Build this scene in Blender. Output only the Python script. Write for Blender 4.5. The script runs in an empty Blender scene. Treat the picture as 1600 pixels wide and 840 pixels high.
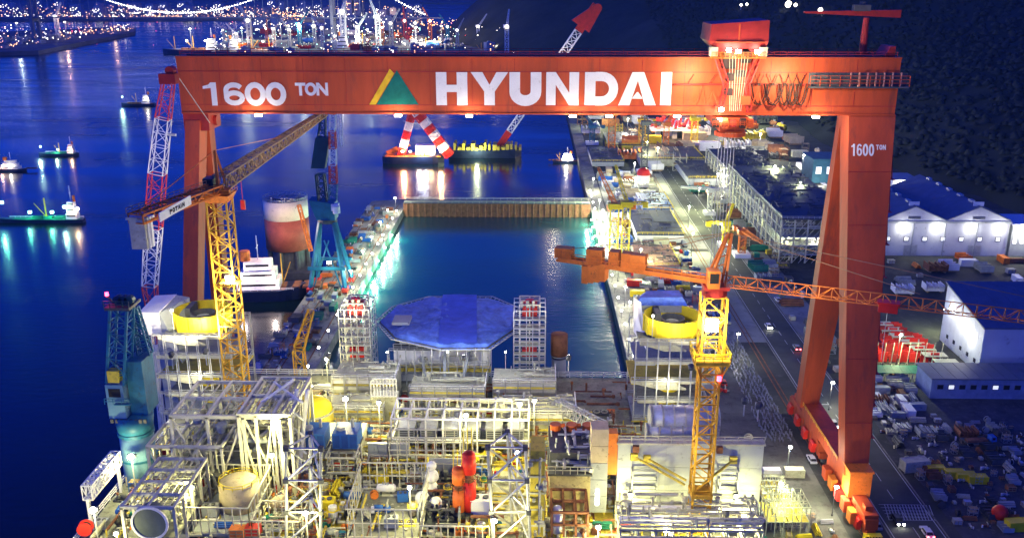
import bpy, math, random
from mathutils import Vector, noise
random.seed(7)
R = math.radians
sc = bpy.context.scene
C = sc.collection
# ---------------------------------------------------------------- camera, world, sun, exposure
F, TH, YAW, H = 1450.0, math.atan(463/1450.0), 0.02102, 134.0
cd = bpy.data.cameras.new('camera'); cam = bpy.data.objects.new('camera', cd); C.objects.link(cam)
cam.location = (0, 0, H); cam.rotation_euler = (math.pi/2-TH, 0, YAW)
cd.lens = 36*F/1600; cd.sensor_width = 36; cd.clip_start = 1; cd.clip_end = 30000
sc.camera = cam
w = bpy.data.worlds.new('World'); sc.world = w; w.use_nodes = True
nt = w.node_tree; bg = nt.nodes['Background']
sky = nt.nodes.new('ShaderNodeTexSky'); sky.sky_type = 'NISHITA'; sky.sun_disc = False
sky.sun_elevation = R(-1.5); sky.sun_rotation = R(250); sky.ozone_density = 6; sky.air_density = 1.0; sky.dust_density = 0.3
tint = nt.nodes.new('ShaderNodeMix'); tint.data_type = 'RGBA'; tint.blend_type = 'MULTIPLY'; tint.inputs[0].default_value = 1
nt.links.new(sky.outputs[0], tint.inputs[6]); tint.inputs[7].default_value = (4.2,35,100,1)
tc = nt.nodes.new('ShaderNodeTexCoord'); sp = nt.nodes.new('ShaderNodeSeparateXYZ'); nt.links.new(tc.outputs['Generated'], sp.inputs[0])
rmp = nt.nodes.new('ShaderNodeValToRGB'); nt.links.new(sp.outputs[2], rmp.inputs[0])      # dusk: the sky darkens towards the zenith
rmp.color_ramp.elements[0].position = .05; rmp.color_ramp.elements[0].color = (1,1,1,1); rmp.color_ramp.elements[1].position = .75; rmp.color_ramp.elements[1].color = (.3,.23,.19,1)
mul = nt.nodes.new('ShaderNodeMix'); mul.data_type = 'RGBA'; mul.blend_type = 'MULTIPLY'; mul.inputs[0].default_value = 1
nt.links.new(tint.outputs[2], mul.inputs[6]); nt.links.new(rmp.outputs[0], mul.inputs[7]); nt.links.new(mul.outputs[2], bg.inputs[0]); bg.inputs[1].default_value = 0.1
sd = bpy.data.lights.new('sun', 'SUN'); sd.energy = 0.12; sd.angle = R(25); sd.color = (0.75, 0.8, 1.0)
so = bpy.data.objects.new('sun', sd); C.objects.link(so); so.rotation_euler = (R(62), 0, R(-70))
sc.view_settings.view_transform = 'Standard'; sc.view_settings.look = 'None'; sc.view_settings.exposure = 0; sc.view_settings.gamma = 1
sc.cycles.use_denoising = True; sc.cycles.max_bounces = 5; sc.cycles.diffuse_bounces = 2; sc.cycles.glossy_bounces = 3
sc.cycles.transmission_bounces = 2; sc.cycles.transparent_max_bounces = 4; sc.cycles.sample_clamp_indirect = 6
sc.cycles.caustics_reflective = False; sc.cycles.caustics_refractive = False
# ---------------------------------------------------------------- measuring helpers (photo pixel -> place in the yard)
ct, st = math.cos(TH), math.sin(TH); cy_, sy_ = math.cos(YAW), math.sin(YAW)
def ray(px, py):
    u, v = (px-800)/F, (420-py)/F
    f = ct+v*st; z = -st+v*ct
    return Vector((u*cy_-f*sy_, u*sy_+f*cy_, z))
def atz(px, py, z=0.0):
    d = ray(px, py); return Vector((0, 0, H))+d*((z-H)/d.z)
def aty(px, py, Y):
    d = ray(px, py); return Vector((0, 0, H))+d*(Y/d.y)
def atx(px, py, X):
    d = ray(px, py); return Vector((0, 0, H))+d*(X/d.x)
# ---------------------------------------------------------------- mesh builder
class MB:
    def __init__(s): s.v = []; s.f = []
    def add(s, vs, fs):
        o = len(s.v); s.v += [tuple(p) for p in vs]; s.f += [tuple(i+o for i in f) for f in fs]; return s
    def box(s, x0, x1, y0, y1, z0, z1):
        return s.add([(x0,y0,z0),(x1,y0,z0),(x1,y1,z0),(x0,y1,z0),(x0,y0,z1),(x1,y0,z1),(x1,y1,z1),(x0,y1,z1)],
                     [(0,3,2,1),(4,5,6,7),(0,1,5,4),(1,2,6,5),(2,3,7,6),(3,0,4,7)])
    def cbox(s, c, sx, sy, sz, rz=0):   # centred on x,y; base at z
        x, y, z = c; a = math.cos(rz); b = math.sin(rz); vs = []
        for k in (0, sz):
            for i, j in ((-1,-1),(1,-1),(1,1),(-1,1)):
                dx, dy = i*sx/2, j*sy/2; vs.append((x+dx*a-dy*b, y+dx*b+dy*a, z+k))
        return s.add(vs, [(0,3,2,1),(4,5,6,7),(0,1,5,4),(1,2,6,5),(2,3,7,6),(3,0,4,7)])
    def hull8(s, b, t):                 # four bottom and four top corners, counter-clockwise from above
        return s.add(list(b)+list(t), [(0,3,2,1),(4,5,6,7),(0,1,5,4),(1,2,6,5),(2,3,7,6),(3,0,4,7)])
    def beam(s, a, b, w, h=None, up=(0,0,1)):
        a = Vector(a); b = Vector(b); d = b-a
        if d.length < 1e-6: return s
        d.normalize(); u = Vector(up)
        if abs(d.dot(u)) > .98: u = Vector((0,1,0))
        r = d.cross(u).normalized(); u = r.cross(d); h = w if h is None else h
        r *= w/2; u *= h/2
        return s.hull8([a-r-u, a+r-u, a+r+u, a-r+u], [b-r-u, b+r-u, b+r+u, b-r+u])
    def tube(s, a, b, r, n=8, r2=None, cap=True):
        a = Vector(a); b = Vector(b); d = (b-a).normalized(); r2 = r if r2 is None else r2
        u = Vector((0,0,1)) if abs(d.z) < .95 else Vector((1,0,0))
        p = d.cross(u).normalized(); q = p.cross(d); vs = []
        for c, rr in ((a, r), (b, r2)):
            for i in range(n):
                t = 2*math.pi*i/n; vs.append(c+(p*math.cos(t)+q*math.sin(t))*rr)
        fs = [(i, (i+1) % n, n+(i+1) % n, n+i) for i in range(n)]
        if cap: fs += [tuple(range(n-1, -1, -1)), tuple(range(n, 2*n))]
        return s.add(vs, fs)
    def cyl(s, c, r, h, n=16, r2=None): return s.tube(c, (c[0], c[1], c[2]+h), r, n, r2)
    def ring(s, c, r0, r1, h, n=32, a0=0, a1=2*math.pi):     # annulus with height
        full = abs(a1-a0-2*math.pi) < 1e-6; m = n if full else n+1; vs = []
        for i in range(m):
            t = a0+(a1-a0)*i/n; x, y = math.cos(t), math.sin(t)
            for rr, z in ((r0,0),(r1,0),(r1,h),(r0,h)): vs.append((c[0]+x*rr, c[1]+y*rr, c[2]+z))
        fs = []
        for i in range(n):
            j = (i+1) % m
            for k in range(4): fs.append((i*4+k, i*4+(k+1) % 4, j*4+(k+1) % 4, j*4+k))
        return s.add(vs, fs)
    def dome(s, c, r, n=12, m=4, sz=1.0, full=False):
        vs = []; fs = []; lo = -m if full else 0
        for j in range(lo, m+1):
            a = math.pi/2*j/m
            for i in range(n):
                t = 2*math.pi*i/n; vs.append((c[0]+r*math.cos(a)*math.cos(t), c[1]+r*math.cos(a)*math.sin(t), c[2]+r*math.sin(a)*sz))
        for j in range(m-lo):
            for i in range(n): fs.append((j*n+i, j*n+(i+1) % n, (j+1)*n+(i+1) % n, (j+1)*n+i))
        return s.add(vs, fs)
    def poly(s, pts, z0, z1):           # vertical prism over a ccw outline
        n = len(pts); vs = [(p[0], p[1], z0) for p in pts]+[(p[0], p[1], z1) for p in pts]
        return s.add(vs, [tuple(range(n-1,-1,-1)), tuple(range(n, 2*n))]+[(i, (i+1) % n, n+(i+1) % n, n+i) for i in range(n)])
    def truss(s, a, b, w, h, n, cw=.25, bw=.15, w2=None, h2=None, up=(0,0,1), tri=False):
        a = Vector(a); b = Vector(b); d = (b-a).normalized(); u = Vector(up)
        if abs(d.dot(u)) > .98: u = Vector((0,1,0))
        r = d.cross(u).normalized(); u = r.cross(d); w2 = w if w2 is None else w2; h2 = h if h2 is None else h2
        def sec(t):
            p = a.lerp(b, t); ww = (w+(w2-w)*t)/2; hh = (h+(h2-h)*t)/2
            return [p-r*ww-u*hh, p+r*ww-u*hh, p+u*hh] if tri else [p-r*ww-u*hh, p+r*ww-u*hh, p+r*ww+u*hh, p-r*ww+u*hh]
        S = [sec(i/n) for i in range(n+1)]; k = len(S[0])
        for j in range(k): s.beam(S[0][j], S[n][j], cw)
        for i in range(n+1):
            for j in range(k): s.beam(S[i][j], S[i][(j+1) % k], bw)
        for i in range(n):
            for j in range(k):
                j2 = (j+1) % k
                if (i+j) % 2: s.beam(S[i][j], S[i+1][j2], bw)
                else: s.beam(S[i][j2], S[i+1][j], bw)
        return s
    def rail(s, pts, h=1.1, t=.12, step=2.5, rows=2):
        for a, b in zip(pts, pts[1:]):
            a = Vector(a); b = Vector(b); L = (b-a).length; n = max(1, int(L/step))
            for k in range(rows):
                z = Vector((0,0,h*(k+1)/rows)); s.beam(a+z, b+z, t)
            for i in range(n+1):
                p = a.lerp(b, i/n); s.beam(p, p+Vector((0,0,h)), t)
        return s
    def build(s, name, mat, parent=None, smooth=False):
        o = ORG.get(parent.name, Vector((0,0,0))) if parent else Vector((0,0,0))
        me = bpy.data.meshes.new(name)
        me.from_pydata([(x-o.x, y-o.y, z-o.z) for x, y, z in s.v], [], s.f); me.update()
        if smooth: me.polygons.foreach_set('use_smooth', [True]*len(me.polygons))
        me.materials.append(mat)
        ob = bpy.data.objects.new(name, me); C.objects.link(ob)
        if parent: ob.parent = parent; ORG[ob.name] = o; KIDS.setdefault(parent.name, []).append(ob)
        return ob
ORG = {}
KIDS = {}
def tag(o, label=None, cat=None, group=None, kind=None):
    if label: o['label'] = label
    if cat: o['category'] = cat
    if group: o['group'] = group
    if kind: o['kind'] = kind
    return o
def thing(name, label, cat, loc=(0,0,0), group=None, rz=0):
    o = bpy.data.objects.new(name, None); C.objects.link(o); o.location = loc; o.rotation_euler = (0,0,rz)
    o.empty_display_size = .5; ORG[o.name] = Vector(loc); return tag(o, label, cat, group)
def copy_thing(o, loc, rz=0, label=None, scale=None, mats=None, group=None):
    r = o.copy(); C.objects.link(r); r.location = loc; r.rotation_euler = (0, 0, rz)
    if label: r['label'] = label
    if group: r['group'] = group
    if scale: r.scale = (scale,)*3 if not hasattr(scale, '__len__') else scale
    def rec(src, dst):
        for ch in KIDS.get(src.name, []):
            c = ch.copy(); C.objects.link(c); c.parent = dst
            rec(ch, c)
    rec(o, r); return r
def light(loc, power, col=(1,.95,.8), r=.6, parent=None, spot=None, rot=None):
    ld = bpy.data.lights.new('lamp_light', 'SPOT' if spot else 'POINT'); ld.energy = power; ld.color = col; ld.shadow_soft_size = r
    if spot: ld.spot_size = R(spot); ld.spot_blend = .5
    o = bpy.data.objects.new('lamp_light', ld); C.objects.link(o)
    l = Vector(loc)
    if parent: l = l-ORG.get(parent.name, Vector((0,0,0))); o.parent = parent
    o.location = l
    if rot: o.rotation_euler = rot
    return o
# ---------------------------------------------------------------- materials
MC = {}
def mat(name, col, rough=.6, metal=0.0, var=.25, scale=.35, dirt=0.0, dirtcol=(.05,.035,.025), bump=.15, streak=False):
    if name in MC: return MC[name]
    m = bpy.data.materials.new(name); m.use_nodes = True; n = m.node_tree; P = n.nodes['Principled BSDF']
    P.inputs['Specular IOR Level'].default_value = .22; P.inputs['Roughness'].default_value = rough; P.inputs['Metallic'].default_value = metal
    geo = n.nodes.new('ShaderNodeNewGeometry'); mp = n.nodes.new('ShaderNodeMapping')
    n.links.new(geo.outputs['Position'], mp.inputs[0])
    mp.inputs['Scale'].default_value = (1, 1, .15) if streak else (1, 1, 1)
    a = n.nodes.new('ShaderNodeTexNoise'); a.inputs['Scale'].default_value = scale; a.inputs['Detail'].default_value = 6; a.inputs['Roughness'].default_value = .65
    n.links.new(mp.outputs[0], a.inputs['Vector'])
    cr = n.nodes.new('ShaderNodeValToRGB'); e = cr.color_ramp.elements
    e[0].position = .32; e[1].position = .68
    e[0].color = tuple(c*(1-var) for c in col)+(1,); e[1].color = tuple(min(1, c*(1+var*.6)) for c in col)+(1,)
    n.links.new(a.outputs[0], cr.inputs[0]); out = cr.outputs[0]
    if dirt > 0:
        b = n.nodes.new('ShaderNodeTexNoise'); b.inputs['Scale'].default_value = scale*3.1; b.inputs['Detail'].default_value = 8; b.inputs['Roughness'].default_value = .75
        n.links.new(mp.outputs[0], b.inputs['Vector'])
        r2 = n.nodes.new('ShaderNodeValToRGB'); r2.color_ramp.elements[0].position = .62-dirt*.25; r2.color_ramp.elements[1].position = .78-dirt*.2
        n.links.new(b.outputs[0], r2.inputs[0])
        mx = n.nodes.new('ShaderNodeMix'); mx.data_type = 'RGBA'; n.links.new(r2.outputs[0], mx.inputs[0])
        n.links.new(out, mx.inputs[6]); mx.inputs[7].default_value = dirtcol+(1,); out = mx.outputs[2]
    n.links.new(out, P.inputs['Base Color'])
    if bump:
        bp = n.nodes.new('ShaderNodeBump'); bp.inputs['Strength'].default_value = bump; bp.inputs['Distance'].default_value = .3
        n.links.new(a.outputs[0], bp.inputs['Height']); n.links.new(bp.outputs[0], P.inputs['Normal'])
    MC[name] = m; return m
def glow(name, col, s, sample=True):
    if name in MC: return MC[name]
    m = bpy.data.materials.new(name); m.use_nodes = True; P = m.node_tree.nodes['Principled BSDF']
    P.inputs['Base Color'].default_value = (.8,.8,.8,1)
    P.inputs['Emission Color'].default_value = col+(1,); P.inputs['Emission Strength'].default_value = s
    m.cycles.emission_sampling = 'AUTO' if sample else 'NONE'
    MC[name] = m; return m
RED = mat('crane_red', (.5,.078,.024), .52, 0, .32, .12, .42, (.26,.055,.03), .08, True)
DRED = mat('dark_red_paint', (.36,.03,.025), .5, 0, .25, .3, .2)
BRED = mat('bright_red_paint', (.62,.03,.02), .45, 0, .2, .4, .1)
ORG_ = mat('orange_paint', (.72,.2,.03), .5, 0, .25, .4, .25)
YORG = mat('yellow_orange_paint', (.76,.42,.03), .5, 0, .25, .5, .2)
YEL = mat('yellow_paint', (.78,.62,.02), .45, 0, .15, .3, .1, (.3,.2,.03))
WHT = mat('white_paint', (.78,.78,.76), .5, 0, .08, .3, .12, (.35,.3,.22))
PALE = mat('pale_primer_steel', (.5,.5,.37), .6, 0, .25, .5, .3, (.22,.16,.1))
GAL = mat('galvanised_steel', (.5,.52,.52), .45, .5, .2, .8, .25, (.2,.17,.12))
GREY = mat('grey_paint', (.33,.36,.37), .55, 0, .15, .25, .2)
DGREY = mat('dark_grey_steel', (.09,.095,.1), .6, .2, .3, .6, .2)
BLK = mat('black_rubber', (.02,.02,.022), .8)
BLUE = mat('blue_paint', (.03,.12,.42), .5, 0, .2, .4, .15)
TEAL = mat('teal_paint', (.02,.14,.25), .5, 0, .25, .4, .25)
LTEAL = mat('pale_blue_paint', (.13,.27,.38), .5, 0, .15, .3, .2)
ROOFB = mat('blue_roof_sheet', (.14,.16,.21), .5, .1, .15, .2, .1)
GREEN = mat('green_paint', (.02,.2,.13), .6, 0, .2, .5, .2)
CONC = mat('concrete', (.26,.26,.23), .9, 0, .3, .15, .35, (.1,.09,.07), .3)
RUST = mat('rusty_steel', (.24,.1,.05), .85, 0, .4, .5, .3)
TAN = mat('tan_panel', (.5,.42,.27), .7, 0, .2, .4, .2)
YDECK = mat('yellow_deck_paint', (.62,.5,.06), .6, 0, .25, .4, .35, (.2,.14,.05))
DECK = mat('deck_plate', (.27,.28,.22), .75, .1, .35, .35, .4, (.08,.07,.05), .3)
WOOD = mat('timber_planks', (.34,.25,.14), .85, 0, .3, .6, .2)
CREAM = mat('cream_primer', (.6,.59,.45), .55, 0, .15, .4, .3, (.3,.24,.15))
LW = glow('white_lamp_glass', (1,.97,.85), 60); LY = glow('warm_lamp_glass', (1,.62,.25), 40); LG = glow('green_white_lamp_glass', (.6,1,.75), 45)
LR = glow('red_beacon_glass', (1,.03,.06), 14)
CW = glow('far_white_light', (1,.9,.72), 9, False); CO = glow('far_orange_light', (1,.45,.14), 7, False); CG = glow('far_green_light', (.45,.95,.7), 6, False); CR = glow('far_red_light', (1,.06,.05), 7, False)
# ================================================================ SETTING
def water_mat():
    m = bpy.data.materials.new('sea_water'); m.use_nodes = True; n = m.node_tree; P = n.nodes['Principled BSDF']
    P.inputs['Base Color'].default_value = (.004,.022,.17,1); P.inputs['Roughness'].default_value = .17; P.inputs['IOR'].default_value = 1.33
    g = n.nodes.new('ShaderNodeNewGeometry'); mp = n.nodes.new('ShaderNodeMapping'); mp.inputs['Scale'].default_value = (.18,.4,.3)
    n.links.new(g.outputs['Position'], mp.inputs[0])
    a = n.nodes.new('ShaderNodeTexNoise'); a.inputs['Scale'].default_value = 1; a.inputs['Detail'].default_value = 5; n.links.new(mp.outputs[0], a.inputs['Vector'])
    b = n.nodes.new('ShaderNodeBump'); b.inputs['Strength'].default_value = .1; b.inputs['Distance'].default_value = .5
    n.links.new(a.outputs[0], b.inputs['Height']); n.links.new(b.outputs[0], P.inputs['Normal'])
    c = n.nodes.new('ShaderNodeTexNoise'); c.inputs['Scale'].default_value = .012; c.inputs['Detail'].default_value = 4
    n.links.new(g.outputs['Position'], c.inputs['Vector']); r = n.nodes.new('ShaderNodeValToRGB')
    r.color_ramp.elements[0].color = (.001,.004,.006,1); r.color_ramp.elements[1].color = (.001,.006,.012,1)
    n.links.new(c.outputs[0], r.inputs[0]); n.links.new(r.outputs[0], P.inputs['Base Color'])
    mp2 = n.nodes.new('ShaderNodeMapping'); mp2.inputs['Scale'].default_value = (.004,.014,1); n.links.new(g.outputs['Position'], mp2.inputs[0])
    e = n.nodes.new('ShaderNodeTexNoise'); e.inputs['Scale'].default_value = 1; e.inputs['Detail'].default_value = 7; e.inputs['Roughness'].default_value = .6; n.links.new(mp2.outputs[0], e.inputs['Vector'])
    mr = n.nodes.new('ShaderNodeMapRange'); mr.inputs[1].default_value = .35; mr.inputs[2].default_value = .65; mr.inputs[3].default_value = .1; mr.inputs[4].default_value = .3
    n.links.new(e.outputs[0], mr.inputs[0]); n.links.new(mr.outputs[0], P.inputs['Roughness'])
    mr2 = n.nodes.new('ShaderNodeMapRange'); mr2.inputs[1].default_value = .35; mr2.inputs[2].default_value = .65; mr2.inputs[3].default_value = .08; mr2.inputs[4].default_value = .3
    n.links.new(e.outputs[0], mr2.inputs[0]); n.links.new(mr2.outputs[0], b.inputs['Strength'])
    return m
WATER = water_mat()
WZ = -4.0
w_ = MB(); w_.add([(-5000,-500,WZ),(5000,-500,WZ),(5000,9000,WZ),(-5000,9000,WZ)], [(0,1,2,3)])
tag(w_.build('sea', WATER), 'deep blue sea and flooded dock water', kind='structure')
ASPH = mat('asphalt_yard', (.058,.062,.056), .85, 0, .35, .06, .35, (.11,.11,.1), .2)
ROADM = mat('asphalt_road', (.075,.08,.072), .8, 0, .25, .12, .15, (.1,.1,.1), .15)
QUAYC = mat('quay_concrete', (.3,.3,.24), .9, 0, .4, .12, .4, (.07,.065,.05), .3)
DX0, DX1, DYE = -75.7, 35.2, 540.0       # dock walls and the far gate
def land(name, pts, mt, z0=-12, z1=0.0, label=None):
    m = MB(); m.poly(pts, z0, z1); return tag(m.build(name, mt), label, kind='structure')
# main yard on the right, left pier, far land
q = [(DX1,-100),(1800,-100),(1800,1500),(200,1500),(60,1180),(DX1,1000)]
land('yard_ground', q, ASPH, label='dark asphalt yard ground right of the dock')
land('pier', [(-98,40),(DX0,40),(DX0,DYE+22),(-98,DYE+14)], QUAYC, label='concrete pier left of the flooded dock')
# quay apron strips and kerbs
m = MB(); m.box(DX1,DX1+9,-100,1000,0,.02); tag(m.build('quay_apron', QUAYC), kind='structure')
m = MB(); m.box(DX1+.1,DX1+.9,-99,990,.02,.35); m.box(DX0-.9,DX0-.1,41,DYE+20,0,.35); tag(m.build('quay_kerb', CONC), kind='structure')
# far shores
def px_land(name, pts, z1, mt, label): land(name, [tuple(atz(x, y, 0).xy) for x, y in pts], mt, z1=z1, label=label)
FAR = mat('far_shore_ground', (.16,.16,.16), .9, 0, .4, .01)
px_land('headland', [(-60,92),(0,84),(60,82),(210,52),(212,46),(150,46),(0,52),(-60,56)], 3, FAR, 'low lit headland in the sea at far left')
px_land('far_shore', [(-300,31),(240,31),(430,30),(560,36),(650,44),(660,-12),(-300,-12)], 3, FAR, 'far city shore beyond the strait')
px_land('far_yard', [(330,84),(640,88),(900,92),(1100,80),(900,44),(640,40),(380,44)], 3, FAR, 'far shipyard ground behind the gantry girder')
# ---------------------------------------------------------------- hills
FOR = mat('forest_ground', (.025,.033,.027), .95, 0, .5, .02, .3, (.02,.025,.02), .5)
BASE = [(330,330),(300,470),(285,540),(262,640),(240,760),(250,880),(180,1150),(60,1450),(-60,1640),(-180,1900),(-210,2300),(-120,3200)]
def base_dist(x, y):
    best = 1e9; sgn = 1
    for (ax, ay), (bx, by) in zip(BASE, BASE[1:]):
        dx, dy = bx-ax, by-ay; t = max(0, min(1, ((x-ax)*dx+(y-ay)*dy)/(dx*dx+dy*dy)))
        d = math.hypot(x-ax-t*dx, y-ay-t*dy)
        if d < best: best = d; sgn = 1 if dx*(y-ay)-dy*(x-ax) < 0 else -1
    return best*sgn
def hill_h(x, y):
    d = base_dist(x, y)
    if d < 0: return -6
    n1 = noise.noise((x*.0022, y*.0022, 3)); n2 = noise.noise((x*.008, y*.008, 7)); n3 = noise.noise((x*.03, y*.03, 1))
    cap = 175+.06*max(0, y-400)
    h = cap*(1-math.exp(-d/260))
    return h*(1+.35*n1+.12*n2)+2.2*n3-1.5
m = MB(); xs = [-320+22*i for i in range(90)]+[1660+120*i for i in range(18)]; ys = [250+18*i for i in range(90)]+[1870+60*i for i in range(28)]
NX = len(xs)
m.v = [(x, y, hill_h(x, y)) for y in ys for x in xs]
m.f = [(j*NX+i, j*NX+i+1, (j+1)*NX+i+1, (j+1)*NX+i) for j in range(len(ys)-1) for i in range(NX-1)
       if max(m.v[j*NX+i][2], m.v[j*NX+i+1][2], m.v[(j+1)*NX+i+1][2], m.v[(j+1)*NX+i][2]) > -5]
tag(m.build('hillside', FOR, smooth=True), 'dark wooded hillside above the right side of the yard', kind='structure')
# wood on the hillside: one mass of crowns
LEAF = mat('dark_foliage', (.024,.032,.026), .95, 0, .25, .01, 0, bump=0)
rt = random.Random(3); m = MB()
for i in range(46000):
    y = 330+rt.random()**1.5*1500; x = 180+rt.random()*(380+y*.75)
    d = base_dist(x, y)
    if d < 8: continue
    z = hill_h(x, y); r = rt.uniform(1.3, 3.0)*(1+y/1500); hh = r*rt.uniform(.7, 1.4); n = 4; t0 = rt.random()*6
    vs = [(x, y, z+hh)]; 
    for j, (rr, zz) in enumerate(((.62,.7),(1,.25))):
        for k in range(n):
            t = t0+j*.6+k*2*math.pi/n; q_ = rt.uniform(.75, 1.25); vs.append((x+r*rr*q_*math.cos(t), y+r*rr*q_*math.sin(t), z+hh*zz*rt.uniform(.8,1.2)))
    fs = [(0, 1+k, 1+(k+1) % n) for k in range(n)]+[(1+k, 1+n+k, 1+n+(k+1) % n, 1+(k+1) % n) for k in range(n)]
    m.add(vs, fs)
tag(m.build('wood', LEAF, None, True), 'dark wood covering the hillside', kind='stuff')
# far hills behind the city
m = MB(); NX = 90
FH = mat('hazed_hill_forest', (.09,.12,.16), .95, 0, .4, .004)  # the blue haze of distance is put into this colour
for j in range(14):
    for i in range(NX):
        x = -4200+i*75; y = 4400+j*220
        m.v.append((x, y, (60+20*j)*(1+.9*noise.noise((x*.0011, y*.0009, 5)))*min(1, j/3)+max(0, 18*noise.noise((x*.006, y*.006, 2)))))
m.f = [(j*NX+i, j*NX+i+1, (j+1)*NX+i+1, (j+1)*NX+i) for j in range(13) for i in range(NX-1)]
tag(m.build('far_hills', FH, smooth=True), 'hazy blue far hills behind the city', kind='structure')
# ================================================================ THE BIG GANTRY CRANE
def stroke(m, pts, t, y, dep, closed=False):
    """flat ribbon of width t through 2D points, standing in an XZ plane at y, dep thick towards the camera"""
    n = len(pts); P = [Vector(p) for p in pts]; L = []; Rr = []
    for i in range(n):
        if closed: a, b = P[i-1], P[(i+1) % n]
        else: a, b = P[max(0, i-1)], P[min(n-1, i+1)]
        d1 = (P[i]-a); d2 = (b-P[i])
        if d1.length < 1e-9: d1 = d2
        if d2.length < 1e-9: d2 = d1
        d1.normalize(); d2.normalize(); tt = (d1+d2).normalized(); nn = Vector((-tt.y, tt.x))
        c = max(.5, nn.dot(Vector((-d1.y, d1.x)))); L.append(P[i]+nn*t/2/c); Rr.append(P[i]-nn*t/2/c)
    rng = range(n) if closed else range(n-1)
    for i in rng:
        j = (i+1) % n; a, b, c_, d = L[i], L[j], Rr[j], Rr[i]
        m.add([(p.x, y-dep, p.y) for p in (a, b, c_, d)]+[(p.x, y, p.y) for p in (a, b, c_, d)],
              [(0,1,2,3),(4,7,6,5),(0,4,5,1),(1,5,6,2),(2,6,7,3),(3,7,4,0)])
def quad2(m, pts, y, dep):
    n = len(pts)
    m.add([(p[0], y-dep, p[1]) for p in pts]+[(p[0], y, p[1]) for p in pts], [tuple(range(n)), tuple(range(2*n-1, n-1, -1))]+[(i, n+i, n+(i+1) % n, (i+1) % n) for i in range(n)])
def arc(cx, cz, rx, rz, a0, a1, n=10): return [(cx+rx*math.cos(R(a0+(a1-a0)*i/n)), cz+rz*math.sin(R(a0+(a1-a0)*i/n))) for i in range(n+1)]
def glyph(m, ch, x, z, w, h, t, y, dep=.05):
    th = t/2
    if ch == 'H':
        quad2(m, [(x,z),(x+t,z),(x+t,z+h),(x,z+h)], y, dep); quad2(m, [(x+w-t,z),(x+w,z),(x+w,z+h),(x+w-t,z+h)], y, dep)
        quad2(m, [(x+t,z+h*.4),(x+w-t,z+h*.4),(x+w-t,z+h*.62),(x+t,z+h*.62)], y, dep)
    elif ch == 'Y':
        c = x+w/2; quad2(m, [(c-th,z),(c+th,z),(c+th,z+h*.42),(c-th,z+h*.42)], y, dep)
        quad2(m, [(c-th,z+h*.42),(c,z+h*.42),(c,z+h*.62),(x+t*1.1,z+h),(x,z+h)], y, dep)
        quad2(m, [(c,z+h*.42),(c+th,z+h*.42),(x+w,z+h),(x+w-t*1.1,z+h),(c,z+h*.62)], y, dep)
    elif ch == 'U':
        stroke(m, [(x+th,z+h),(x+th,z+w*.42)]+arc(x+w/2, z+w*.42, w/2-th, w*.42-th*.85, 180, 360, 12)[1:-1]+[(x+w-th,z+w*.42),(x+w-th,z+h)], t, y, dep)
    elif ch == 'N':
        quad2(m, [(x,z),(x+t*.9,z),(x+t*.9,z+h),(x,z+h)], y, dep); quad2(m, [(x+w-t*.9,z),(x+w,z),(x+w,z+h),(x+w-t*.9,z+h)], y, dep)
        quad2(m, [(x+t*.9,z+h),(x+t*.9,z+h*.62),(x+w-t*.9,z),(x+w-t*.9,z+h*.38)], y, dep)
    elif ch == 'D':
        quad2(m, [(x,z),(x+t,z),(x+t,z+h),(x,z+h)], y, dep)
        stroke(m, [(x+t,z+h-th*.8),(x+w*.5,z+h-th*.8)]+arc(x+w*.5, z+h/2, w*.5-th, h/2-th*.8, 90, -90, 12)[1:-1]+[(x+w*.5,z+th*.8),(x+t,z+th*.8)], t*.85, y, dep)
    elif ch == 'A':
        c = x+w/2
        quad2(m, [(x,z),(x+t*1.05,z),(c,z+h*.75),(c,z+h),(c-t*.55,z+h)], y, dep); quad2(m, [(x+w,z),(c+t*.55,z+h),(c,z+h),(c,z+h*.75),(x+w-t*1.05,z)], y, dep)
        quad2(m, [(x+t*1.25,z+h*.2),(x+w-t*1.25,z+h*.2),(x+w-t*1.7,z+h*.4),(x+t*1.7,z+h*.4)], y, dep*.8)
    elif ch == 'I': quad2(m, [(x,z),(x+t,z),(x+t,z+h),(x,z+h)], y, dep)
    elif ch == '1':
        quad2(m, [(x+w*.45,z),(x+w*.45+t,z),(x+w*.45+t,z+h),(x+w*.45,z+h)], y, dep); quad2(m, [(x+w*.1,z+h*.72),(x+w*.45,z+h*.76),(x+w*.45,z+h),(x+w*.35,z+h*.9),(x+w*.1,z+h*.84)], y, dep)
    elif ch in '0O': stroke(m, arc(x+w/2, z+h/2, w/2-th, h/2-th*.9, 0, 360, 20)[:-1], t, y, dep, True)
    elif ch == '6':
        stroke(m, arc(x+w/2, z+h*.33, w/2-th, h*.33-th*.9, 0, 360, 16)[:-1], t*.9, y, dep, True)
        stroke(m, [(x+th,z+h*.35)]+arc(x+w/2, z+h*.66, w/2-th, h*.34-th*.9, 175, 30, 10), t*.9, y, dep*.8)
    elif ch == 'T':
        quad2(m, [(x,z+h-t),(x+w,z+h-t),(x+w,z+h),(x,z+h)], y, dep); quad2(m, [(x+w/2-th,z),(x+w/2+th,z),(x+w/2+th,z+h-t),(x+w/2-th,z+h-t)], y, dep)
    elif ch == 'P':
        quad2(m, [(x,z),(x+t,z),(x+t,z+h),(x,z+h)], y, dep); stroke(m, [(x+t,z+h-th),(x+w*.6,z+h-th)]+arc(x+w*.6, z+h*.7, w*.4-th, h*.3-th, 90, -90, 8)[1:-1]+[(x+w*.6,z+h*.4+th),(x+t,z+h*.4+th)], t, y, dep)
GF, GB = 236.0, 246.0
gt = aty(800, 89, GF).z; gb = aty(800, 178, GF).z; gx0 = aty(279, 130, GF).x; gx1 = aty(1404, 130, GF).x
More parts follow.
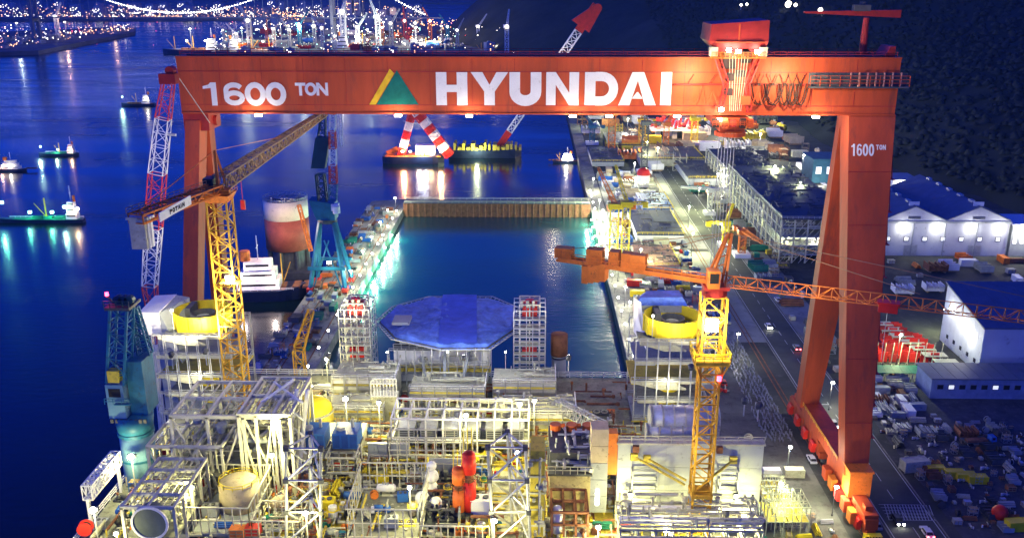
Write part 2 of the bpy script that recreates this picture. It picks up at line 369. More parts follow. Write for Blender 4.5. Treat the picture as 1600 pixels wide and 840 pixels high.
GR = thing('gantry_crane', 'giant orange-red gantry crane spanning the flooded dock, lettered HYUNDAI and 1600 TON', 'gantry crane', (gx1-8, 232, 0))
def gz(py): return aty(800, py, GF).z
z1, z2 = gz(165), gz(112)
g = MB(); g.box(gx0, gx1, GF+.25, GB, gb, gt)
g.box(gx0, gx1, GF-.05, GF+.25, z1+.15, z2-.15)                       # web
g.box(gx0, gx1, GF, GF+.25, gb+.02, z1); g.box(gx0, gx1, GF, GF+.25, z2, gt-.4)
g.box(gx0, gx1, GF-.35, GF+.25, gt-.4, gt+.05); g.box(gx0, gx1, GF-.3, GF+.25, gb-.15, gb+.25)
g.build('girder', RED, GR)
s = MB()
for zz in (z1+.07, z2-.07): s.box(gx0, gx1, GF-.06, GF+.02, zz-.1, zz+.1)
s.build('seam_strip', DRED, GR)
s = MB()
for i in range(1, 17):
    x = gx0+(gx1-gx0)*i/17; s.box(x-.05, x+.05, GF-.1, GF-.05, z1+.2, z2-.2); s.box(x-.05, x+.05, GF-.04, GF, z2, gt-.4)
s.build('weld_line', DRED, GR)
s = MB(); s.rail([(gx0+1, GF+.2, gt+.05), (gx1-1, GF+.2, gt+.05)], 1.2, .09, 3.0); s.rail([(gx0+1, GB-.2, gt+.05), (gx1-1, GB-.2, gt+.05)], 1.2, .09, 3.0)
s.build('railing', DRED, GR)
s = MB(); s.box(gx0+2, gx1-2, GF+2, GF+2.5, gt+.05, gt+.4); s.box(gx0+2, gx1-2, GB-2.5, GB-2, gt+.05, gt+.4); s.build('trolley_rail', DGREY, GR)
def letters(txt, x0s, ws, ytop, ybot, tpx, name='letter', Y=GF-.06, mt=WHT):
    for ch, xp, wp in zip(txt, x0s, ws):
        a = aty(xp, ybot, Y); b = aty(xp+wp, ytop, Y); m = MB()
        glyph(m, ch, a.x, a.z, b.x-a.x, b.z-a.z, tpx*.162, Y, .06); m.build(name, mt, GR)
letters('HYUNDAI', [682,736,796,853,913,966,1031], [48,58,50,52,55,61,18], 113, 164.5, 16.5)
letters('1600', [316,351,384,416], [32,30,30,30], 129, 165, 8.6)
letters('TON', [462,477,495], [15,17,17], 129.5, 149.5, 4.6)
EMG = mat('emblem_green', (.005,.16,.12), .5); EMY = mat('emblem_yellow', (.8,.5,.02), .5)
def p2(x, y, Y=GF-.06): p = aty(x, y, Y); return (p.x, p.z)
m = MB(); quad2(m, [p2(588,163.5), p2(654,163.5), p2(620,110)], GF-.06, .05); m.build('emblem_triangle', EMG, GR)
m = MB(); quad2(m, [p2(577,163.5), p2(587,163.5), p2(616,115), p2(609,108)], GF-.06, .06); m.build('emblem_stripe', EMY, GR)
# legs
def leg(tp, bt, name='leg'):     # tp, bt = (x0,x1,y0,y1,z)
    m = MB(); b = [(bt[0],bt[2],bt[4]),(bt[1],bt[2],bt[4]),(bt[1],bt[3],bt[4]),(bt[0],bt[3],bt[4])]
    t = [(tp[0],tp[2],tp[4]),(tp[1],tp[2],tp[4]),(tp[1],tp[3],tp[4]),(tp[0],tp[3],tp[4])]
    m.hull8(b, t); return m.build(name, RED, GR)
rx0, rx1 = aty(1326,185,GF).x, aty(1399,185,GF).x
leg((rx0, rx1, GF+.1, GB-3, gb-.02), (81.0, 87.0, 213, 218, 11))
leg((rx0+.4, rx1-.4, GB-3.2, GB-.1, gb-.03), (80.3, 85.6, 252, 257, 11))
lx0 = aty(289,190,GF).x; lx1 = aty(312,190,GF).x
leg((lx0, lx1, GF+.1, GB-4, gb-2), (-91, -87, 213, 217, 11))
leg((lx0+.2, lx1+.2, GB-4.2, GB-.1, gb-2.02), (-92, -87.5, 250, 254, 11))
m = MB(); m.box(lx0-.5, lx1+2.2, GF+.4, GB-.4, gb-4.6, gb-.2); m.tube((lx0-1, GF+5, gb-2.6), (lx1+3, GF+5, gb-2.6), 1.3, 14); m.build('hinge', DRED, GR)
for x0, x1, ya, yb in ((81.5,86.5,215,254),(-91.3,-87.8,215,252)): m = MB(); m.box(x0, x1, ya, yb, 8.5, 12.2); m.build('sill_beam', RED, GR)
# leg lettering, lying on the raking front face
z_l = aty(1350,243,234).z; yf = lambda z: 213+(GF+.1-213)*(z-11)/(gb-.02-11)
A = aty(1329, 243, yf(z_l)); sl = (GF+.1-213)/(gb-.02-11)
def leg_glyph(ch, x, z, w_, h_, t_):
    m = MB(); glyph(m, ch, x, z, w_, h_, t_, 0, .08); m.v = [(vx, yf(vz)-.03+vy, vz) for vx, vy, vz in m.v]; m.build('leg_letter', WHT, GR)
for i, ch in enumerate('1600'): leg_glyph(ch, A.x+i*1.5, z_l, 1.35, 2.9, .42)
for i, ch in enumerate('TON'): leg_glyph(ch, A.x+6.3+i*.85, z_l+1.5, .75, 1.2, .22)
# plate seams and stains on the legs
for (xa_, xb_, za_) in ((81.2,86.9,24),(80.9,88.4,40),(80.4,89.6,57),(80,90.6,73),(79.6,91.4,86)):
    m = MB(); t = (za_-11)/(gb-11); x0_ = 81+(rx0-81)*t; x1_ = 87+(rx1-87)*t; m.box(x0_+.05,x1_-.05,yf(za_)-.05,yf(za_)+.2,za_,za_+.14); m.build('plate_seam', DRED, GR)
# bogies
for cx in (84, -89.4):
    for cyy, dr in ((203, 1), (211, 1), (219, 1), (227, 1), (242, 1), (250, 1), (258, 1), (266, 1)):
        m = MB(); m.box(cx-1.6, cx+1.6, cyy-3.6, cyy+3.6, 3.6, 6.4); m.box(cx-1, cx+1, cyy-1, cyy+1, 6.4, 8.6)
        m.box(cx-1.1, cx+1.1, cyy-3.9, cyy-.6, 1.6, 3.4); m.box(cx-1.1, cx+1.1, cyy+.6, cyy+3.9, 1.6, 3.4)
        b = m.build('bogie', RED, GR)
        for k in range(4):
            wz = MB(); wz.tube((cx-.4, cyy-3.2+k*2.1, .75), (cx+.4, cyy-3.2+k*2.1, .75), .75, 12); wz.build('wheel', DGREY, b)
        m = MB(); m.box(cx-2.9, cx-1.7, cyy-1.5, cyy+1.2, 2.4, 4.6); m.tube((cx-2.2, cyy-2, 4.9), (cx-2.2, cyy+1, 4.9), .6, 10); m.build('drive_motor', BRED, b)
# big sill gear at the near right foot: box with yellow black buffer
m = MB(); m.box(81.2, 86.8, 209.5, 214.8, 6.6, 13.5); m.box(80.9, 87.1, 209.2, 215.1, 13.5, 14); m.build('machinery_box', ORG_, GR)
m = MB(); m.box(82, 86.2, 197.2, 199, 1.0, 3.2); bf = m.build('buffer', YEL, GR)
m = MB()
for k in range(6): m.add([(82+.7*k,197.15,1.0),(82.35+.7*k,197.15,1.0),(82.75+.7*k,197.15,3.2),(82.4+.7*k,197.15,3.2),(82+.7*k,197.19,1.0),(82.35+.7*k,197.19,1.0),(82.75+.7*k,197.19,3.2),(82.4+.7*k,197.19,3.2)], [(0,1,2,3),(7,6,5,4),(0,4,5,1),(1,5,6,2),(2,6,7,3),(3,7,4,0)])
m.build('stripe', BLK, bf)
for x_ in (80.5,-86.9): m = MB(); m.rail([(x_,218,12.4),(x_,250,12.4)], 1.2, .1, 2.5); m.build('sill_railing', YORG, GR)
m = MB(); m.box(82.3,85.7,200,230,6.45,7.4); m.build('equaliser_beam', RED, GR)
m = MB(); m.box(82.3,85.7,240,268,6.45,7.4); m.build('equaliser_beam', RED, GR)
for k in range(5): m = MB(); m.box(80.0,81.6,203+k*5.2,206+k*5.2,3,6.2); m.build('junction_box', [ORG_,RED,BRED,ORG_,RED][k], GR)
light((80,204,9),2600,(1,.75,.4),.4,GR)
# stair tower line on leg: ladder and platforms
m = MB()
for k in range(9):
    z = 20+k*8; t = (z-11)/(gb-11); x = 87+(rx1-87)*t; y = 213+(GF-213)*t
    m.box(x, x+1.2, y+.5, y+3, z, z+.15)
    m.beam((x+.6, y+1, z), (x+.6+(.12 if k else 0), y+3.4, z+8), .25)
m.build('ladder', DRED, GR)
# right-end walkway and housing
a = aty(1262,134,GF); b = aty(1416,134,GF)
m = MB(); m.box(a.x, b.x, GF-2, GF-.1, a.z-.4, a.z); m.box(a.x, b.x, GF-.12, GF-.07, a.z, a.z+3.2); wk = m.build('walkway', DGREY, GR)
m = MB(); m.rail([(a.x, GF-1.95, a.z), (b.x, GF-1.95, a.z)], 2.6, .14, 2.4, 3); m.build('walkway_railing', RED, wk)
m = MB()
for i in range(7):
    x = aty(1325+13*i,120,GF).x; m.box(x, x+.28, GF-1.9, GF-1.6, a.z, a.z+3.4)
m.build('walkway_post', mat('faded_pink_red',(.5,.25,.2),.6), wk)
a = aty(1384,90,GF); m = MB(); m.hull8([(a.x,237,gt),(a.x+2.6,237,gt),(a.x+2.6,244,gt),(a.x,244,gt)], [(a.x+1.4,237,gt+2.6),(a.x+2.6,237,gt+2.6),(a.x+2.6,244,gt+2.6),(a.x+1.4,244,gt+2.6)]); m.build('end_housing', DRED, GR)
# trolley track ledge line and service rail
a = aty(1053,131,GF); b = aty(1262,131,GF); m = MB(); m.box(a.x, b.x, GF-.8, GF-.08, a.z-.25, a.z+.1); m.build('service_rail', DRED, GR)
FEST = mat('festoon_black', (.05,.02,.015), .7)
for k, px in enumerate((1186,1208,1226,1238,1250)):
    c = aty(px,131,GF-1.1); w_ = [2.4,2.2,1.5,1.3,1.6][k]; n = 8; m = MB()
    for dx in (0, .5):
        L_ = [Vector((c.x+dx+w_*(i/n-.5)*2, GF-1.0-dx, c.z-5.2*(1-(2*i/n-1)**2)**.7)) for i in range(n+1)]
        for p, q in zip(L_, L_[1:]): m.tube(p, q, .17, 6)
    m.beam((c.x-.1,GF-1,c.z-.2),(c.x-1.2,GF-1,c.z+2.2),.16); m.beam((c.x+.1,GF-1,c.z-.2),(c.x+1.0,GF-1,c.z+2.2),.16); m.cbox((c.x,GF-1.1,c.z-.5),.7,.7,.6); m.build('festoon_cable', FEST, GR)
for px in (1075,1108,1166): c = aty(px,131,GF-1); m = MB(); m.beam((c.x,GF-.9,c.z),(c.x+1.4,GF-.9,c.z+2.3),.15); m.build('rail_bracket', FEST, GR)
# upper maintenance jib crane on the girder
bx = aty(1347, 88, 241).x; jt = aty(1347, 28, 241).z
MJ = thing('maintenance_jib_crane', 'small T shaped red jib crane standing on top of the gantry girder at right', 'jib crane', (bx, 241, gt))
m = MB(); m.tube((bx, 241, gt+.05), (bx, 241, jt), 1.0, 14, .7); m.cyl((bx, 241, gt+.05), 1.7, .8, 16); m.build('post', DRED, MJ)
l = aty(1256, 22, 241); r = aty(1406, 25, 241)
m = MB(); m.hull8([(l.x,240.5,jt+1.1),(r.x,240.3,jt),(r.x,241.7,jt),(l.x,241.5,jt+1.1)], [(l.x,240.5,jt+1.5),(r.x,240.3,jt+1.9),(r.x,241.7,jt+1.9),(l.x,241.5,jt+1.5)]); m.build('boom', DRED, MJ)
m = MB(); m.box(bx-3.5, bx+.5, 239.9, 242.1, jt+1.6, jt+3.1); m.cyl((bx-1.2, 241, jt+3.1), .8, .7, 12); m.build('hoist', DGREY, MJ)
# trolley
tl = aty(1102, 60, 240); tr = aty(1192, 60, 240); zt = aty(1145, 30, 240).z; zb = aty(1145, 70, 240).z; xm = (tl.x+tr.x)/2
TR = thing('trolley', 'dark red hoist trolley house riding on top of the girder at right', 'crane trolley', (xm, 241, gt))
m = MB(); hx0, hx1 = tl.x, tr.x; ym0, ym1 = 234.5, 247
m.hull8([(hx0+1.2,ym0,zb-.6),(hx1-.4,ym0,zb-.6),(hx1-.4,ym1,zb),(hx0+1.2,ym1,zb)], [(hx0,ym0-.5,zb+1.2),(hx1,ym0-.5,zb+1.2),(hx1,ym1,zb+1.2),(hx0,ym1,zb+1.2)])
m.hull8([(hx0,ym0-.5,zb+1.2),(hx1,ym0-.5,zb+1.2),(hx1,ym1,zb+1.2),(hx0,ym1,zb+1.2)], [(hx0+.4,ym0,zt-1),(hx1,ym0,zt),(hx1,ym1,zt),(hx0+.4,ym1,zt-1)])
m.build('machine_house', DRED, TR)
m = MB(); m.box(xm-.2, xm+.1, ym0-.56, ym0-.45, zb+1.4, zt-.8); m.box(hx0+1.5, hx1-1, ym0-.9, ym0-.5, zb+.9, zb+1.15); m.build('house_rib', RED, TR)
m = MB()
for x in (xm-5, xm-2, xm+2.2, xm+5):
    m.beam((x, 236.5, gt+.4), (x*.6+xm*.4, 237, zb-.4), .55); m.beam((x, 244.5, gt+.4), (x*.6+xm*.4, 244, zb-.4), .55)
for x in (xm-4, xm, xm+4): m.tube((x-1.2, 236, gt+1.9), (x+1.2, 236, gt+1.9), 1.25, 14); m.box(x-1.6, x+1.6, 235.4, 236.8, gt+.4, gt+1.2)
m.build('trolley_frame', DRED, TR)
for x in (xm-6, xm+6): m = MB(); m.box(x-.9, x+.9, 233.2, 235.6, gt+.4, gt+2.6); m.build('winch', PALE, TR)
# hanging arms and under-girder trolley
zu = gz(192); JK = mat('dark_machinery', (.05,.03,.03), .6, .3)
for sx_ in (-1, 1):
    m = MB(); m.truss((xm+sx_*5.2, 234.6, gt+1), (xm+sx_*2.6, 233.4, gz(128)), 1.3, 1.0, 3, .28, .16, up=(0,1,0)); m.truss((xm+sx_*2.6, 233.4, gz(128)), (xm+sx_*3.6, 233.4, gz(172)), 1.0, .9, 4, .26, .14, up=(0,1,0)); m.build('hanger_arm', DRED, TR)
m = MB(); m.box(xm-5.5,xm+5.5,236,245,gt+1.0,zb-.9); m.box(xm-3.5,xm-.4,233.6,235.6,gt-2.6,gt+1.2); m.box(xm+1,xm+3.2,233.8,235.6,gt-1.2,gt+1.6); m.build('machinery', JK, TR)
m = MB(); m.cyl((xm-1.6,234,gz(124)),1.1,1.8,14); m.box(xm-.2,xm+1.9,233.2,234.8,gz(118),gz(108)); m.box(xm-3,xm-.9,233,234.6,gz(146),gz(136)); m.build('winch_drum', JK, TR)
for k in range(7): m = MB(); x = xm-2.2+.75*k; m.tube((x,233.2,gt+.5),(xm-1.2+.45*k,233.2,gz(170)),.07,5); m.build('rope', PALE, TR)
m = MB(); m.rail([(xm-6.6,233.0,gt+.1),(xm+6.6,233.0,gt+.1)],1.3,.1,1.1,3); m.box(xm-6.6,xm+6.6,233,235.4,gt-.05,gt+.1); m.build('service_platform', ORG_, TR)
m = MB(); m.box(xm+1.2,xm+3.6,232.6,234.6,gz(160),gz(147)); m.build('operator_cab', RED, TR)
for k,(dx,w_,h_,y_) in enumerate(((-4.6,1.6,1.5,232),(-2.5,1.4,2.2,231.6),(-.4,1.7,1.2,232),(2,1.3,2.0,231.6),(3.9,1.5,1.4,232))): m = MB(); m.box(xm+dx-w_/2,xm+dx+w_/2,y_,y_+1.6,gz(178)-2.2-h_*.3,gz(178)-1.4+h_*.5); m.build('gear_case', [JK,RED,DRED,JK,RED][k], TR)
m = MB(); m.box(xm-4.4, xm+4, 233.6, 248, gz(178)-2.6, gz(178)-.6); m.box(xm-3.2, xm+3, 234, 247, gz(178)-4, gz(178)-2.6)
m.rail([(xm-5.6,231.4,gz(178)-2.2),(xm+5.2,231.4,gz(178)-2.2)], 1.2, .12, .9, 3); m.ring((xm-.2,236,gz(178)-5.2),3.4,3.9,.9,20); m.build('lower_trolley', RED, TR)
m = MB()
for sx in (-1, 1):
    for k in range(2): m.beam((xm+sx*5.6, 233.8, gz(140)), (xm+sx*(4.2+2.6*k), 233.8, gz(160)), .3); m.beam((xm+sx*8, 235.3, gz(132)), (xm+sx*(7+2.2*k), 235.3, gz(160)), .28)
m.build('brace', RED, TR)
m = MB()
for k in range(6): x = xm-2+.8*k; m.tube((x, 240, gz(178)-4), (x, 240, 52), .09, 5)
m.build('hoist_rope', GAL, TR)
m = MB(); m.box(xm-2.6, xm+2.6, 239, 241, 48, 52.2); m.cyl((xm-1.6,240,46.6), .9, 1.4, 10); m.cyl((xm+1.6,240,46.6), .9, 1.4, 10); hb = m.build('hook_block', DGREY, TR)
m = MB()
for x, z in ((xm-2.5, zb-1.2), (xm-.2, zb-1.5), (xm-3.4, gz(170)), (xm-3.6, gz(186)), (xm+4.4, zb-1.6)): m.cbox((x, 233.0, z), 1.1, .5, .8)
m.build('floodlight', LW, TR)
light((xm-1, 229.5, gt+.6), 2600, (1,.85,.6), .7, TR); light((xm+1, 229.5, gz(128)), 4000, (1,.82,.55), .6, TR); light((xm-3, 230.5, gz(176)), 3000, (1,.85,.6), .5, TR); light((xm+12, 228, gz(122)), 16000, (1,.84,.5), .5, TR); light((xm-11, 228, gz(118)), 15000, (1,.84,.5), .5, TR)  # the outer two are added to widen the bright area on the girder
# lamps under the girder and lights washing it
m = MB()
for x in (404, 622, 733, 895, 952, 1058, 1275):
    p = aty(x, 179, GF-.2); m.cbox((p.x, GF-.2, gb-.75), 1.7, .8, .5)
m.build('underside_lamp', glow('girder_lamp_glass', (1,.82,.55), 22), GR)
for x in (404, 622, 733, 895, 952, 1058, 1275): p = aty(x, 179, GF-.2); light((p.x, GF-1.2, gb-1.6), 5000, (1,.85,.6), .4, GR)
# ================================================================ PROTOTYPES OF REPEATED THINGS (built at the origin, then copied)
PROTO = {}
def colmat(c): return {'red':BRED,'orange':ORG_,'yellow':YEL,'white':WHT,'pale':PALE,'grey':GREY,'blue':BLUE,'teal':TEAL,'green':GREEN,'tan':TAN,'dark':DGREY,'rusty':RUST,'steel':GAL,'brown':RUST}[c]
def P_tank(c):
    t = thing('horizontal_tank', '', 'tank'); m = MB(); m.tube((-2,0,1.5),(2,0,1.5),1.05,18); m.build('shell', colmat(c), t, True)
    for s in (-1, 1):
        m = MB(); m.tube((s*2,0,1.5),(s*2.35,0,1.5),1.05,18,.75); m.tube((s*2.35,0,1.5),(s*2.5,0,1.5),.75,18,.25); m.build('end_cap', colmat(c), t, True)
        m = MB(); m.box(s*1.3-.15,s*1.3+.15,-.9,.9,0,.9); m.build('saddle', DGREY, t)
    m = MB(); m.cyl((.5,0,2.5),.22,.5,8); m.cyl((-.8,0,2.5),.15,.6,8); m.box(-.2,.1,-.25,.25,2.5,2.9); m.build('nozzle', GAL, t); return t
def P_vessel(c):
    t = thing('vertical_vessel', '', 'vessel'); m = MB(); m.cyl((0,0,.6),1,3.2,18); m.build('shell', colmat(c), t, True)
    m = MB(); m.dome((0,0,3.8),1,18,4,.5); m.build('dome', colmat(c), t, True)
    m = MB(); m.ring((0,0,0),.8,.98,.6,16); m.build('skirt', DGREY, t)
    m = MB(); m.ring((0,0,3.1),1.02,1.5,.08,16); m.rail([(1.45*math.cos(a),1.45*math.sin(a),3.15) for a in [k*math.pi/4 for k in range(9)]],.9,.06,2); m.build('platform', YEL, t)
    m = MB(); m.beam((1.1,-.2,0),(1.1,-.2,3.2),.06); m.beam((1.1,.2,0),(1.1,.2,3.2),.06)
    for k in range(10): m.beam((1.1,-.2,.3+k*.3),(1.1,.2,.3+k*.3),.05)
    m.build('ladder', GAL, t); return t
def P_skid(c):
    t = thing('pump_skid', '', 'pump skid'); m = MB(); m.box(-2,2,-1.1,1.1,0,.25); m.box(-2,2,-1.1,-.95,.25,.4); m.box(-2,2,.95,1.1,.25,.4); m.build('base_frame', DGREY, t)
    m = MB(); m.tube((-1.5,0,.95),(.1,0,.95),.55,14); m.box(-1.3,-.3,-.35,.35,.25,.5); m.build('motor', colmat(c), t, True)
    m = MB(); m.cyl((.9,0,.25),.6,.9,14); m.tube((.1,0,.95),(.9,0,.95),.18,8); m.build('pump_casing', colmat(c), t, True)
    m = MB(); m.tube((.9,0,1.1),(.9,0,2.0),.2,8); m.tube((.9,0,1.9),(.9,1.2,1.9),.18,8); m.tube((1.5,0,.7),(2.1,0,.7),.2,8); m.build('pipe', PALE, t)
    m = MB(); m.box(-1.9,-1.4,-.9,-.5,.25,1.6); m.build('control_box', WHT, t); return t
def P_cabinet(c):
    t = thing('equipment_cabinet', '', 'cabinet'); m = MB(); m.box(-1.6,1.6,-1,1,.15,2.5); m.box(-1.65,1.65,-1.05,1.05,2.5,2.62); m.build('housing', colmat(c), t)
    for k in range(3): m = MB(); m.box(-1.5+k*1.02,-.56+k*1.02,-1.04,-1.0,.3,2.35); m.build('door', colmat(c), t)
    for x_ in (-.7,.7): m = MB(); m.cyl((x_,0,2.62),.45,.25,12); m.build('roof_fan', DGREY, t)
    m = MB(); m.box(-1.7,1.7,-1.1,1.1,0,.15); m.build('base', DGREY, t); return t
def P_cooler(c):
    t = thing('air_cooler', '', 'air cooler'); m = MB()
    for x in (-2.2,2.2):
        for y in (-1.3,1.3): m.beam((x,y,0),(x,y,2.2),.2)
    m.box(-2.4,2.4,-1.5,1.5,2.0,2.6); m.build('frame', colmat(c), t)
    for x in (-1.15,1.15):
        m = MB(); m.ring((x,0,2.6),.85,1.0,.35,18); m.build('fan_ring', PALE, t); m = MB(); m.cyl((x,0,2.6),.25,.3,8); m.box(x-.8,x+.8,-.1,.1,2.75,2.8); m.box(x-.1,x+.1,-.8,.8,2.82,2.87); m.build('fan', DGREY, t)
    return t
def P_container(c):
    t = thing('shipping_container', '', 'container'); m = MB(); m.box(-3,3,-1.2,1.2,.12,2.55); 
    for k in range(20):
        x = -2.85+k*.3; m.box(x-.07,x+.07,-1.25,-1.2,.3,2.4); m.box(x-.07,x+.07,1.2,1.25,.3,2.4)
    m.build('body', colmat(c), t)
    m = MB()
    for x in (-3,3):
        for y in (-1.22,1.22): m.box(x-.09,x+.09,y-.09,y+.09,0,2.62)
    for y in (-1.22,1.22): m.box(-3,3,y-.06,y+.06,2.5,2.64); m.box(-3,3,y-.06,y+.06,0,.14)
    m.build('corner_frame', colmat(c), t)
    for y in (-.6,.6): m = MB(); m.box(3.0,3.05,y-.55,y+.55,.2,2.45); m.tube((3.09,y-.2,.2),(3.09,y-.2,2.45),.03,5); m.build('door', colmat(c), t)
    return t
def P_pipes(c):
    t = thing('pipe_bundle', '', 'pipe bundle'); r = .33
    for k, (y, z) in enumerate([(-1,.5),(-.33,.5),(.33,.5),(1,.5),(-.67,1.07),(0,1.07),(.67,1.07),(-.33,1.64),(.33,1.64)]):
        m = MB(); m.tube((-3+.2*(k%3),y,z),(3-.15*(k%2),y,z),r,10,cap=False); m.tube((-3+.2*(k%3)+.02,y,z),(3-.15*(k%2)-.02,y,z),r*.85,10,cap=False); m.build('pipe', colmat(c), t, True)
    m = MB(); m.box(-2.1,-1.9,-1.4,1.4,0,.17); m.box(1.9,2.1,-1.4,1.4,0,.17); m.build('bearer', WOOD, t); return t
def P_crate(c):
    t = thing('crate', '', 'crate'); m = MB(); m.box(-1.2,1.2,-.9,.9,.12,1.5); m.build('box', colmat(c), t)
    m = MB()
    for y in (-.93,.93):
        for z in (.16,.8,1.44): m.box(-1.22,1.22,y-.04,y+.04,z-.07,z+.07)
        for x in (-1.1,0,1.1): m.box(x-.07,x+.07,y-.05,y+.05,.12,1.5)
    m.build('batten', WOOD, t); m = MB(); m.box(-1.2,1.2,-.9,-.7,0,.12); m.box(-1.2,1.2,.7,.9,0,.12); m.build('runner', WOOD, t); return t
def P_block(c):
    t = thing('steel_hull_block', '', 'hull block'); m = MB(); m.box(-3,3,-2.4,2.4,.6,.72); m.box(-3,-2.9,-2.4,2.4,.72,2.8); m.box(2.9,3,-2.4,2.4,.72,2.8); m.build('shell_plate', colmat(c), t)
    for k in range(6): m = MB(); x = -2.4+k*.96; m.box(x-.05,x+.05,-2.35,2.35,.72,2.2+.3*(k%2)); m.box(x-.2,x+.2,-2.35,2.35,2.2+.3*(k%2),2.28+.3*(k%2)); m.build('web_frame', colmat(c), t)
    m = MB()
    for k in range(4): y = -1.8+k*1.2; m.box(-2.88,2.88,y-.05,y+.05,.72,1.5)
    m.build('stiffener', colmat(c), t); m = MB(); m.box(-2.5,-2,-2,2,0,.6); m.box(2,2.5,-2,2,0,.6); m.build('keel_block', WOOD, t); return t
def P_cage(c):
    t = thing('scaffold_frame', '', 'scaffold frame'); m = MB()
    for z in (0,1.5,3): 
        for x0,y0,x1,y1 in ((-1.5,-1,1.5,-1),(1.5,-1,1.5,1),(1.5,1,-1.5,1),(-1.5,1,-1.5,-1)): m.beam((x0,y0,z),(x1,y1,z),.1)
    for x in (-1.5,0,1.5):
        for y in (-1,1): m.beam((x,y,0),(x,y,3.8),.1)
    m.beam((-1.5,-1,0),(1.5,-1,1.5),.08); m.beam((1.5,-1,1.5),(-1.5,-1,3),.08); m.build('frame', colmat(c), t)
    for z in (1.55,3.05):
        for k in range(3): m = MB(); m.box(-1.5,1.5,-.9+.62*k,-.36+.62*k,z,z+.06); m.build('plank', WOOD, t)
    return t
def P_reel(c):
    t = thing('cable_reel', '', 'cable reel'); 
    for y in (-.6,.6): m = MB(); m.tube((0,y-.08,1.2),(0,y+.08,1.2),1.2,18); m.build('flange', colmat(c), t)
    m = MB(); m.tube((0,-.52,1.2),(0,.52,1.2),.8,16); m.build('cable', BLK, t); return t
def P_bag(c):
    t = thing('wrapped_bundle', '', 'wrapped bundle'); m = MB(); m.dome((0,0,.6),1.1,10,4,.75,True); m.build('wrapping', colmat(c), t, True)
    m = MB(); m.box(-.7,.7,-.7,.7,0,.15); m.build('pallet', WOOD, t); m = MB(); m.ring((0,0,.55),1.1,1.14,.14,14); m.build('strap', DGREY, t); return t
def P_car(c):
    t = thing('parked_car', '', 'car'); m = MB(); m.hull8([(-2.1,-.85,.35),(2.1,-.85,.35),(2.1,.85,.35),(-2.1,.85,.35)], [(-2.15,-.85,.85),(2.15,-.85,.8),(2.15,.85,.8),(-2.15,.85,.85)])
    m.hull8([(-1.7,-.8,.85),(1.1,-.8,.85),(1.1,.8,.85),(-1.7,.8,.85)], [(-1.2,-.68,1.42),(.5,-.68,1.42),(.5,.68,1.42),(-1.2,.68,1.42)]); m.build('body', colmat(c), t)
    m = MB(); m.hull8([(-1.62,-.82,.9),(1.0,-.82,.9),(1.0,.82,.9),(-1.62,.82,.9)], [(-1.25,-.71,1.34),(.55,-.71,1.34),(.55,.71,1.34),(-1.25,.71,1.34)]); m.hull8([(-1.76,-.7,.92),(1.13,-.7,.92),(1.13,.7,.92),(-1.76,.7,.92)], [(-1.3,-.6,1.36),(.6,-.6,1.36),(.6,.6,1.36),(-1.3,.6,1.36)]); m.build('window', BLK, t)
    for x in (-1.3,1.3):
        for y in (-.8,.8): m = MB(); m.tube((x,y-.1,.33),(x,y+.1,.33),.33,12); m.build('wheel', BLK, t)
    return t
def P_truck(c):
    t = thing('flatbed_truck', '', 'truck'); m = MB(); m.hull8([(3,-1.15,.8),(5,-1.15,.8),(5,1.15,.8),(3,1.15,.8)], [(3,-1.1,3),(4.6,-1.1,3),(4.6,1.1,3),(3,1.1,3)]); m.build('cab', colmat(c), t)
    m = MB(); m.box(4.7,4.93,-1,1,1.9,2.7); m.box(3.4,4.3,-1.17,1.17,1.9,2.7); m.build('window', BLK, t)
    m = MB(); m.box(-5,2.8,-1.2,1.2,1.1,1.3); m.box(-5,4.8,-.5,.5,.8,1.1); m.build('bed', DGREY, t)
    for x in (-4.2,-3,3.9):
        for y in (-1,1): m = MB(); m.tube((x,y-.2,.5),(x,y+.2,.5),.5,12); m.build('wheel', BLK, t)
    m = MB(); m.box(-4.5,2,-1,1,1.3,2.0); m.build('load', RUST, t); return t
PF = dict(tank=P_tank, vessel=P_vessel, skid=P_skid, cabinet=P_cabinet, cooler=P_cooler, container=P_container, pipes=P_pipes, crate=P_crate, block=P_block, cage=P_cage, reel=P_reel, bag=P_bag, car=P_car, truck=P_truck)
NOUN = dict(tank='horizontal tank', vessel='upright vessel', skid='pump skid', cabinet='equipment cabinet', cooler='twin fan cooler', container='shipping container', pipes='bundle of pipes', crate='battened crate', block='ribbed hull block', cage='small scaffold frame', reel='cable reel', bag='wrapped bundle', car='car', truck='loaded flatbed truck')
def put(kind, colour, x, y, z, rz=0, s=1.0, where='', group=None, label=None, noun=None):
    k = (kind, colour); lab = label or f"{ {'steel':'galvanised','pale':'pale primed','dark':'dark grey','rusty':'rusty brown'}.get(colour, colour)} {noun or NOUN[kind]} {where}"
    if k in PROTO: o = copy_thing(PROTO[k], (x, y, z), rz, lab, s)
    else:
        o = PF[kind](colour); PROTO[k] = o; o.location = (x, y, z); o.rotation_euler = (0,0,rz); o.scale = (s,)*3 if not hasattr(s, '__len__') else s; o['label'] = lab
    o['group'] = group or lab
    return o
ITEMS = []
USED = []
def free(x, y, r, z=0):
    for a, b, c, d in USED:
        if abs(z-d) < 4 and (a-x)**2+(b-y)**2 < (c+r)**2: return False
    USED.append((x, y, r, z)); return True
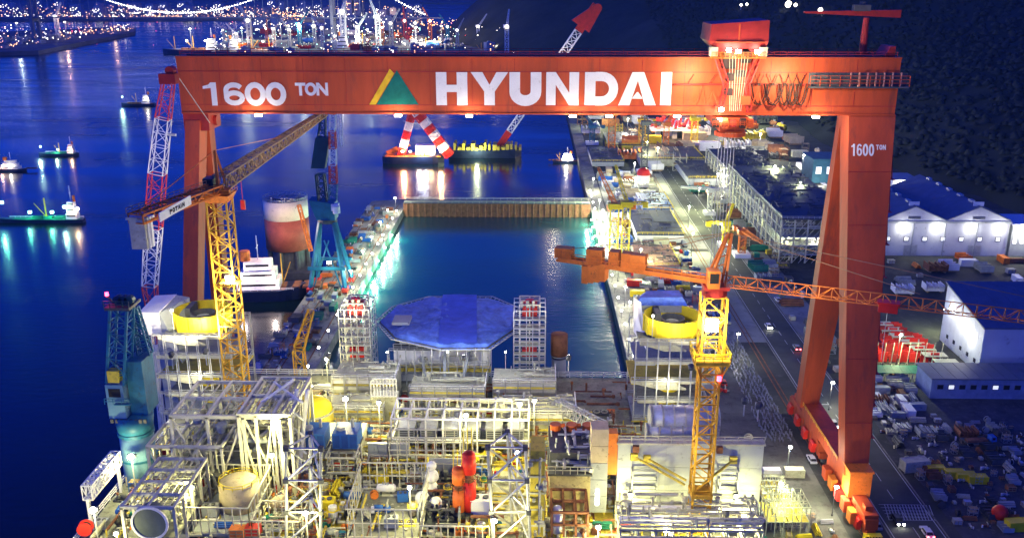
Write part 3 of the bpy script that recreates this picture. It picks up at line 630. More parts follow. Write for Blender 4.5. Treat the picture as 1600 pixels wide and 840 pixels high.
# ================================================================ THE OFFSHORE PLATFORM IN THE DOCK
ZD = 44.0
def fbx(x0, x1, yb, z0, yt, dep):      # box whose front face spans these photo pixels, standing on z0
    a = atz(x0, yb, z0); b = atz(x1, yb, z0); Y = (a.y+b.y)/2
    return (a.x, b.x, Y, Y+dep, z0, aty((x0+x1)/2, yt, Y).z)
HU = thing('offshore_platform', 'huge offshore platform hull and main deck under construction filling the near end of the dock', 'offshore platform', (-20, 150, -6))
m = MB()
for x in (-66, 22):
    for y in (112, 200): m.box(x-9, x+9, y-9, y+9, -9, 36)
m.build('column', YDECK, HU) if False else None
for x in (-64, 22):
    for y in (112, 198):
        c = MB(); c.cyl((x, y, -9), 9, 45, 24); c.build('column', GREY, HU, True)
m = MB(); m.box(-73, 31, 95, 198, 36, ZD-.3); m.build('hull_box', GREY, HU)
m = MB(); m.box(-75, 33, 92, 199, ZD-.3, ZD); m.build('main_deck', DECK, HU)
# painted deck areas as plates
for x0,x1,yb,yt,mt in ((470,570,836,742,YDECK),(330,470,838,745,YDECK),(560,650,835,742,DECK),(650,725,830,738,mat('blue_grey_deck',(.1,.13,.16),.7)),(725,830,832,735,PALE),(830,960,838,700,YDECK),(430,640,720,650,mat('worn_grey_deck',(.3,.29,.22),.8,0,.4,.4,.4)),(640,940,735,640,YDECK)):
    a = atz(x0, yb, ZD); b = atz(x1, yt, ZD); c = atz(x0, yt, ZD)
    m = MB(); m.box(a.x, b.x*.5+atz(x1,yb,ZD).x*.5, a.y, c.y, ZD+.01, ZD+.06+.004*(x0 % 7)); m.build('deck_plate', mt, HU)
m = MB(); m.rail([(-75,92,ZD),(-75,199,ZD)],1.4,.14,2.6,3); m.rail([(-75,199,ZD),(33,199,ZD),(33,92,ZD)],1.4,.14,2.6,3); m.build('deck_railing', WHT, HU)
def fence_grid(m, a, b, h, n, rows=2, t=.15):
    a = Vector(a); b = Vector(b)
    for k in range(rows+1): z = Vector((0,0,h*k/rows)); m.beam(a+z, b+z, t if 0 < k < rows else t*1.3)
    for i in range(n+1): p = a.lerp(b, i/n); m.beam(p, p+Vector((0,0,h)), t)
def frame3(m, x0,x1,y0,y1,z0,z1,nx,ny,nz,t):
    X = [x0+(x1-x0)*i/nx for i in range(nx+1)]; Y = [y0+(y1-y0)*i/ny for i in range(ny+1)]; Z = [z0+(z1-z0)*i/nz for i in range(nz+1)]
    for x in X:
        for y in Y: m.beam((x,y,z0),(x,y,z1),t)
    for z in Z[1:]:
        for x in X: m.beam((x,y0,z),(x,y1,z),t)
        for y in Y: m.beam((x0,y,z),(x1,y,z),t)
# ---- open framework modules on the left
def frame_module(label, x0,x1,y0,y1,z0,z1,nx,ny,t=.6, floors=(), braces=True, sub=6, mt=None, loc=None):
    M = thing('framework_module', label, 'steel module', ((x0+x1)/2, y0, z0), 'open steel framework modules'); mt = mt or CREAM; t *= .7
    X = [x0+(x1-x0)*i/nx for i in range(nx+1)]; Y = [y0+(y1-y0)*i/ny for i in range(ny+1)]
    for x in X:
        for y in Y: m = MB(); m.beam((x,y,z0),(x,y,z1),t); m.build('column', mt, M)
    for x in X: m = MB(); m.beam((x,y0-t/2,z1),(x,y1+t/2,z1),t,t*1.3); m.build('roof_girder', mt, M)
    for y in Y: m = MB(); m.beam((x0,y,z1+.03),(x1,y,z1+.03),t*.9,t*1.2); m.build('roof_girder', mt, M)
    m = MB(); k = nx*sub
    for i in range(1, k):
        x = x0+(x1-x0)*i/k
        if i % sub: m.beam((x,y0,z1-.1),(x,y1,z1-.1),t*.38)
    kk = ny*max(2, sub-2)
    for j in range(1, kk): y = y0+(y1-y0)*j/kk; m.beam((x0,y,z1-.35),(x1,y,z1-.35),t*.3)
    m.build('roof_joist', PALE, M)['kind'] = 'stuff'
    if braces:
        for i in range(nx):
            m = MB(); a, b = (X[i], X[i+1]) if i % 2 else (X[i+1], X[i]); m.beam((a,y0,z0),(b,y0,z1),t*.6); m.build('brace', mt, M)
        for j in range(ny): m = MB(); m.beam((x1,Y[j],z0),(x1,Y[j+1],z1),t*.6); m.build('brace', mt, M)
    for f in floors: m = MB(); m.box(x0,x1,y0,y1,f,f+.15); m.build('floor_plate', DECK, M)
    return M
rr = random.Random(11)
def piping(M, x0,x1,y0,y1,z0,z1,n, mt=None, name='pipework', r=(.1,.3), drop=.35):
    m = MB()
    for i in range(n):
        x = rr.uniform(x0,x1); y = rr.uniform(y0,y1); z = rr.uniform(z0,z1); q = rr.random(); rad = rr.uniform(*r)
        if q < .4: p = Vector((min(x1, x+rr.uniform(2,9)), y, z)); 
        elif q < .7: p = Vector((x, min(y1, y+rr.uniform(2,8)), z))
        else: p = Vector((x, y, min(z1, z+rr.uniform(1,4))))
        m.tube((x,y,z), p, rad, 6)
        if rr.random() < .4: m.cyl((p.x,p.y,p.z-.3), rad*1.8, .6, 7)
        if rr.random() < drop: m.tube(p, (p.x, p.y, z0), rad, 6)
    o = m.build(name, mt or PALE, M); o['kind'] = 'stuff'; return o
# A  the high module behind
a = atz(258,650,60); b = atz(366,650,60); c = atz(345,597,60)
MA = frame_module('tall white open framework module at the left rear corner of the platform', a.x+1, b.x+8, a.y, c.y, ZD, 60, 3, 2, .75, (50.5,), True, 3)
piping(MA, a.x+2,b.x+6,a.y+1,c.y-1,51,58,70); piping(MA, a.x+2,b.x+6,a.y+1,c.y-1,51,57,30,GREY,'ductwork',(.4,.9))
a2 = atz(372,648,60.5); b2 = atz(462,648,60.5)
MA2 = frame_module('white open framework module with latticed roof beside the yellow storage tank', a2.x, b2.x-1, a2.y, c.y+1, ZD, 60.5, 3, 2, .7, (52,), True, 3)
piping(MA2, a2.x+1,b2.x-2,a2.y+1,c.y,53,59,60)
# B  nearer left module with round fan face
a = atz(190,792,54); b = atz(262,792,54); c = atz(236,716,54)
MBm = frame_module('low framework module with a big round grey hatch in its face at the front left', a.x, b.x+1, a.y, c.y, ZD, 54, 2, 4, .6, (48.5,), False, 4)
piping(MBm, a.x+1,b.x,a.y+2,c.y-1,49.5,53,70)
q_ = aty(235,815,a.y-.3); m = MB(); m.tube((q_.x,a.y-.6,q_.z),(q_.x,a.y+1.5,q_.z),2.6,28); m.build('round_hatch', mat('hatch_green_grey',(.12,.15,.13),.6), MBm)
m = MB(); 
for k in range(28):
    t0 = 2*math.pi*k/28; t1 = 2*math.pi*(k+1)/28; m.beam((q_.x+2.8*math.cos(t0),a.y-.6,q_.z+2.8*math.sin(t0)),(q_.x+2.8*math.cos(t1),a.y-.6,q_.z+2.8*math.sin(t1)),.35)
m.build('hatch_rim', WHT, MBm)
a = atz(240,712,52); b = atz(352,716,52)
MC_ = frame_module('middle row framework module with slanting white braces, in front of the tall rear module', a.x, b.x, a.y-2, a.y+6, ZD, 55, 3, 1, .6, (49,), True, 3)
piping(MC_, a.x,b.x,a.y-1,a.y+5,50,54,40)
# truss gangways on the left edge
a = atz(137,778,50); b = atz(183,722,50)
GW = thing('edge_gangway', 'slanting white truss gangway along the left edge of the platform', 'gangway', (a.x, a.y, ZD))
m = MB(); m.truss((a.x,a.y,51),(b.x,b.y,51),1.6,2.6,10,.22,.14); m.build('truss', WHT, GW)
m = MB(); m.beam((a.x,a.y,49.6),(b.x,b.y,49.6),1.5,.12); m.build('walkway_plate', GAL, GW)
m = MB(); m.beam((a.x,a.y,ZD),(a.x,a.y,50),.5); m.beam((b.x,b.y,ZD),(b.x,b.y,50),.5); m.build('post', WHT, GW)
# ---- fenced bays of the front row
def bay(label, xl, xr, yb, z, ht, dep, n, nd, rows=2, mt=None, sides=True):
    a = atz(xl, yb, z); b = atz(xr, yb, z)
    B = thing('fenced_bay', label, 'railing frame', ((a.x+b.x)/2, a.y, z), 'white grid railings round the deck bays')
    m = MB(); fence_grid(m, (a.x,a.y,z), (b.x,a.y,z), ht, n, rows); m.build('front_panel', mt or CREAM, B)
    if dep:
        if sides:
            m = MB(); fence_grid(m, (a.x,a.y,z), (a.x,a.y+dep,z), ht, nd, rows); m.build('side_panel', mt or CREAM, B)
            m = MB(); fence_grid(m, (b.x,a.y,z), (b.x,a.y+dep,z), ht, nd, rows); m.build('side_panel', mt or CREAM, B)
        m = MB(); fence_grid(m, (a.x,a.y+dep,z), (b.x,a.y+dep,z), ht, n, rows); m.build('rear_panel', mt or CREAM, B)
    return B, a, b
B1, a, b = bay('tall white grid railing frame round the tan tank at the front left', 290, 392, 832, 46, 4.8, 14, 8, 8)
m = MB(); m.box(a.x+1,b.x-1,a.y+.5,a.y+13,45,45.95); m.build('plinth', GREY, B1)
B2, a, b = bay('white grid railing frame in front of the blue machines at front centre', 542, 657, 838, 46, 5.2, 15, 9, 8)
m = MB(); m.box(a.x+.5,b.x-.5,a.y+.3,a.y+14.5,45,45.95); m.build('plinth', DECK, B2)
B3, a, b = bay('long low white railing along the front edge beside the red vessels', 657, 765, 842, 46, 2.6, 0, 10, 1, 1)
B4, a, b = bay('low white railing on the yellow deck left of the blue generators', 510, 556, 737, 47, 3.0, 5, 4, 3, 2)
B5, a, b = bay('white grid railing in front of the six grey ventilators', 607, 738, 722, 48, 5.2, 3, 9, 2, 2)
B6, a, b = bay('short white railing below the ventilator frame', 575, 768, 742, 45.5, 2.6, 3, 13, 1, 1)
B7, a, b = bay('low white railing frame in the front row right of the orange crates', 395, 470, 838, 46, 3.0, 6, 7, 3, 1)
B8, a, b = bay('white railing on the roof by the arched cage', 630, 800, 640, 52, 2.2, 0, 14, 1, 1)
# F: ventilator frame with six vents
x0,x1,y0,y1,z0,z1 = fbx(612, 826, 690, 48, 655, 9)
VF = thing('ventilator_frame', 'long frame with a row of six grey ventilator boxes in the middle of the deck', 'vent frame', ((x0+x1)/2, y0, ZD))
m = MB(); frame3(m, x0,x1,y0,y1,ZD,z1,8,2,2,.28); m.build('frame', WHT, VF)
m = MB(); m.box(x0,x1,y0,y1,47.6,47.9); m.build('floor_plate', DECK, VF)
for k in range(6):
    x = x0+1.2+k*(x1-x0-1)/6; m = MB(); m.box(x,x+3.1,y0+.8,y0+5,48,50.2); m.box(x-.1,x+3.2,y0+.6,y0+5.2,50.2,50.6); v = m.build('ventilator', GAL, VF)
    m = MB(); [m.box(x+.2,x+2.9,y0+.7,y0+.78,48.3+.45*j,48.55+.45*j) for j in range(4)]; m.build('louvre', DGREY, v)
piping(VF, x0,x1,y0+5,y1,49,53,50)
# tall tripod lattice towers (grey) in front
def tripod(label, xb, yb, z, xt, yt, w, mt):
    b_ = atz(xb, yb, z); t_ = aty(xt, yt, b_.y)
    T = thing('lattice_tower', label, 'lattice tower', (b_.x, b_.y, z), 'grey triangular lattice towers on the deck')
    t = .42; A = [Vector((b_.x+dx*w, b_.y+dy*w, z)) for dx, dy in ((-.5,-.3),(.5,-.3),(0,.55))]; Z = t_.z
    B = [Vector((t_.x+dx*w*.98, b_.y+dy*w, Z)) for dx, dy in ((-.5,-.3),(.5,-.3),(0,.55))]
    for p, q in zip(A, B): m = MB(); m.tube(p, q, t*.6, 8); m.build('chord', mt, T)
    n = 3; m = MB()
    for i in range(n):
        for j in range(3):
            p = A[j].lerp(B[j], i/n); q = A[(j+1) % 3].lerp(B[(j+1) % 3], (i+1)/n); m.tube(p, q, t*.4, 6)
            m.tube(A[j].lerp(B[j], (i+1)/n), A[(j+1) % 3].lerp(B[(j+1) % 3], (i+1)/n), t*.4, 6)
    m.build('bracing', mt, T)
    for i in range(n+1):
        for p, q in zip(A, B): c = p.lerp(q, i/n); m = MB(); m.cbox((c.x, c.y, c.z-.35), .8, .8, .7); m.build('node', DGREY, T)
    return T
tripod('grey triangular lattice tower standing left of the yellow deck', 478, 838, 46, 478, 692, 5.6, GAL)
tripod('grey triangular lattice tower standing by the right hand floodlights', 800, 838, 46, 792, 690, 6.0, GAL)
# pair of tall bare tubes with knee braces (left centre)
b_ = atz(436,722,48); TB = thing('braced_mast', 'tall white braced twin tube mast rising between the framework modules', 'braced mast', tuple(b_))
m = MB(); top = aty(462,612,b_.y)
for dx in (0, 3.2): m.tube((b_.x+dx,b_.y,ZD),(top.x+dx*.6,b_.y+1,top.z),.38,10)
for k in range(5):
    z = ZD+3+k*3.4; m.beam((b_.x-4+k*.5,b_.y-1,z),(b_.x+3.6,b_.y+1,z+3.6),.4); m.beam((b_.x+5.5,b_.y-1,z),(b_.x,b_.y+1,z+3.2),.3)
m.build('tube', WHT, TB)
# E blue generators
for i, (xl, xr) in enumerate(((470,508),(520,559))):
    x0,x1,y0,y1,z0,z1 = fbx(xl, xr, 703, 49, 678, 5)
    G = thing('generator', ('left' if i == 0 else 'right')+' one of the two blue generator sets on the plinth behind the yellow deck', 'generator', ((x0+x1)/2, y0, 49), 'blue generator sets')
    m = MB(); m.box(x0,x1,y0,y1,49.3,z1); m.build('housing', BLUE, G); m = MB(); m.box(x0-.2,x1+.2,y0-.2,y1+.2,49.02,49.3); m.build('base_frame', DGREY, G)
    for k in range(3): w_ = (x1-x0)/3; m = MB(); m.box(x0+w_*k+.2,x0+w_*(k+1)-.2,y0-.08,y0,49.5,z1-.3); m.build('side_panel', mat('deep_blue_paint',(.02,.07,.3),.5), G)
    m = MB(); m.cyl(((x0+x1)/2-1,y0+2,z1),.8,.6,14); m.cyl(((x0+x1)/2+1,y0+3,z1),.3,1.6,10); m.build('exhaust', GAL, G)
x0,x1,y0,y1,z0,z1 = fbx(462, 566, 722, ZD, 704, 7); m = MB(); m.box(x0,x1,y0,y1,ZD+.1,48.98)
PL = thing('generator_plinth', 'pale steel plinth carrying the blue generators', 'plinth', ((x0+x1)/2,y0,ZD)); m.build('plinth_body', PALE, PL)
m = MB(); frame3(m, x0,x1,y0-.6,y0-.2,ZD,48.9,9,1,2,.2); m.build('front_frame', WHT, PL)
# O yellow spherical tank
c = aty(487,648,172); S = thing('storage_tank', 'pale yellow round topped storage tank beside the rear framework', 'tank', (c.x,172,ZD))
m = MB(); m.cyl((c.x,172,ZD),4.4,c.z-ZD+1,28); m.build('shell', YDECK, S, True); m = MB(); m.dome((c.x,172,c.z+1),4.4,28,6,.7); m.build('dome', YEL, S, True)
m = MB(); m.cyl((c.x,172,c.z+4),.4,2.2,10); m.ring((c.x,172,c.z+1),4.4,4.7,.4,28); m.build('vent', PALE, S)
c = aty(375,778,atz(375,800,47).y+4); S = thing('storage_tank', 'squat tan storage tank inside the grid railing at the front left', 'tank', (c.x,c.y,46))
m = MB(); m.cyl((c.x,c.y,46),3.4,4.4,26); m.build('shell', TAN, S, True); m = MB(); m.dome((c.x,c.y,50.4),3.4,26,4,.25); m.build('dome', TAN, S, True)
m = MB(); m.rail([(c.x+3.3*math.cos(k*math.pi/6),c.y+3.3*math.sin(k*math.pi/6),50.4) for k in range(13)],1,.08,2); m.build('roof_railing', YEL, S)
# ---- accommodation block
x0,x1,y0,y1,z0,z1 = fbx(617, 763, 602, 43, 547, 12)
LQ = thing('accommodation_block', 'long white two storey accommodation block below the blue covered helideck', 'accommodation block', ((x0+x1)/2, y0, ZD))
zm = (43+z1)/2; y0 -= 0
for za, zb_, nm in ((ZD+.1, zm-.35, 'lower_storey'), (zm+.2, z1, 'upper_storey')):
    m = MB(); m.box(x0,x1,y0,y1,za,zb_); st_ = m.build(nm, WHT, LQ)
    for k in range(7):
        w_ = (x1-x0)/7; m = MB(); m.box(x0+w_*k+.08,x0+w_*(k+1)-.08,y0-.1,y0-.01,za+.15,zb_-.1); m.build('wall_panel', WHT, st_)
        if False: m = MB(); m.box(x0+w_*k+w_*.35,x0+w_*k+w_*.62,y0-.16,y0-.11,za+1.5,zb_-.9); m.build('window', BLK, st_)
m = MB(); m.box(x0-.6,x1+.6,y0-1.4,y0,zm-.3,zm-.1); m.rail([(x0-.6,y0-1.35,zm-.1),(x1+.6,y0-1.35,zm-.1)],1.2,.12,1.8); m.build('balcony', YDECK, LQ)
m = MB(); m.box(x0-.2,x1+.2,y0-.2,y1,z1,z1+.25); m.build('roof_slab', DGREY, LQ)
m = MB()
for k in range(9): xx = x0+1+k*(x1-x0-4)/8; m.box(xx,xx+rr.uniform(1,2.2),y0+rr.uniform(.5,3),y0+rr.uniform(4,6),z1+.25,z1+rr.uniform(.8,2.2))
m.build('roof_unit', GREY, LQ)['kind'] = 'stuff'
m = MB(); m.rail([(x0,y0-.1,z1+.25),(x1,y0-.1,z1+.25)],1.3,.12,1.7); m.build('roof_railing', GAL, LQ)
ZLQ = z1
m = MB(); frame3(m, x0-.8,x1+.8,y0-2.6,y0-1.5,ZD,z1+1,12,1,3,.13); m.build('scaffolding', GAL, LQ)
piping(LQ, x0,x1,y0-1.4,y0-.3,ZD+.5,z1-1,26,PALE,'wall_pipes',(.08,.2))
# helideck with blue tarpaulin
zh = 55.5
oc = [(593,500),(618,478),(672,463),(765,463),(806,480),(803,512),(762,540),(690,541),(617,525)]
pts = [atz(x, y, zh) for x, y in oc]; pts = pts[::-1]
cxh = sum(p.x for p in pts)/len(pts); cyh = sum(p.y for p in pts)/len(pts)
HD = thing('helideck', 'octagonal helideck platform behind the accommodation block, rimmed by a safety net', 'helideck', (cxh, cyh, ZD))
m = MB(); m.poly([(p.x,p.y) for p in pts], zh-1.1, zh-.35); m.build('deck', DGREY, HD)
m = MB(); rim = [Vector((p.x+(p.x-cxh)*.07, p.y+(p.y-cyh)*.07, zh-.4)) for p in pts]
for i in range(len(rim)):
    a, b = rim[i], rim[(i+1) % len(rim)]; c_, d_ = pts[i], pts[(i+1) % len(rim)]; m.beam(a, b, .2); n = max(2, int((b-a).length/1.4))
    for k in range(n): m.beam(a.lerp(b,k/n), Vector((c_.x,c_.y,zh-.8)).lerp(Vector((d_.x,d_.y,zh-.8)),k/n), .12)
m.build('safety_net', GAL, HD)
m = MB()
for k in range(6):
    a = pts[k]; m.beam((a.x*.6+cxh*.4, a.y*.6+cyh*.4, zh-1.1), (a.x*.35+cxh*.65, a.y*.2+(190)*.8, ZD), .6)
m.build('support_strut', GREY, HD)
TARP = mat('blue_tarpaulin', (.1,.19,.62), .55, 0, .45, .35, .25, (.2,.3,.6), 1.0)
tpn = MB(); n = 46; xa = min(p.x for p in pts); xb = max(p.x for p in pts); ya = min(p.y for p in pts); yb_ = max(p.y for p in pts)
def inside(x, y):
    c = False
    for i in range(len(pts)):
        a, b = pts[i], pts[i-1]
        if (a.y > y) != (b.y > y) and x < (b.x-a.x)*(y-a.y)/(b.y-a.y)+a.x: c = not c
    return c
# draped sheet as radial grid with seams and billows
nr, na = 26, 144
def edge(t):
    dx, dy = math.cos(t), math.sin(t); best = 1
    for i in range(len(pts)):
        a, b = pts[i], pts[(i+1) % len(pts)]; ex, ey = b.x-a.x, b.y-a.y; den = dx*ey-dy*ex
        if abs(den) < 1e-9: continue
        u = ((a.x-cxh)*ey-(a.y-cyh)*ex)/den; v = ((a.x-cxh)*dy-(a.y-cyh)*dx)/den
        if u > 0 and -1e-6 <= v <= 1+1e-6: return u
    return 15
vs = [(cxh, cyh, zh+.5)]
for j in range(1, nr+1):
    for i in range(na):
        t = 2*math.pi*i/na; e = edge(t)*j/nr*1.01; x = cxh+e*math.cos(t); y = cyh+e*math.sin(t)
        z = zh+.35+.9*noise.noise((x*.22, y*.1, 4))+.6*abs(noise.noise((x*.6, y*.25, 9)))+.35*noise.noise((x*1.6, y*.9, 2))-.5*(j/nr)**4; 
        z = max(z, zh-.3)
        if j == nr: z = zh-.9
        vs.append((x, y, z))
fs = [(0, 1+i, 1+(i+1) % na) for i in range(na)]
for j in range(nr-1):
    for i in range(na): fs.append((1+j*na+i, 1+(j+1)*na+i, 1+(j+1)*na+(i+1) % na, 1+j*na+(i+1) % na))
tpn.add(vs, fs); tp = tag(tpn.build('tarpaulin', TARP, smooth=True), 'big bright blue tarpaulin draped over the octagonal helideck', 'tarpaulin')
T2 = mat('darker_blue_tarpaulin', (.05,.1,.55), .5, 0, .3, .3, 0, bump=.9)
m = MB(); a = atz(685,541,zh); b = atz(745,541,zh); c = atz(745,464,zh); d = atz(692,464,zh)
N = 10; vs = []
for j in range(N+1):
    for i in range(5):
        p = a.lerp(b,i/4).lerp(d.lerp(c,i/4), j/N); vs.append((p.x,p.y,zh+.62+max(0,.9*noise.noise((p.x*.22,p.y*.1,4)))+.35*abs(noise.noise((p.x*.6,p.y*.25,9)))))
m.add(vs, [(j*5+i,j*5+i+1,(j+1)*5+i+1,(j+1)*5+i) for j in range(N) for i in range(4)]); o = m.build('centre_strip', T2, tp, True)
m = MB(); p = atz(628,507,zh); m.box(p.x-2,p.x+2,p.y-2,p.y+3,zh+.6,zh+1.3); m.build('grey_patch', GREY, tp)
m = MB()
for k in range(7):
    t = (k+.5)/7; p = a.lerp(b,t*1.6-.3); m.tube((p.x,p.y+.3,zh-.5),(p.x,p.y-.5,zh-2.2),.06,5)
m.build('tie_rope', WHT, tp)
# ---- scaffolded towers with red heads
def scaf_tower(label, xl, xr, yb, yt, z, redrows):
    x0,x1,y0,y1,z0,z1 = fbx(xl, xr, yb, z, yt, 7)
    T = thing('scaffolded_tower', label, 'scaffold tower', ((x0+x1)/2, y0, z), 'scaffolded towers either side of the helideck')
    m = MB(); frame3(m, x0-.8,x1+.8,y0-.8,y1+.8,z,z1,5,3,8,.16); m.build('scaffolding', GAL, T)
    cx = (x0+x1)/2; hh = z1-z
    m = MB(); frame3(m, x0+.5,x1-.5,y0+.5,y1-.5,z,z1+1,2,2,6,.26); m.build('inner_frame', CREAM, T)
    for f0, f1 in redrows: m = MB(); m.box(cx-1.7,cx+1.7,y0+1.2,y1-2,z+hh*f0,z+hh*f1); m.cyl((cx,y0+2.5,z+hh*f1),1.0,1.0,12); m.build('winch_housing', BRED, T)
    for k in range(1, 8): zz = z+hh*k/8; m = MB(); m.box(x0-.8,x1+.8,y0-.8,y0+.6,zz+.12,zz+.2); m.build('plank', PALE, T)
    m = MB(); [m.cyl((x0+1+k*1.3,y0+1,z1+.2),.35,1.6,8) for k in range(3)]; m.build('sheave', PALE, T); return T
scaf_tower('narrow scaffolded tower with red winches left of the blue tarpaulin', 541, 577, 592, 482, 45, ((.28,.42),(.82,1.04)))
scaf_tower('narrow scaffolded tower with a red head right of the blue tarpaulin', 808, 846, 592, 484, 45, ((.3,.4),(.86,1.03)))
# grey column with brown top right of helideck
x0,x1,y0,y1,z0,z1 = fbx(862, 884, 612, 40, 527, 4); cx = (x0+x1)/2
CO_ = thing('exhaust_column', 'grey cylindrical column with a brown top beside the right scaffolded tower', 'column', (cx, y0+2, 40))
m = MB(); m.cyl((cx,y0+2,36),1.7,z1-36-5,18); m.build('shaft', GREY, CO_, True); m = MB(); m.cyl((cx,y0+2,z1-5),2.0,5,18); m.build('cap', RUST, CO_, True)
m = MB(); [m.ring((cx,y0+2,36+k*4),1.7,1.85,.3,18) for k in range(1,5)]; m.build('band', DGREY, CO_)
# side modules beside accommodation
def side_module(label, xl, xr, yb, yt, dep, z0=ZD):
    x0,x1,y0,y1,_,z1 = fbx(xl, xr, yb, z0, yt, dep)
    M = thing('deck_module', label, 'deck module', ((x0+x1)/2, y0, z0), 'pale plated deck modules')
    h = (z1-z0)
    m = MB(); m.box(x0,x1,y0+1.5,y1,z0,z1); m.build('casing', PALE, M)
    n = max(3, int((x1-x0)/2.6)); w_ = (x1-x0)/n
    for k in range(n): m = MB(); m.box(x0+w_*k+.1,x0+w_*(k+1)-.1,y0+1.35,y0+1.5,z0+h*.55,z1-.3); m.build('wall_panel', WHT, M)
    m = MB(); frame3(m, x0,x1,y0,y0+1.2,z0,z1+1.2,n,1,3,.16); m.build('scaffolding', GAL, M)
    m = MB()
    for f in (1/3, 2/3): m.box(x0,x1,y0,y0+1.2,z0+(h+1.2)*f,z0+(h+1.2)*f+.08)
    m.build('scaffold_boards', YDECK, M)
    m = MB(); m.rail([(x0,y0,z1+.1),(x1,y0,z1+.1),(x1,y1,z1+.1)],1.2,.12,1.8); m.build('roof_railing', WHT, M)
    piping(M, x0+.5,x1-.5,y0+2,y1-1,z1+.1,z1+1.8,int((x1-x0)*1.4)); return M
side_module('pale plated module with scaffolding left of the accommodation block', 520, 618, 634, 596, 10)
side_module('pale plated module right of the accommodation block, below the scaffolded tower', 770, 868, 636, 602, 9)
side_module('low scaffolded module directly below the accommodation block', 640, 758, 640, 612, 8)
side_module('pale scaffolded module with yellow boards at the rear centre left', 500, 600, 668, 642, 8)
side_module('broad pale module under the bright floodlights at the rear right', 770, 900, 690, 650, 9)
# arched white cage
x0,x1,y0,y1,z0,z1 = fbx(580, 620, 620, 50, 590, 3)
AC = thing('arched_cage', 'small white arched cage of vertical bars in front of the red winch tower', 'cage', ((x0+x1)/2, y0, 50)); m = MB(); L = x1-x0
for k in range(9):
    x = x0+L*k/8; zt_ = 50+(z1-50)*min(1, .55+.9*math.sin(math.pi*min(.5, (k+1)/10)))*.95; m.beam((x,y0,50),(x,y0,zt_),.22)
    if k: m.beam((x-L/8,y0,zp),(x,y0,zt_),.25)
    zp = zt_
m.beam((x0,y0,50.2),(x1,y0,50.2),.25); m.beam((x0,y0,53),(x1,y0,53),.2); m.build('bars', WHT, AC)
m = MB(); m.box(x0,x1,y0,y0+3,ZD,50.1); m.build('base', PALE, AC)
# gangway truss to the right
a = aty(872,632,172); b = aty(943,668,160); GW = thing('sloping_gangway', 'long grey truss gangway sloping down to the right rear of the deck', 'gangway', tuple(b))
m = MB(); m.truss(a, b, 1.6, 2.2, 12, .2, .13); m.build('truss', GAL, GW); m = MB(); m.beam(a-Vector((0,0,1.2)), b-Vector((0,0,1.2)), 1.5, .12); m.build('walkway_plate', GAL, GW)
# red vessels front
b_ = atz(728,800,46)
for i, (px, mt, hh, nm) in enumerate(((718,mat('orange_red_paint',(.75,.16,.03),.45),8,'orange'),(734,BRED,11,'bright red'))):
    c = atz(px, 800, 46); V = thing('process_column', f'{nm} upright process column in the front row', 'process column', (c.x,c.y,46))
    m = MB(); m.cyl((c.x,c.y,46.6),1.15,hh*.5,16); m.build('lower_shell', mt, V, True); m = MB(); m.cyl((c.x,c.y,46.6+hh*.5),.8,hh*.15,12); m.rail([(c.x+1.4*math.cos(k*math.pi/4),c.y+1.4*math.sin(k*math.pi/4),46.6+hh*.5) for k in range(9)],1,.1,2); m.build('neck', RUST, V)
    m = MB(); m.cyl((c.x,c.y,46.6+hh*.65),1.15,hh*.3,16); m.dome((c.x,c.y,46.6+hh*.95),1.15,16,4,.6); m.build('upper_shell', mt, V, True)
    m = MB(); m.ring((c.x,c.y,46),.9,1.3,.6,14); m.build('skirt', DGREY, V)
    m = MB(); [m.beam((c.x-1+.7*k,c.y+1.3,46.6+hh*.8),(c.x-1+.7*k,c.y+1.3,46.6+hh*1.35),.14) for k in range(3)]; m.build('lifting_bar', YEL, V)
# dark hold with white tanks
x0,x1,y0,y1,z0,z1 = fbx(655, 716, 815, 46, 800, 20); m = MB(); m.box(x0,x1,y0,y1-4,45.2,45.6); 
HB = thing('equipment_bay', 'dark grey recessed bay holding three wrapped white vessels', 'equipment bay', ((x0+x1)/2,y0,45)); m.build('floor', mat('dark_bay_floor',(.06,.07,.08),.7), HB)
m = MB(); m.box(x0-.3,x0,y0,y1-4,45.2,48); m.box(x1,x1+.3,y0,y1-4,45.2,48); m.box(x0,x1,y1-4,y1-3.7,45.2,49); m.build('bulkhead', GREY, HB)
piping(HB, x0+1,x1-1,y0,y1-5,45.6,47.5,40,DGREY)
for i,(px,py,h_,r_) in enumerate(((674,768,6,1.3),(660,784,2.6,1.3),(681,792,3,1.2))):
    c = atz(px,py,46); V = thing('wrapped_vessel', ['tall white wrapped vessel with two bulges in the dark bay','short white wrapped vessel at the left wall of the dark bay','short white wrapped vessel in front of the tall one'][i], 'vessel', (c.x,c.y,45.6))
    m = MB(); m.dome((c.x,c.y,46.8),r_,14,4,1.0,True)
    if h_ > 4: m.dome((c.x+.2,c.y,49.2),r_*.95,14,4,1.0,True); m.dome((c.x+.1,c.y+.4,51.0),r_*.7,14,4,1.0,True)
    m.build('wrapping', WHT, V, True); m = MB(); m.cyl((c.x,c.y,45.6),r_*.8,.6,12); m.build('foot', GREY, V)
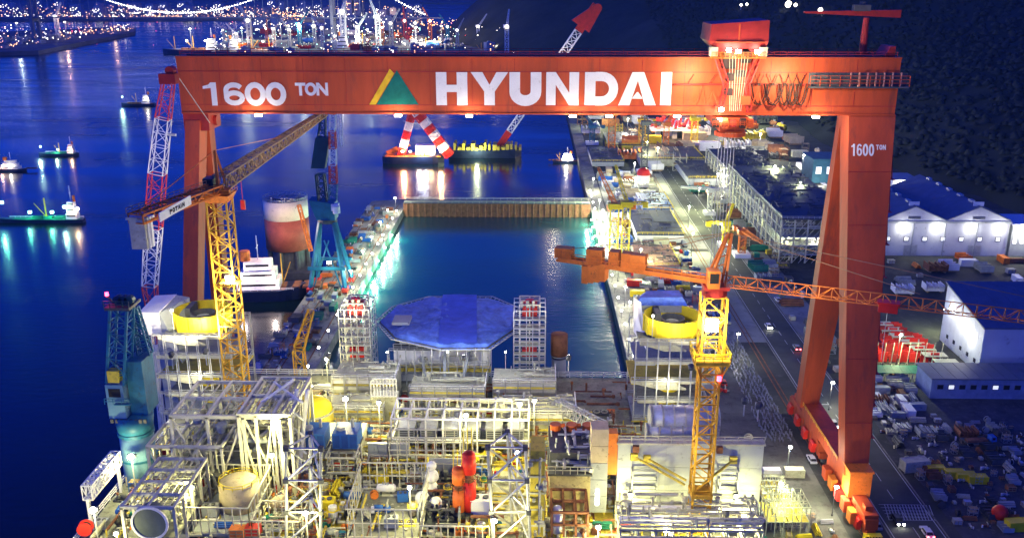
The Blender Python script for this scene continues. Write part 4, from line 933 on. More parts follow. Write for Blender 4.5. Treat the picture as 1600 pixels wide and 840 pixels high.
# ---- right part: yellow column, dark module, tan box, tall tan panel and the great grey wall
x0,x1,y0,y1,z0,z1 = fbx(828, 850, 838, 46, 704, 5); V = thing('yellow_column', 'tall yellow box column left of the dark pipe module', 'box column', ((x0+x1)/2,y0,46))
m = MB(); m.box(x0,x1,y0,y1,46,z1); m.build('shaft', YDECK, V); m = MB(); [m.box(x0-.15,x1+.15,y0-.15,y1+.15,48+k*3,48.3+k*3) for k in range(5)]; m.build('collar', PALE, V); piping(V, x0,x1,y0-1.5,y0-.2,47,z1-1,14)
x0,x1,y0,y1,z0,z1 = fbx(858, 921, 800, 46, 742, 9); V = thing('pipe_module', 'tan box module with a dark pipe deck and orange fittings on top', 'pipe module', ((x0+x1)/2,y0,46))
m = MB(); m.box(x0,x1,y0,y1,46,z1); m.build('casing', mat('stained_yellow_panel',(.5,.43,.2),.75,0,.35,.4,.35), V)
m = MB(); m.box(x0-.3,x1+.3,y0-.3,y1+.3,z1,z1+.4); m.box(x0,x1,y0+3,y1+4,z1+.4,z1+2.6); m.build('pipe_deck', DGREY, V); piping(V,x0,x1,y0,y1+3,z1+.6,z1+3.4,60,GAL)
m = MB(); m.rail([(x0-.3,y0-.3,z1+.4),(x1+.3,y0-.3,z1+.4)],1.4,.12,1.2); m.build('railing', PALE, V)
for k in range(3): c = (x0+1.2+k*2.9, y1+2.5, z1+2.6); m = MB(); m.cyl(c,1.0,1.1,14); m.tube((c[0],c[1],c[2]+.6),(c[0]+1.7,c[1],c[2]+.9),.35,8); m.build('valve', mat('orange_red_paint',(.75,.16,.03),.45), V)
x0,x1,y0,y1,z0,z1 = fbx(862, 918, 838, 46, 800, 7); V = thing('open_frame_bay', 'brown open frame bay with a white gas bottle below the tan pipe module', 'frame bay', ((x0+x1)/2,y0,46))
m = MB(); frame3(m,x0,x1,y0,y1,46,z1,3,2,2,.35); m.build('frame', RUST, V); m = MB(); m.cyl(((x0+x1)/2-2,y0+1.5,46),.9,4,14); m.dome(((x0+x1)/2-2,y0+1.5,50),.9,14,3); m.build('gas_bottle', WHT, V, True)
x0,x1,y0,y1,z0,z1 = fbx(921, 947, 800, 46, 670, 3.2); V = thing('service_tower', 'tall narrow tan and grey panelled tower left of the great grey wall', 'service tower', ((x0+x1)/2,y0,46))
hh = z1-46
for k in range(5):
    m = MB(); m.box(x0,x1,y0,y1,46+hh*k/5+.04,46+hh*(k+1)/5-.04); m.build('wall_panel', [GREY,GREY,GREY,TAN,TAN][k], V)
m = MB(); m.box(x1+.02,x1+1.6,y0+.4,y0+2.4,46+hh*.45,z1-1); m.build('side_duct', ORG_, V)
m = MB(); m.box(x0+1,x0+1.5,y0-.06,y0-.01,47.5,50.5); m.build('light_slot', LW, V)
# great grey wall: box with panels
x0,x1,y0,y1,z0,z1 = fbx(962, 1184, 800, 46, 694, 1.6)
GWL = thing('steel_wall_module', 'great plain grey steel wall module at right front, behind the orange mast', 'wall module', ((x0+x1)/2,y0,46))
WG = mat('light_grey_wall', (.42,.46,.45), .55, 0, .12, .2, .12)
nw, nh = 6, 3
m = MB(); m.box(x0,x1,y0+.1,y1,46,z1); m.build('casing', WG, GWL)
for i in range(nw):
    for j in range(nh):
        w_ = (x1-x0)/nw; h_ = (z1-46)/nh; m = MB(); m.box(x0+w_*i+.025,x0+w_*(i+1)-.025,y0+.02,y0+.1,46+h_*j+.025,46+h_*(j+1)-.025); m.build('wall_plate', WG, GWL)
m = MB(); m.box(x0-.2,x1+.2,y0-.3,y1+.2,z1,z1+.3); m.rail([(x0,y0,z1+.3),(x1,y0,z1+.3)],1.2,.12,2.2); m.build('top_edge', PALE, GWL)
ztop = z1
for xl, xr in ((988,1027),(1125,1153)):
    q = aty(xl,745,y0-1.2); q2 = aty(xr,745,y0-1.2); m = MB(); frame3(m,q.x,q2.x,y0-1.6,y0-.3,46,aty(xl,728,y0).z,1,1,5,.2); m.build('scaffold_bracket', GREY, GWL)
for px in (994,1125): q = aty(px,695,y0-.5); m = MB(); m.box(q.x-.5,q.x+.5,y0-.8,y0-.02,z1-1.2,z1-.1); m.build('lifting_lug', RUST, GWL)
# pipe deck below the wall
x0,x1,y0,y1,z0,z1 = fbx(965, 1180, 838, 47, 806, 4)
PD = thing('pipe_rack', 'wide pale pipe rack with rows of pipes at the foot of the great grey wall', 'pipe rack', ((x0+x1)/2,y0,46))
m = MB(); frame3(m,x0,x1,y0-4,y1,46,z1,8,2,2,.25); m.build('rack_frame', PALE, PD)
for k in range(7): m = MB(); yy = y0-3.5+k*1.1; m.tube((x0,yy,z1+.35),(x1,yy,z1+.35),.2+.09*(k%3),8); m.build('pipe', [PALE,GAL,WHT][k%3], PD)
for k in range(4): m = MB(); m.tube((x0,y0-4.3,47+k*.9),(x1,y0-4.3,47+k*.9),.25,8); m.build('pipe', PALE, PD)
piping(PD, x0,x1,y0-4,y1,z1+.5,z1+2.2,70)
# cylinders at top right (white pipes behind wall)
a = atz(1015,690,ztop-2)
for i,(px0,px1,py,r_) in enumerate(((1016,1120,655,2.6),(1010,1120,675,1.6))):
    p = aty(px0,py,a.y+5-i*2); q = aty(px1,py,a.y+5-i*2); V = thing('duct_cylinder', ['fat silver duct cylinder behind the great grey wall','thinner silver duct cylinder lying along the top of the grey wall'][i], 'duct', (p.x,p.y,p.z-r_))
    m = MB(); m.tube(p,q,r_,22); m.build('shell', GAL, V, True); m = MB(); [m.tube(p.lerp(q,k/6)-Vector((.15,0,0)),p.lerp(q,k/6)+Vector((.15,0,0)),r_+.12,22) for k in range(7)]; m.build('band', PALE, V)
    m = MB(); [m.box(p.x+(q.x-p.x)*f-.4,p.x+(q.x-p.x)*f+.4,p.y-r_*.8,p.y+r_*.8,p.z-r_-4,p.z-r_*.8) for f in (.1,.5,.9)]; m.build('saddle', DGREY, V)
# ---- yellow rings on stacked scaffold decks (left and right)
def ring_tower(side, pxc, pyc, rpx, z, pybot, label, rlabel):
    c = atz(pxc, pyc, z); Rr = (atz(pxc+rpx, pyc, z).x-c.x)
    T = thing('drum_tower', label, 'deck tower', (c.x, c.y, 0), 'stacked deck towers carrying the yellow drums')
    zz = z-4.2; k = 0
    while zz > 8:
        w_ = Rr*(1.25+.25*((k*7) % 3)/2)
        m = MB(); m.box(c.x-w_,c.x+w_*.95,c.y-Rr*.75,c.y+Rr*.9,zz-.3,zz); m.box(c.x-w_,c.x-w_*.5,c.y-Rr*1.15,c.y-Rr*.76,zz-.3,zz); m.build('deck_plate', [DECK,GREY,YDECK][k % 3], T)
        if k % 2 == 0:
            m = MB(); m.hull8([(c.x-w_*.9,c.y-Rr*1.2,zz-.1),(c.x-.2,c.y-Rr*1.2,zz-.1),(c.x+w_*.3,c.y-Rr*1.2+.8,zz-1.7),(c.x-w_*.3,c.y-Rr*1.2+.8,zz-1.7)],[(c.x-w_*.9,c.y-Rr*1.2,zz+.3),(c.x-.2,c.y-Rr*1.2,zz+.3),(c.x+w_*.3,c.y-Rr*1.2+.8,zz-1.3),(c.x-w_*.3,c.y-Rr*1.2+.8,zz-1.3)]); m.build('chute', PALE, T)
        m = MB(); m.box(c.x-w_,c.x+w_*.95,c.y-Rr*1.18,c.y-Rr*1.1,zz,zz+.7); m.build('edge_plate', PALE, T)
        m = MB(); m.rail([(c.x-w_,c.y-Rr*1.1,zz),(c.x+w_*.95,c.y-Rr*1.1,zz),(c.x+w_*.95,c.y+Rr*.9,zz)],1.2,.12,1.6); m.build('railing', GAL, T)
        zz -= 4.3; k += 1
    m = MB(); W = Rr*1.4; frame3(m, c.x-W,c.x+W*.95,c.y-Rr*1.35,c.y-Rr*1.2,2,z-3,7,1,14,.14); frame3(m, c.x-W,c.x+W,c.y+Rr*.9,c.y+Rr*1.05,2,z-3,7,1,14,.14); m.build('scaffolding', GAL, T)
    for zz, hh in ((8,10),(20,10),(33,9),(45,8)): m = MB(); m.cyl((c.x,c.y,zz),Rr*.33,hh,20); m.ring((c.x,c.y,zz+hh-.6),Rr*.33,Rr*.45,.6,20); m.build('core_drum', YEL, T, False)
    m = MB(); m.box(c.x-Rr*.9,c.x+Rr*.9,c.y-Rr*.8,c.y+Rr*.8,0,8); m.build('core_base', GREY, T)
    for zz_ in (52,34,18): light((c.x-1,c.y-Rr*1.25-5,zz_),3000,(1,.93,.66),.5,T)  # unseen fill lights added to brighten the tower decks
    D = thing('yellow_drum', rlabel, 'drum', (c.x,c.y,z-3.6), 'big open yellow drums')
    m = MB(); m.ring((c.x,c.y,z-3.6),Rr*.97,Rr,3.6,40); m.build('wall', YEL, D, False)
    for k in range(14):
        t0 = 2*math.pi*k/14; m = MB(); m.box(-.01,.01,-.01,.01,0,.01); x = c.x+Rr*1.02*math.cos(t0); y = c.y+Rr*1.02*math.sin(t0)
        m = MB(); m.cbox((x,y,z-3.7),.5,.25,3.6,t0+math.pi/2); m.build('rib', YEL, D)
    m = MB(); m.cyl((c.x,c.y,z-3.5),Rr*.97,.3,40); m.build('floor', YDECK, D)
    m = MB(); m.ring((c.x,c.y,z-3.2),Rr*.38,Rr*.44,2.4,28); m.build('inner_ring', DGREY, D); m = MB(); m.ring((c.x,c.y,z-3.2),Rr*.2,Rr*.24,1.6,20); m.rail([(c.x+Rr*.6*math.cos(q*math.pi/8),c.y+Rr*.6*math.sin(q*math.pi/8),z-3.2) for q in range(17)],1.1,.08,3); m.build('guard_rail', GAL, D)
    m = MB(); m.box(c.x-Rr*.62,c.x-Rr*.42,c.y-.5,c.y+Rr*.7,z-3.2,z+.2); m.build('hatch_frame', DGREY, D)
    return c, Rr
cL, RL = ring_tower(-1, 316, 482, 43, 66, 590, 'stacked scaffold decks under the left yellow drum', 'left of the two open yellow drums, next to the grey angular hood')
cR, RR_ = ring_tower(1, 1051, 490, 44, 66, 690, 'stacked scaffold decks under the right yellow drum beside the orange mast', 'right of the two open yellow drums, next to the blue cover')
# grey hood by left drum, white sheet and blue cover by the right drum
m = MB(); p0 = aty(230,515,cL.y+1); p1 = aty(250,515,cL.y+1); p2_ = aty(290,510,cL.y+1); z_t = aty(240,476,cL.y).z; z_b = p0.z
m.hull8([(p0.x,cL.y-2,z_b),(p1.x+1.5,cL.y-2,z_b),(p1.x+1.5,cL.y+6,z_b),(p0.x,cL.y+6,z_b)],[(p0.x,cL.y-2,z_t-1),(p1.x+1.5,cL.y-2,z_t-1),(p1.x+2.5,cL.y+6,z_t+.3),(p0.x+.5,cL.y+6,z_t)])
HDM = thing('ventilation_hood', 'light grey angular ventilation hood left of the yellow drum', 'hood', (p1.x,cL.y,50)); m.build('outlet', WHT, HDM)
m = MB(); m.hull8([(p1.x+1.5,cL.y-1.9,z_b+.1),(p2_.x,cL.y-3,z_b-6),(p2_.x,cL.y+5,z_b-6),(p1.x+1.5,cL.y+5.9,z_b+.1)],[(p1.x+1.5,cL.y-1.9,z_t-1.2),(p2_.x-.5,cL.y-3,z_b-2.5),(p2_.x,cL.y+5,z_t),(p1.x+2.4,cL.y+5.9,z_t+.2)]); m.build('sloping_duct', GREY, HDM)
m = MB(); m.box(p1.x,p1.x+3,cL.y-1,cL.y+1,30,z_b); m.build('support', GREY, HDM)
a = aty(991,468,cR.y+2); b = aty(1008,515,cR.y+2); m = MB(); m.hull8([(a.x,cR.y+1,b.z),(b.x,cR.y-2,b.z-3),(b.x,cR.y-1.6,b.z-3),(a.x,cR.y+1.4,b.z)],[(a.x,cR.y+3,a.z),(b.x-1,cR.y+3,a.z-1),(b.x-1,cR.y+3.4,a.z-1),(a.x,cR.y+3.4,a.z)])
SH = thing('white_sheeting', 'white sheeting panel hanging left of the right yellow drum', 'sheeting', (a.x,cR.y,60)); m.build('sheet', WHT, SH)
m = MB(); q = aty(992,465,cR.y+6); m.hull8([(q.x,cR.y+4,q.z-1),(q.x+11,cR.y+4,q.z-1),(q.x+11,cR.y+11,q.z-1),(q.x+2,cR.y+11,q.z-1)],[(q.x+1,cR.y+5,q.z+.4),(q.x+10,cR.y+5,q.z+.6),(q.x+10,cR.y+10,q.z+.4),(q.x+3,cR.y+10,q.z+.2)])
BC = thing('blue_cover', 'blue tarpaulin cover behind the right yellow drum', 'cover', (q.x+5,cR.y+8,q.z-2)); m.build('cover_sheet', TARP, BC); m = MB(); m.box(q.x+1,q.x+10,cR.y+5,cR.y+10,q.z-3,q.z-1.02); m.build('covered_load', GREY, BC)
for k_ in (0, 1): m = MB(); m.box(q.x+2+6*k_,q.x+2.6+6*k_,cR.y+6,cR.y+6.6,2,q.z-3); m.build('post', GREY, BC)
# ---- loose equipment spread over the decks
WH = [((150,345),(700,835),'at the left edge of the platform deck'),((345,470),(640,745),'behind the lattice tower on the left'),((340,480),(745,838),'on the yellow deck at the front left'),((480,560),(725,838),'beside the yellow deck strip'),
      ((560,660),(745,838),'inside the front centre bay'),((655,770),(740,838),'near the red process columns'),((600,840),(640,740),'around the ventilator frame'),((840,960),(640,838),'between the tan module and the tower'),((950,1190),(795,838),'on the pipe rack deck at the front right'),((470,640),(600,730),'behind the blue generators'),((1130,1190),(640,700),'behind the great grey wall')]
cols = ['pale','white','grey','yellow','tan','orange','blue','steel','rusty','dark','pale','steel','white','green','red','teal']
kinds = ['tank','vessel','skid','cabinet','cooler','pipes','crate','cage','reel','bag','skid','skid','cabinet','crate']
n_ = 0
for (xa_, xb_), (ya_, yb2), wh in WH:
    area = (xb_-xa_)*(yb2-ya_); cnt = int(area/150)
    for i in range(cnt*4):
        px = rr.uniform(xa_, xb_); py = rr.uniform(ya_, yb2); p = atz(px, py, ZD+.3)
        if p.x < -73 or p.x > 31 or p.y > 196 or p.y < 120: continue
        s = rr.uniform(.38, .78)
        if not free(p.x, p.y, 1.7*s, ZD): continue
        cnt -= 1
        if cnt < 0: break
        k = rr.choice(kinds); c = rr.choice(cols); put(k, c, p.x, p.y, ZD+.09, rr.choice((0,math.pi/2,0,math.pi))+rr.uniform(-.06,.06), s, wh, group='loose equipment '+wh); n_ += 1
DP = thing('deck_pipework', 'dense pale pipe runs crossing the main deck between the modules', 'pipework', (-20,150,ZD))
piping(DP, -72, 30, 122, 176, ZD+.3, ZD+2.0, 800, PALE, drop=.12); piping(DP, -72, 30, 124, 176, ZD+.3, ZD+2.6, 360, YDECK, 'yellow_pipework', drop=.1); piping(DP, -72, 30, 120, 190, ZD+.3, ZD+3.5, 260, RUST, 'brown_pipework', (.1,.28), .1)
for i in range(60):      # larger solid plant first fills the bays
    px = rr.uniform(200,940); py = rr.uniform(660,835); p = atz(px, py, ZD+1)
    if p.x < -71 or p.x > 29: continue
    s = rr.uniform(.95, 1.5)
    if not free(p.x, p.y, 1.9*s, ZD): continue
    put(rr.choice(('cabinet','tank','cooler','crate','cabinet','container')), rr.choice(('grey','pale','tan','steel','dark','pale','yellow')), p.x, p.y, ZD+.09, rr.choice((0,math.pi/2)), s, 'among the pipes of the main deck', group='large plant on the main deck')
# ---- floodlights on the platform
def flood(px, py, z, hpost=4.0, pw=8000, col=(1,.9,.36), size=1.0, label='', where='', yoff=0):
    p = atz(px, py, z); T = thing('floodlight_mast', label or f'floodlight on a short mast {where}', 'floodlight', (p.x,p.y,z-hpost), 'floodlights on masts on the platform')
    m = MB(); m.tube((p.x,p.y,z-hpost),(p.x,p.y,z-.3),.12,8); m.build('mast', GAL, T)
    m = MB(); m.box(p.x-size*.2-.2,p.x+size*.2+.2,p.y-.05,p.y+.5,z-.3,z+.3); m.build('lamp_housing', DGREY, T)
    m = MB(); g_ = .2+.13*size; m.dome((p.x,p.y-.25,z),g_,14,5,.85,True); m.build('lamp_glass', LW, T)
    light((p.x,p.y-1.9,z-.2), pw*.66, col, .5, T); return T
for px,py,z,pw,sz,wh in ((205,712,52,8000,2.6,'at the left edge beside the pale blue crane pedestal'),(146,795,52,8000,2.6,'at the far left corner of the deck'),(432,652,60,5000,1.3,'at the top of the rear framework'),(425,710,54,8000,1.4,'between framework and lattice tower'),
    (540,622,54,9000,2.2,'above the scaffolded module left of the accommodation block'),(592,628,53,6000,1.2,'beside the arched cage'),(880,672,54,10000,1.6,'by the dark pipe module'),(728,648,54,8000,1.6,'above the row of ventilators'),(812,630,56,9000,1.6,'on the roof right of the accommodation block'),(835,625,55,7000,1.3,'at the foot of the right scaffolded tower'),
    (808,706,56,9000,1.5,'on the right lattice tower'),(772,812,51,9000,1.8,'right of the red process columns'),(478,800,52,9000,1.4,'inside the left lattice tower'),(1118,800,50,9000,1.6,'in front of the pipe rack, middle one'),(1158,806,50,9000,1.8,'in front of the pipe rack, rightmost one'),(1040,826,49,8000,1.4,'in front of the pipe rack, left of the mast'),(935,822,49,7000,1.3,'at the foot of the tan tower'),(510,560,50,6000,1.2,'left of the scaffolded tower by the dock'),(486,602,49,6000,1.2,'near the rear left edge'),(300,760,53,5000,1.0,'over the left framework module'),(182,832,50,3200,.8,'added to light the round grey hatch'),(640,760,52,6000,1.0,'over the front centre bay'),(985,772,51,9500,1.0,'added to light the left half of the great grey wall'),(1150,774,51,9500,1.0,'added to light the right half of the great grey wall')):  # floods at the hatch and the grey wall are added to brighten them
    flood(px,py,z,z-ZD,pw,size=sz,where=wh)

# added lamps that brighten the drums, the helideck tarpaulin and the gantry
for c_, R_, nm in ((cL,RL,'left'),(cR,RR_,'right')):
    x_, y_, z_ = c_.x+R_*.8*(-1), c_.y-R_*.8, 67.2
    T = thing('drum_fill_lamp', f'small added floodlight on a pole, brightening the {nm} yellow drum', 'floodlight', (x_,y_,62)); m = MB(); m.tube((x_,y_,62),(x_,y_,z_),.08,8); m.build('pole', GAL, T); m = MB(); m.box(x_-.2,x_+.2,y_-.1,y_+.2,z_-.1,z_+.2); m.build('lamp_head', LW, T); light((x_+2,y_-2.5,z_+2.2),3200,(1,.92,.6),.4,T)
for (px,py,nm) in ((606,546,'left'),(790,546,'right'),(700,546,'middle')):
    p = atz(px,py,57); T = thing('helideck_fill_lamp', f'added lamp lighting the tarpaulin from the near {nm} edge of the helideck', 'floodlight', (p.x,p.y-1,55)); m = MB(); m.tube((p.x,p.y-1,53),(p.x,p.y-1,56.8),.08,6); m.build('pole', GAL, T); m = MB(); m.box(p.x-.15,p.x+.15,p.y-1.1,p.y-.9,56.8,57); m.build('lamp_head', LW, T); light((p.x,p.y-1,59.5),3200,(.95,.97,1),.4,T)
for (x_,y_,z_,tx,tz,pw,nm) in ((-64,168,63,-72,106,43400,'on the tall left framework module'),(-42,178,58,-45,106,37200,'behind the left scaffolded tower'),(-14,180,57,-14,106,37200,'on the accommodation block roof'),(8,178,58,14,106,37200,'behind the right scaffolded tower'),(30,160,64,38,106,37200,'on the great grey wall, left one'),(38,150,62,62,106,43400,'on the great grey wall, middle one'),(40,148,62,84,70,24000,'on the great grey wall, right one'),(-70,166,63,-86,84,22000,'on the left framework module edge')):
    T = thing('gantry_fill_light', f'floodlight added to brighten the gantry, {nm}', 'floodlight', (x_,y_,z_-2), 'floodlights added to brighten the gantry'); m = MB(); m.tube((x_,y_,z_-3),(x_,y_,z_-.5),.12,8); m.build('stand', GAL, T)
    d = (Vector((tx,236,tz))-Vector((x_,y_,z_))).normalized(); m = MB(); a_ = Vector((x_,y_,z_)); m.tube(a_-d*.6,a_+d*.3,.45,12,.6); m.build('lamp_housing', DGREY, T); m = MB(); m.tube(a_+d*.32,a_+d*.36,.5,12); m.build('lamp_glass', LW, T)
    light(tuple(a_+d*.8), pw*1.1, (1,.86,.55), .5, T, spot=80, rot=d.to_track_quat('-Z','Y').to_euler())
# ---- contents of the front bays, placed one by one
for px,py,z,k,c,rz,s,lab in ((598,800,46,'skid','blue',0,.95,'big blue pump skid inside the front centre bay'),(630,782,46,'cabinet','blue',.1,.6,'small blue cabinet at the rear of the front centre bay'),(585,778,46,'reel','orange',.3,.6,'orange reel at the rear left of the front centre bay'),
    (612,822,46,'cabinet','grey',0,.7,'grey cabinet at the front rail of the front centre bay'),(572,806,46,'pipes','pale',1.57,.5,'short bundle of pale pipes at the left of the front centre bay'),(645,806,46,'vessel','tan',0,.6,'tan upright vessel at the right of the front centre bay'),(604,770,46,'tank','white',0,.7,'white horizontal tank at the back rail of the front centre bay'),
    (330,805,46,'cabinet','steel',0,.8,'galvanised cabinet inside the front left bay'),(312,790,46,'skid','pale',1.57,.7,'pale pump skid inside the front left bay'),(350,822,46,'pipes','blue',0,.5,'bundle of blue pipes at the front rail of the front left bay'),
    (372,836,46,'crate','orange',0,1.0,'orange crate at the bottom edge, left one'),(396,834,46,'crate','red',0,1.0,'red crate at the bottom edge beside the orange one'),
    (415,765,45,'crate','tan',.2,.9,'tan crate on the yellow deck behind the squat storage tank'),(438,790,45,'tank','tan',1.2,.9,'tan horizontal tank left of the lattice tower foot'),(455,758,45,'cabinet','brown',.1,1.1,'dark brown cabinet seen through the left lattice tower'),(425,812,45,'skid','green',.5,.8,'green pump skid on the front yellow deck'),
    (510,800,45,'cabinet','yellow',0,1.0,'yellow cabinet right of the left lattice tower'),(525,770,45,'pipes','yellow',1.57,.8,'bundle of yellow pipes on the yellow strip'),
    (700,775,46,'vessel','dark',0,.55,'small dark vessel at the right wall of the dark bay'),(695,800,46,'skid','steel',.3,.6,'galvanised pump skid at the front of the dark bay'),
    (135,834,46,'reel','red',.2,1.0,'red reel at the far left corner of the platform'),(255,834,46,'skid','red',0,.7,'red pump skid below the round grey hatch'),(752,800,46,'cabinet','white',0,1.1,'white cabinet between the red columns and the right lattice tower')):
    p = atz(px,py,z); put(k,c,p.x,p.y,z+.05,rz,s,label=lab,group='plant in the front bays')
# cable trays and side walls that give the frames some solid mass
for i,(x0_,x1_,yb_2,yt_2,z_,mt,lab) in enumerate(((268,300,705,672,46,CREAM,'pale wall panel cassette at the left of the middle framework'),(305,345,700,668,46,GREY,'grey wall panel cassette in the middle framework'),(376,420,690,662,46,mat('orange_panel',(.6,.25,.05),.6,0,.3,.4,.2),'orange wall panel cassette beneath the latticed roof'),(575,640,712,694,47,GREY,'grey wall panel cassette right of the blue generators'))):
    x0,x1,y0,y1,z0,z1 = fbx(x0_,x1_,yb_2,z_,yt_2,.5); B = thing('panel_cassette', lab, 'wall panel', ((x0+x1)/2,y0,z_))
    for k in range(4): w_ = (x1-x0)/4; m = MB(); m.box(x0+w_*k+.04,x0+w_*(k+1)-.04,y0,y1,z0,z1); m.build('panel', mt, B)
    m = MB(); m.box(x0-.1,x1+.1,y0-.1,y1+.1,z1,z1+.2); m.box(x0-.1,x1+.1,y0-.1,y1+.1,z0-.2,z0); m.build('rail', GAL, B)
# ================================================================ TOWER CRANES AND OTHER CRANES
def face_letters(txt, parent, x, y, z, w, h, t, gap, mt):     # letters standing on a plate that faces +X, reading towards +Y
    for i, ch in enumerate(txt):
        m = MB(); glyph(m, ch, 0, 0, w*(.5 if ch == 'I' else 1), h, t, 0, .05)
        m.v = [(x-vy, y+vx, z+vz) for vx, vy, vz in m.v]
        m.build('letter', mt, parent); y += (w*(.5 if ch == 'I' else 1)+gap)
def mast_sections(T, x, y, z0, z1, w, seg, mt, cw=.32, bw=.18, name='mast_section'):
    n = max(1, round((z1-z0)/seg))
    for i in range(n):
        a = z0+(z1-z0)*i/n; b = z0+(z1-z0)*(i+1)/n-.04; m = MB(); m.truss((x,y,a),(x,y,b),w,w,2,cw,bw,up=(0,1,0)); m.build(name, mt[i % len(mt)] if isinstance(mt, (list,tuple)) else mt, T)
# ---- left tower crane
YL = 176.0; b_ = aty(371,588,YL); mt_ = aty(340,300,YL); mx = (b_.x+mt_.x)/2
TL = thing('tower_crane', 'orange tower crane at left with a white lettered board on its counter jib', 'tower crane', (mx, YL, ZD), 'tower cranes at the platform')
mast_sections(TL, mx, YL, 40, mt_.z-1.5, 3.9, 6, YORG)
zj = mt_.z
m = MB(); m.hull8([(mx-2,YL-2,zj-1.8),(mx+2,YL-2,zj-1.8),(mx+2,YL+2,zj-1.8),(mx-2,YL+2,zj-1.8)],[(mx-2.8,YL-2.8,zj-.2),(mx+2.8,YL-2.8,zj-.2),(mx+2.8,YL+2.8,zj-.2),(mx-2.8,YL+2.8,zj-.2)]); m.ring((mx,YL,zj-.2),1.2,2.4,.7,20); m.build('slewing_ring', ORG_, TL)
m = MB(); m.box(mx-2.6,mx-.6,YL-1,YL+2,zj+.6,zj+2.8); m.build('operator_cab', mat('dark_green_cab',(.03,.06,.05),.4), TL); m = MB(); m.box(mx-2.66,mx-2.6,YL-.7,YL+1.7,zj+1.3,zj+2.5); m.box(mx-2.3,mx-.9,YL-1.06,YL-1,zj+1.3,zj+2.5); m.build('cab_window', BLK, TL)
JB = mat('brown_grey_steel', (.33,.2,.1), .6, 0, .25, .5, .2)
tip = atz(508,176,zj+3.5); cj = atz(212,342,zj+.6)
for i in range(6):
    a = Vector((mx,YL+1,zj+1.5)).lerp(tip, i/6); b = Vector((mx,YL+1,zj+1.5)).lerp(tip, (i+.995)/6); m = MB(); m.truss(a,b,2.6-.2*i,2.9-.25*i,5,.3,.2,2.4-.2*i,2.65-.25*i); m.build('jib_section', JB, TL)
m = MB(); m.truss((mx,YL-1,zj+.9),cj,3.0,1.5,8,.32,.2); m.build('counter_jib', ORG_, TL)
m = MB(); m.beam((mx,YL-1,zj+.9),cj,2.6,.15); m.rail([(mx-1.5,YL-2,zj+1.6),(cj.x-1.5,cj.y,cj.z+.8)],1.1,.1,1.5); m.build('counter_jib_walkway', JB, TL)
for k in range(3):
    m = MB(); f = .985-.034*k; c = Vector((mx,YL-1,zj+.9)).lerp(cj,f); m.cbox((c.x,c.y,c.z-5.4),2.7,.8,5.2); m.cbox((c.x,c.y,c.z-.2),3.6,.8,.4); m.build('counterweight', WHT if k else PALE, TL)
sx = mx+1.95; c00, c01, c10, c11 = [atx(x_,y_,sx) for x_,y_ in ((249,347),(250,331),(298,319),(298,304))]
m = MB(); m.hull8([(sx,c00.y,c00.z),(sx+.15,c00.y,c00.z),(sx+.15,c10.y,c10.z),(sx,c10.y,c10.z)],[(sx,c00.y,c01.z),(sx+.15,c00.y,c01.z),(sx+.15,c10.y,c11.z),(sx,c10.y,c11.z)]); m.build('name_board', WHT, TL)
L_ = c10.y-c00.y; hb = c01.z-c00.z; y_ = c00.y+L_*.3
for ch in 'POTAIN':
    m = MB(); w_ = L_*.07*(.45 if ch == 'I' else 1); glyph(m, ch, 0, 0, w_, hb*.5, L_*.017, 0, .05)
    z_ = c00.z+(c10.z-c00.z)*(y_-c00.y)/L_+hb*.25; k_ = (c10.z-c00.z)/L_; m.v = [(sx+.16-vy, y_+vx, z_+vz+vx*k_) for vx, vy, vz in m.v]; m.build('letter', BLK, TL); y_ += w_+L_*.017
m = MB(); m.beam((mx,YL,zj+1),(mx-.3,YL+1,zj+8),.5); m.beam((mx+1,YL+2,zj+1),(mx-.3,YL+1,zj+8),.4); m.beam((mx-.3,YL+1,zj+8),Vector((mx,YL,zj+3)).lerp(tip,.55),.12); m.beam((mx-.3,YL+1,zj+8),(cj.x,cj.y+2,cj.z+1),.12); m.build('pendant', ORG_, TL)
hk = atz(363,300,zj-4); m = MB(); hh = Vector((mx,YL,zj)).lerp(tip,.12); m.beam((hh.x+1,hh.y,zj+1),(hh.x+1,hh.y,zj-4),.1); m.cbox((hh.x+1,hh.y,zj-6),.9,.5,2); m.build('hook_block', BRED, TL)
m = MB(); m.rail([(mx-2.8,YL-2.8,zj-.2),(mx+2.8,YL-2.8,zj-.2),(mx+2.8,YL+2.8,zj-.2)],1.1,.1,1.4); m.build('platform_railing', ORG_, TL)
m = MB(); c = aty(362,436,YL-2.2); m.box(c.x-2,c.x+2,YL-3.5,YL-2.1,c.z-.6,c.z-.3); m.build('lamp_platform', YORG, TL); m = MB(); m.box(c.x-.8,c.x+.8,YL-3.4,YL-2.9,c.z,c.z+.9); m.build('floodlight', LW, TL); light((c.x,YL-4.5,c.z+.3),9000,(1,.93,.7),.5,TL)
# ---- right tower crane
YR = 133.0; b_ = aty(1088,838,YR); t_ = aty(1118,450,YR); mx = (b_.x+t_.x)/2; zt_ = t_.z
TR2 = thing('tower_crane', 'yellow and orange tower crane in front of the great grey wall at right', 'tower crane', (mx, YR, ZD), 'tower cranes at the platform')
zc = aty(1108,560,YR).z
mast_sections(TR2, mx, YR, 44.5, zc-2, 2.9, 5, YORG, .32, .17)
mast_sections(TR2, mx, YR, zc-2, zt_-1, 3.4, 5, YORG, .34, .18, 'climbing_frame_section')
m = MB(); m.box(mx-2.7,mx-1.75,YR-2.7,YR+2.7,zc+.4,zc+.6); m.box(mx+1.75,mx+2.7,YR-2.7,YR+2.7,zc+.4,zc+.6); m.box(mx-1.75,mx+1.75,YR-2.7,YR-1.75,zc+.4,zc+.6)
for i_ in (-1,1):
    for j_ in (-1,1): m.beam((mx+i_*2.6,YR+j_*2.6,zc+.4),(mx+i_*1.6,YR+j_*1.6,zc-2.6),.22)
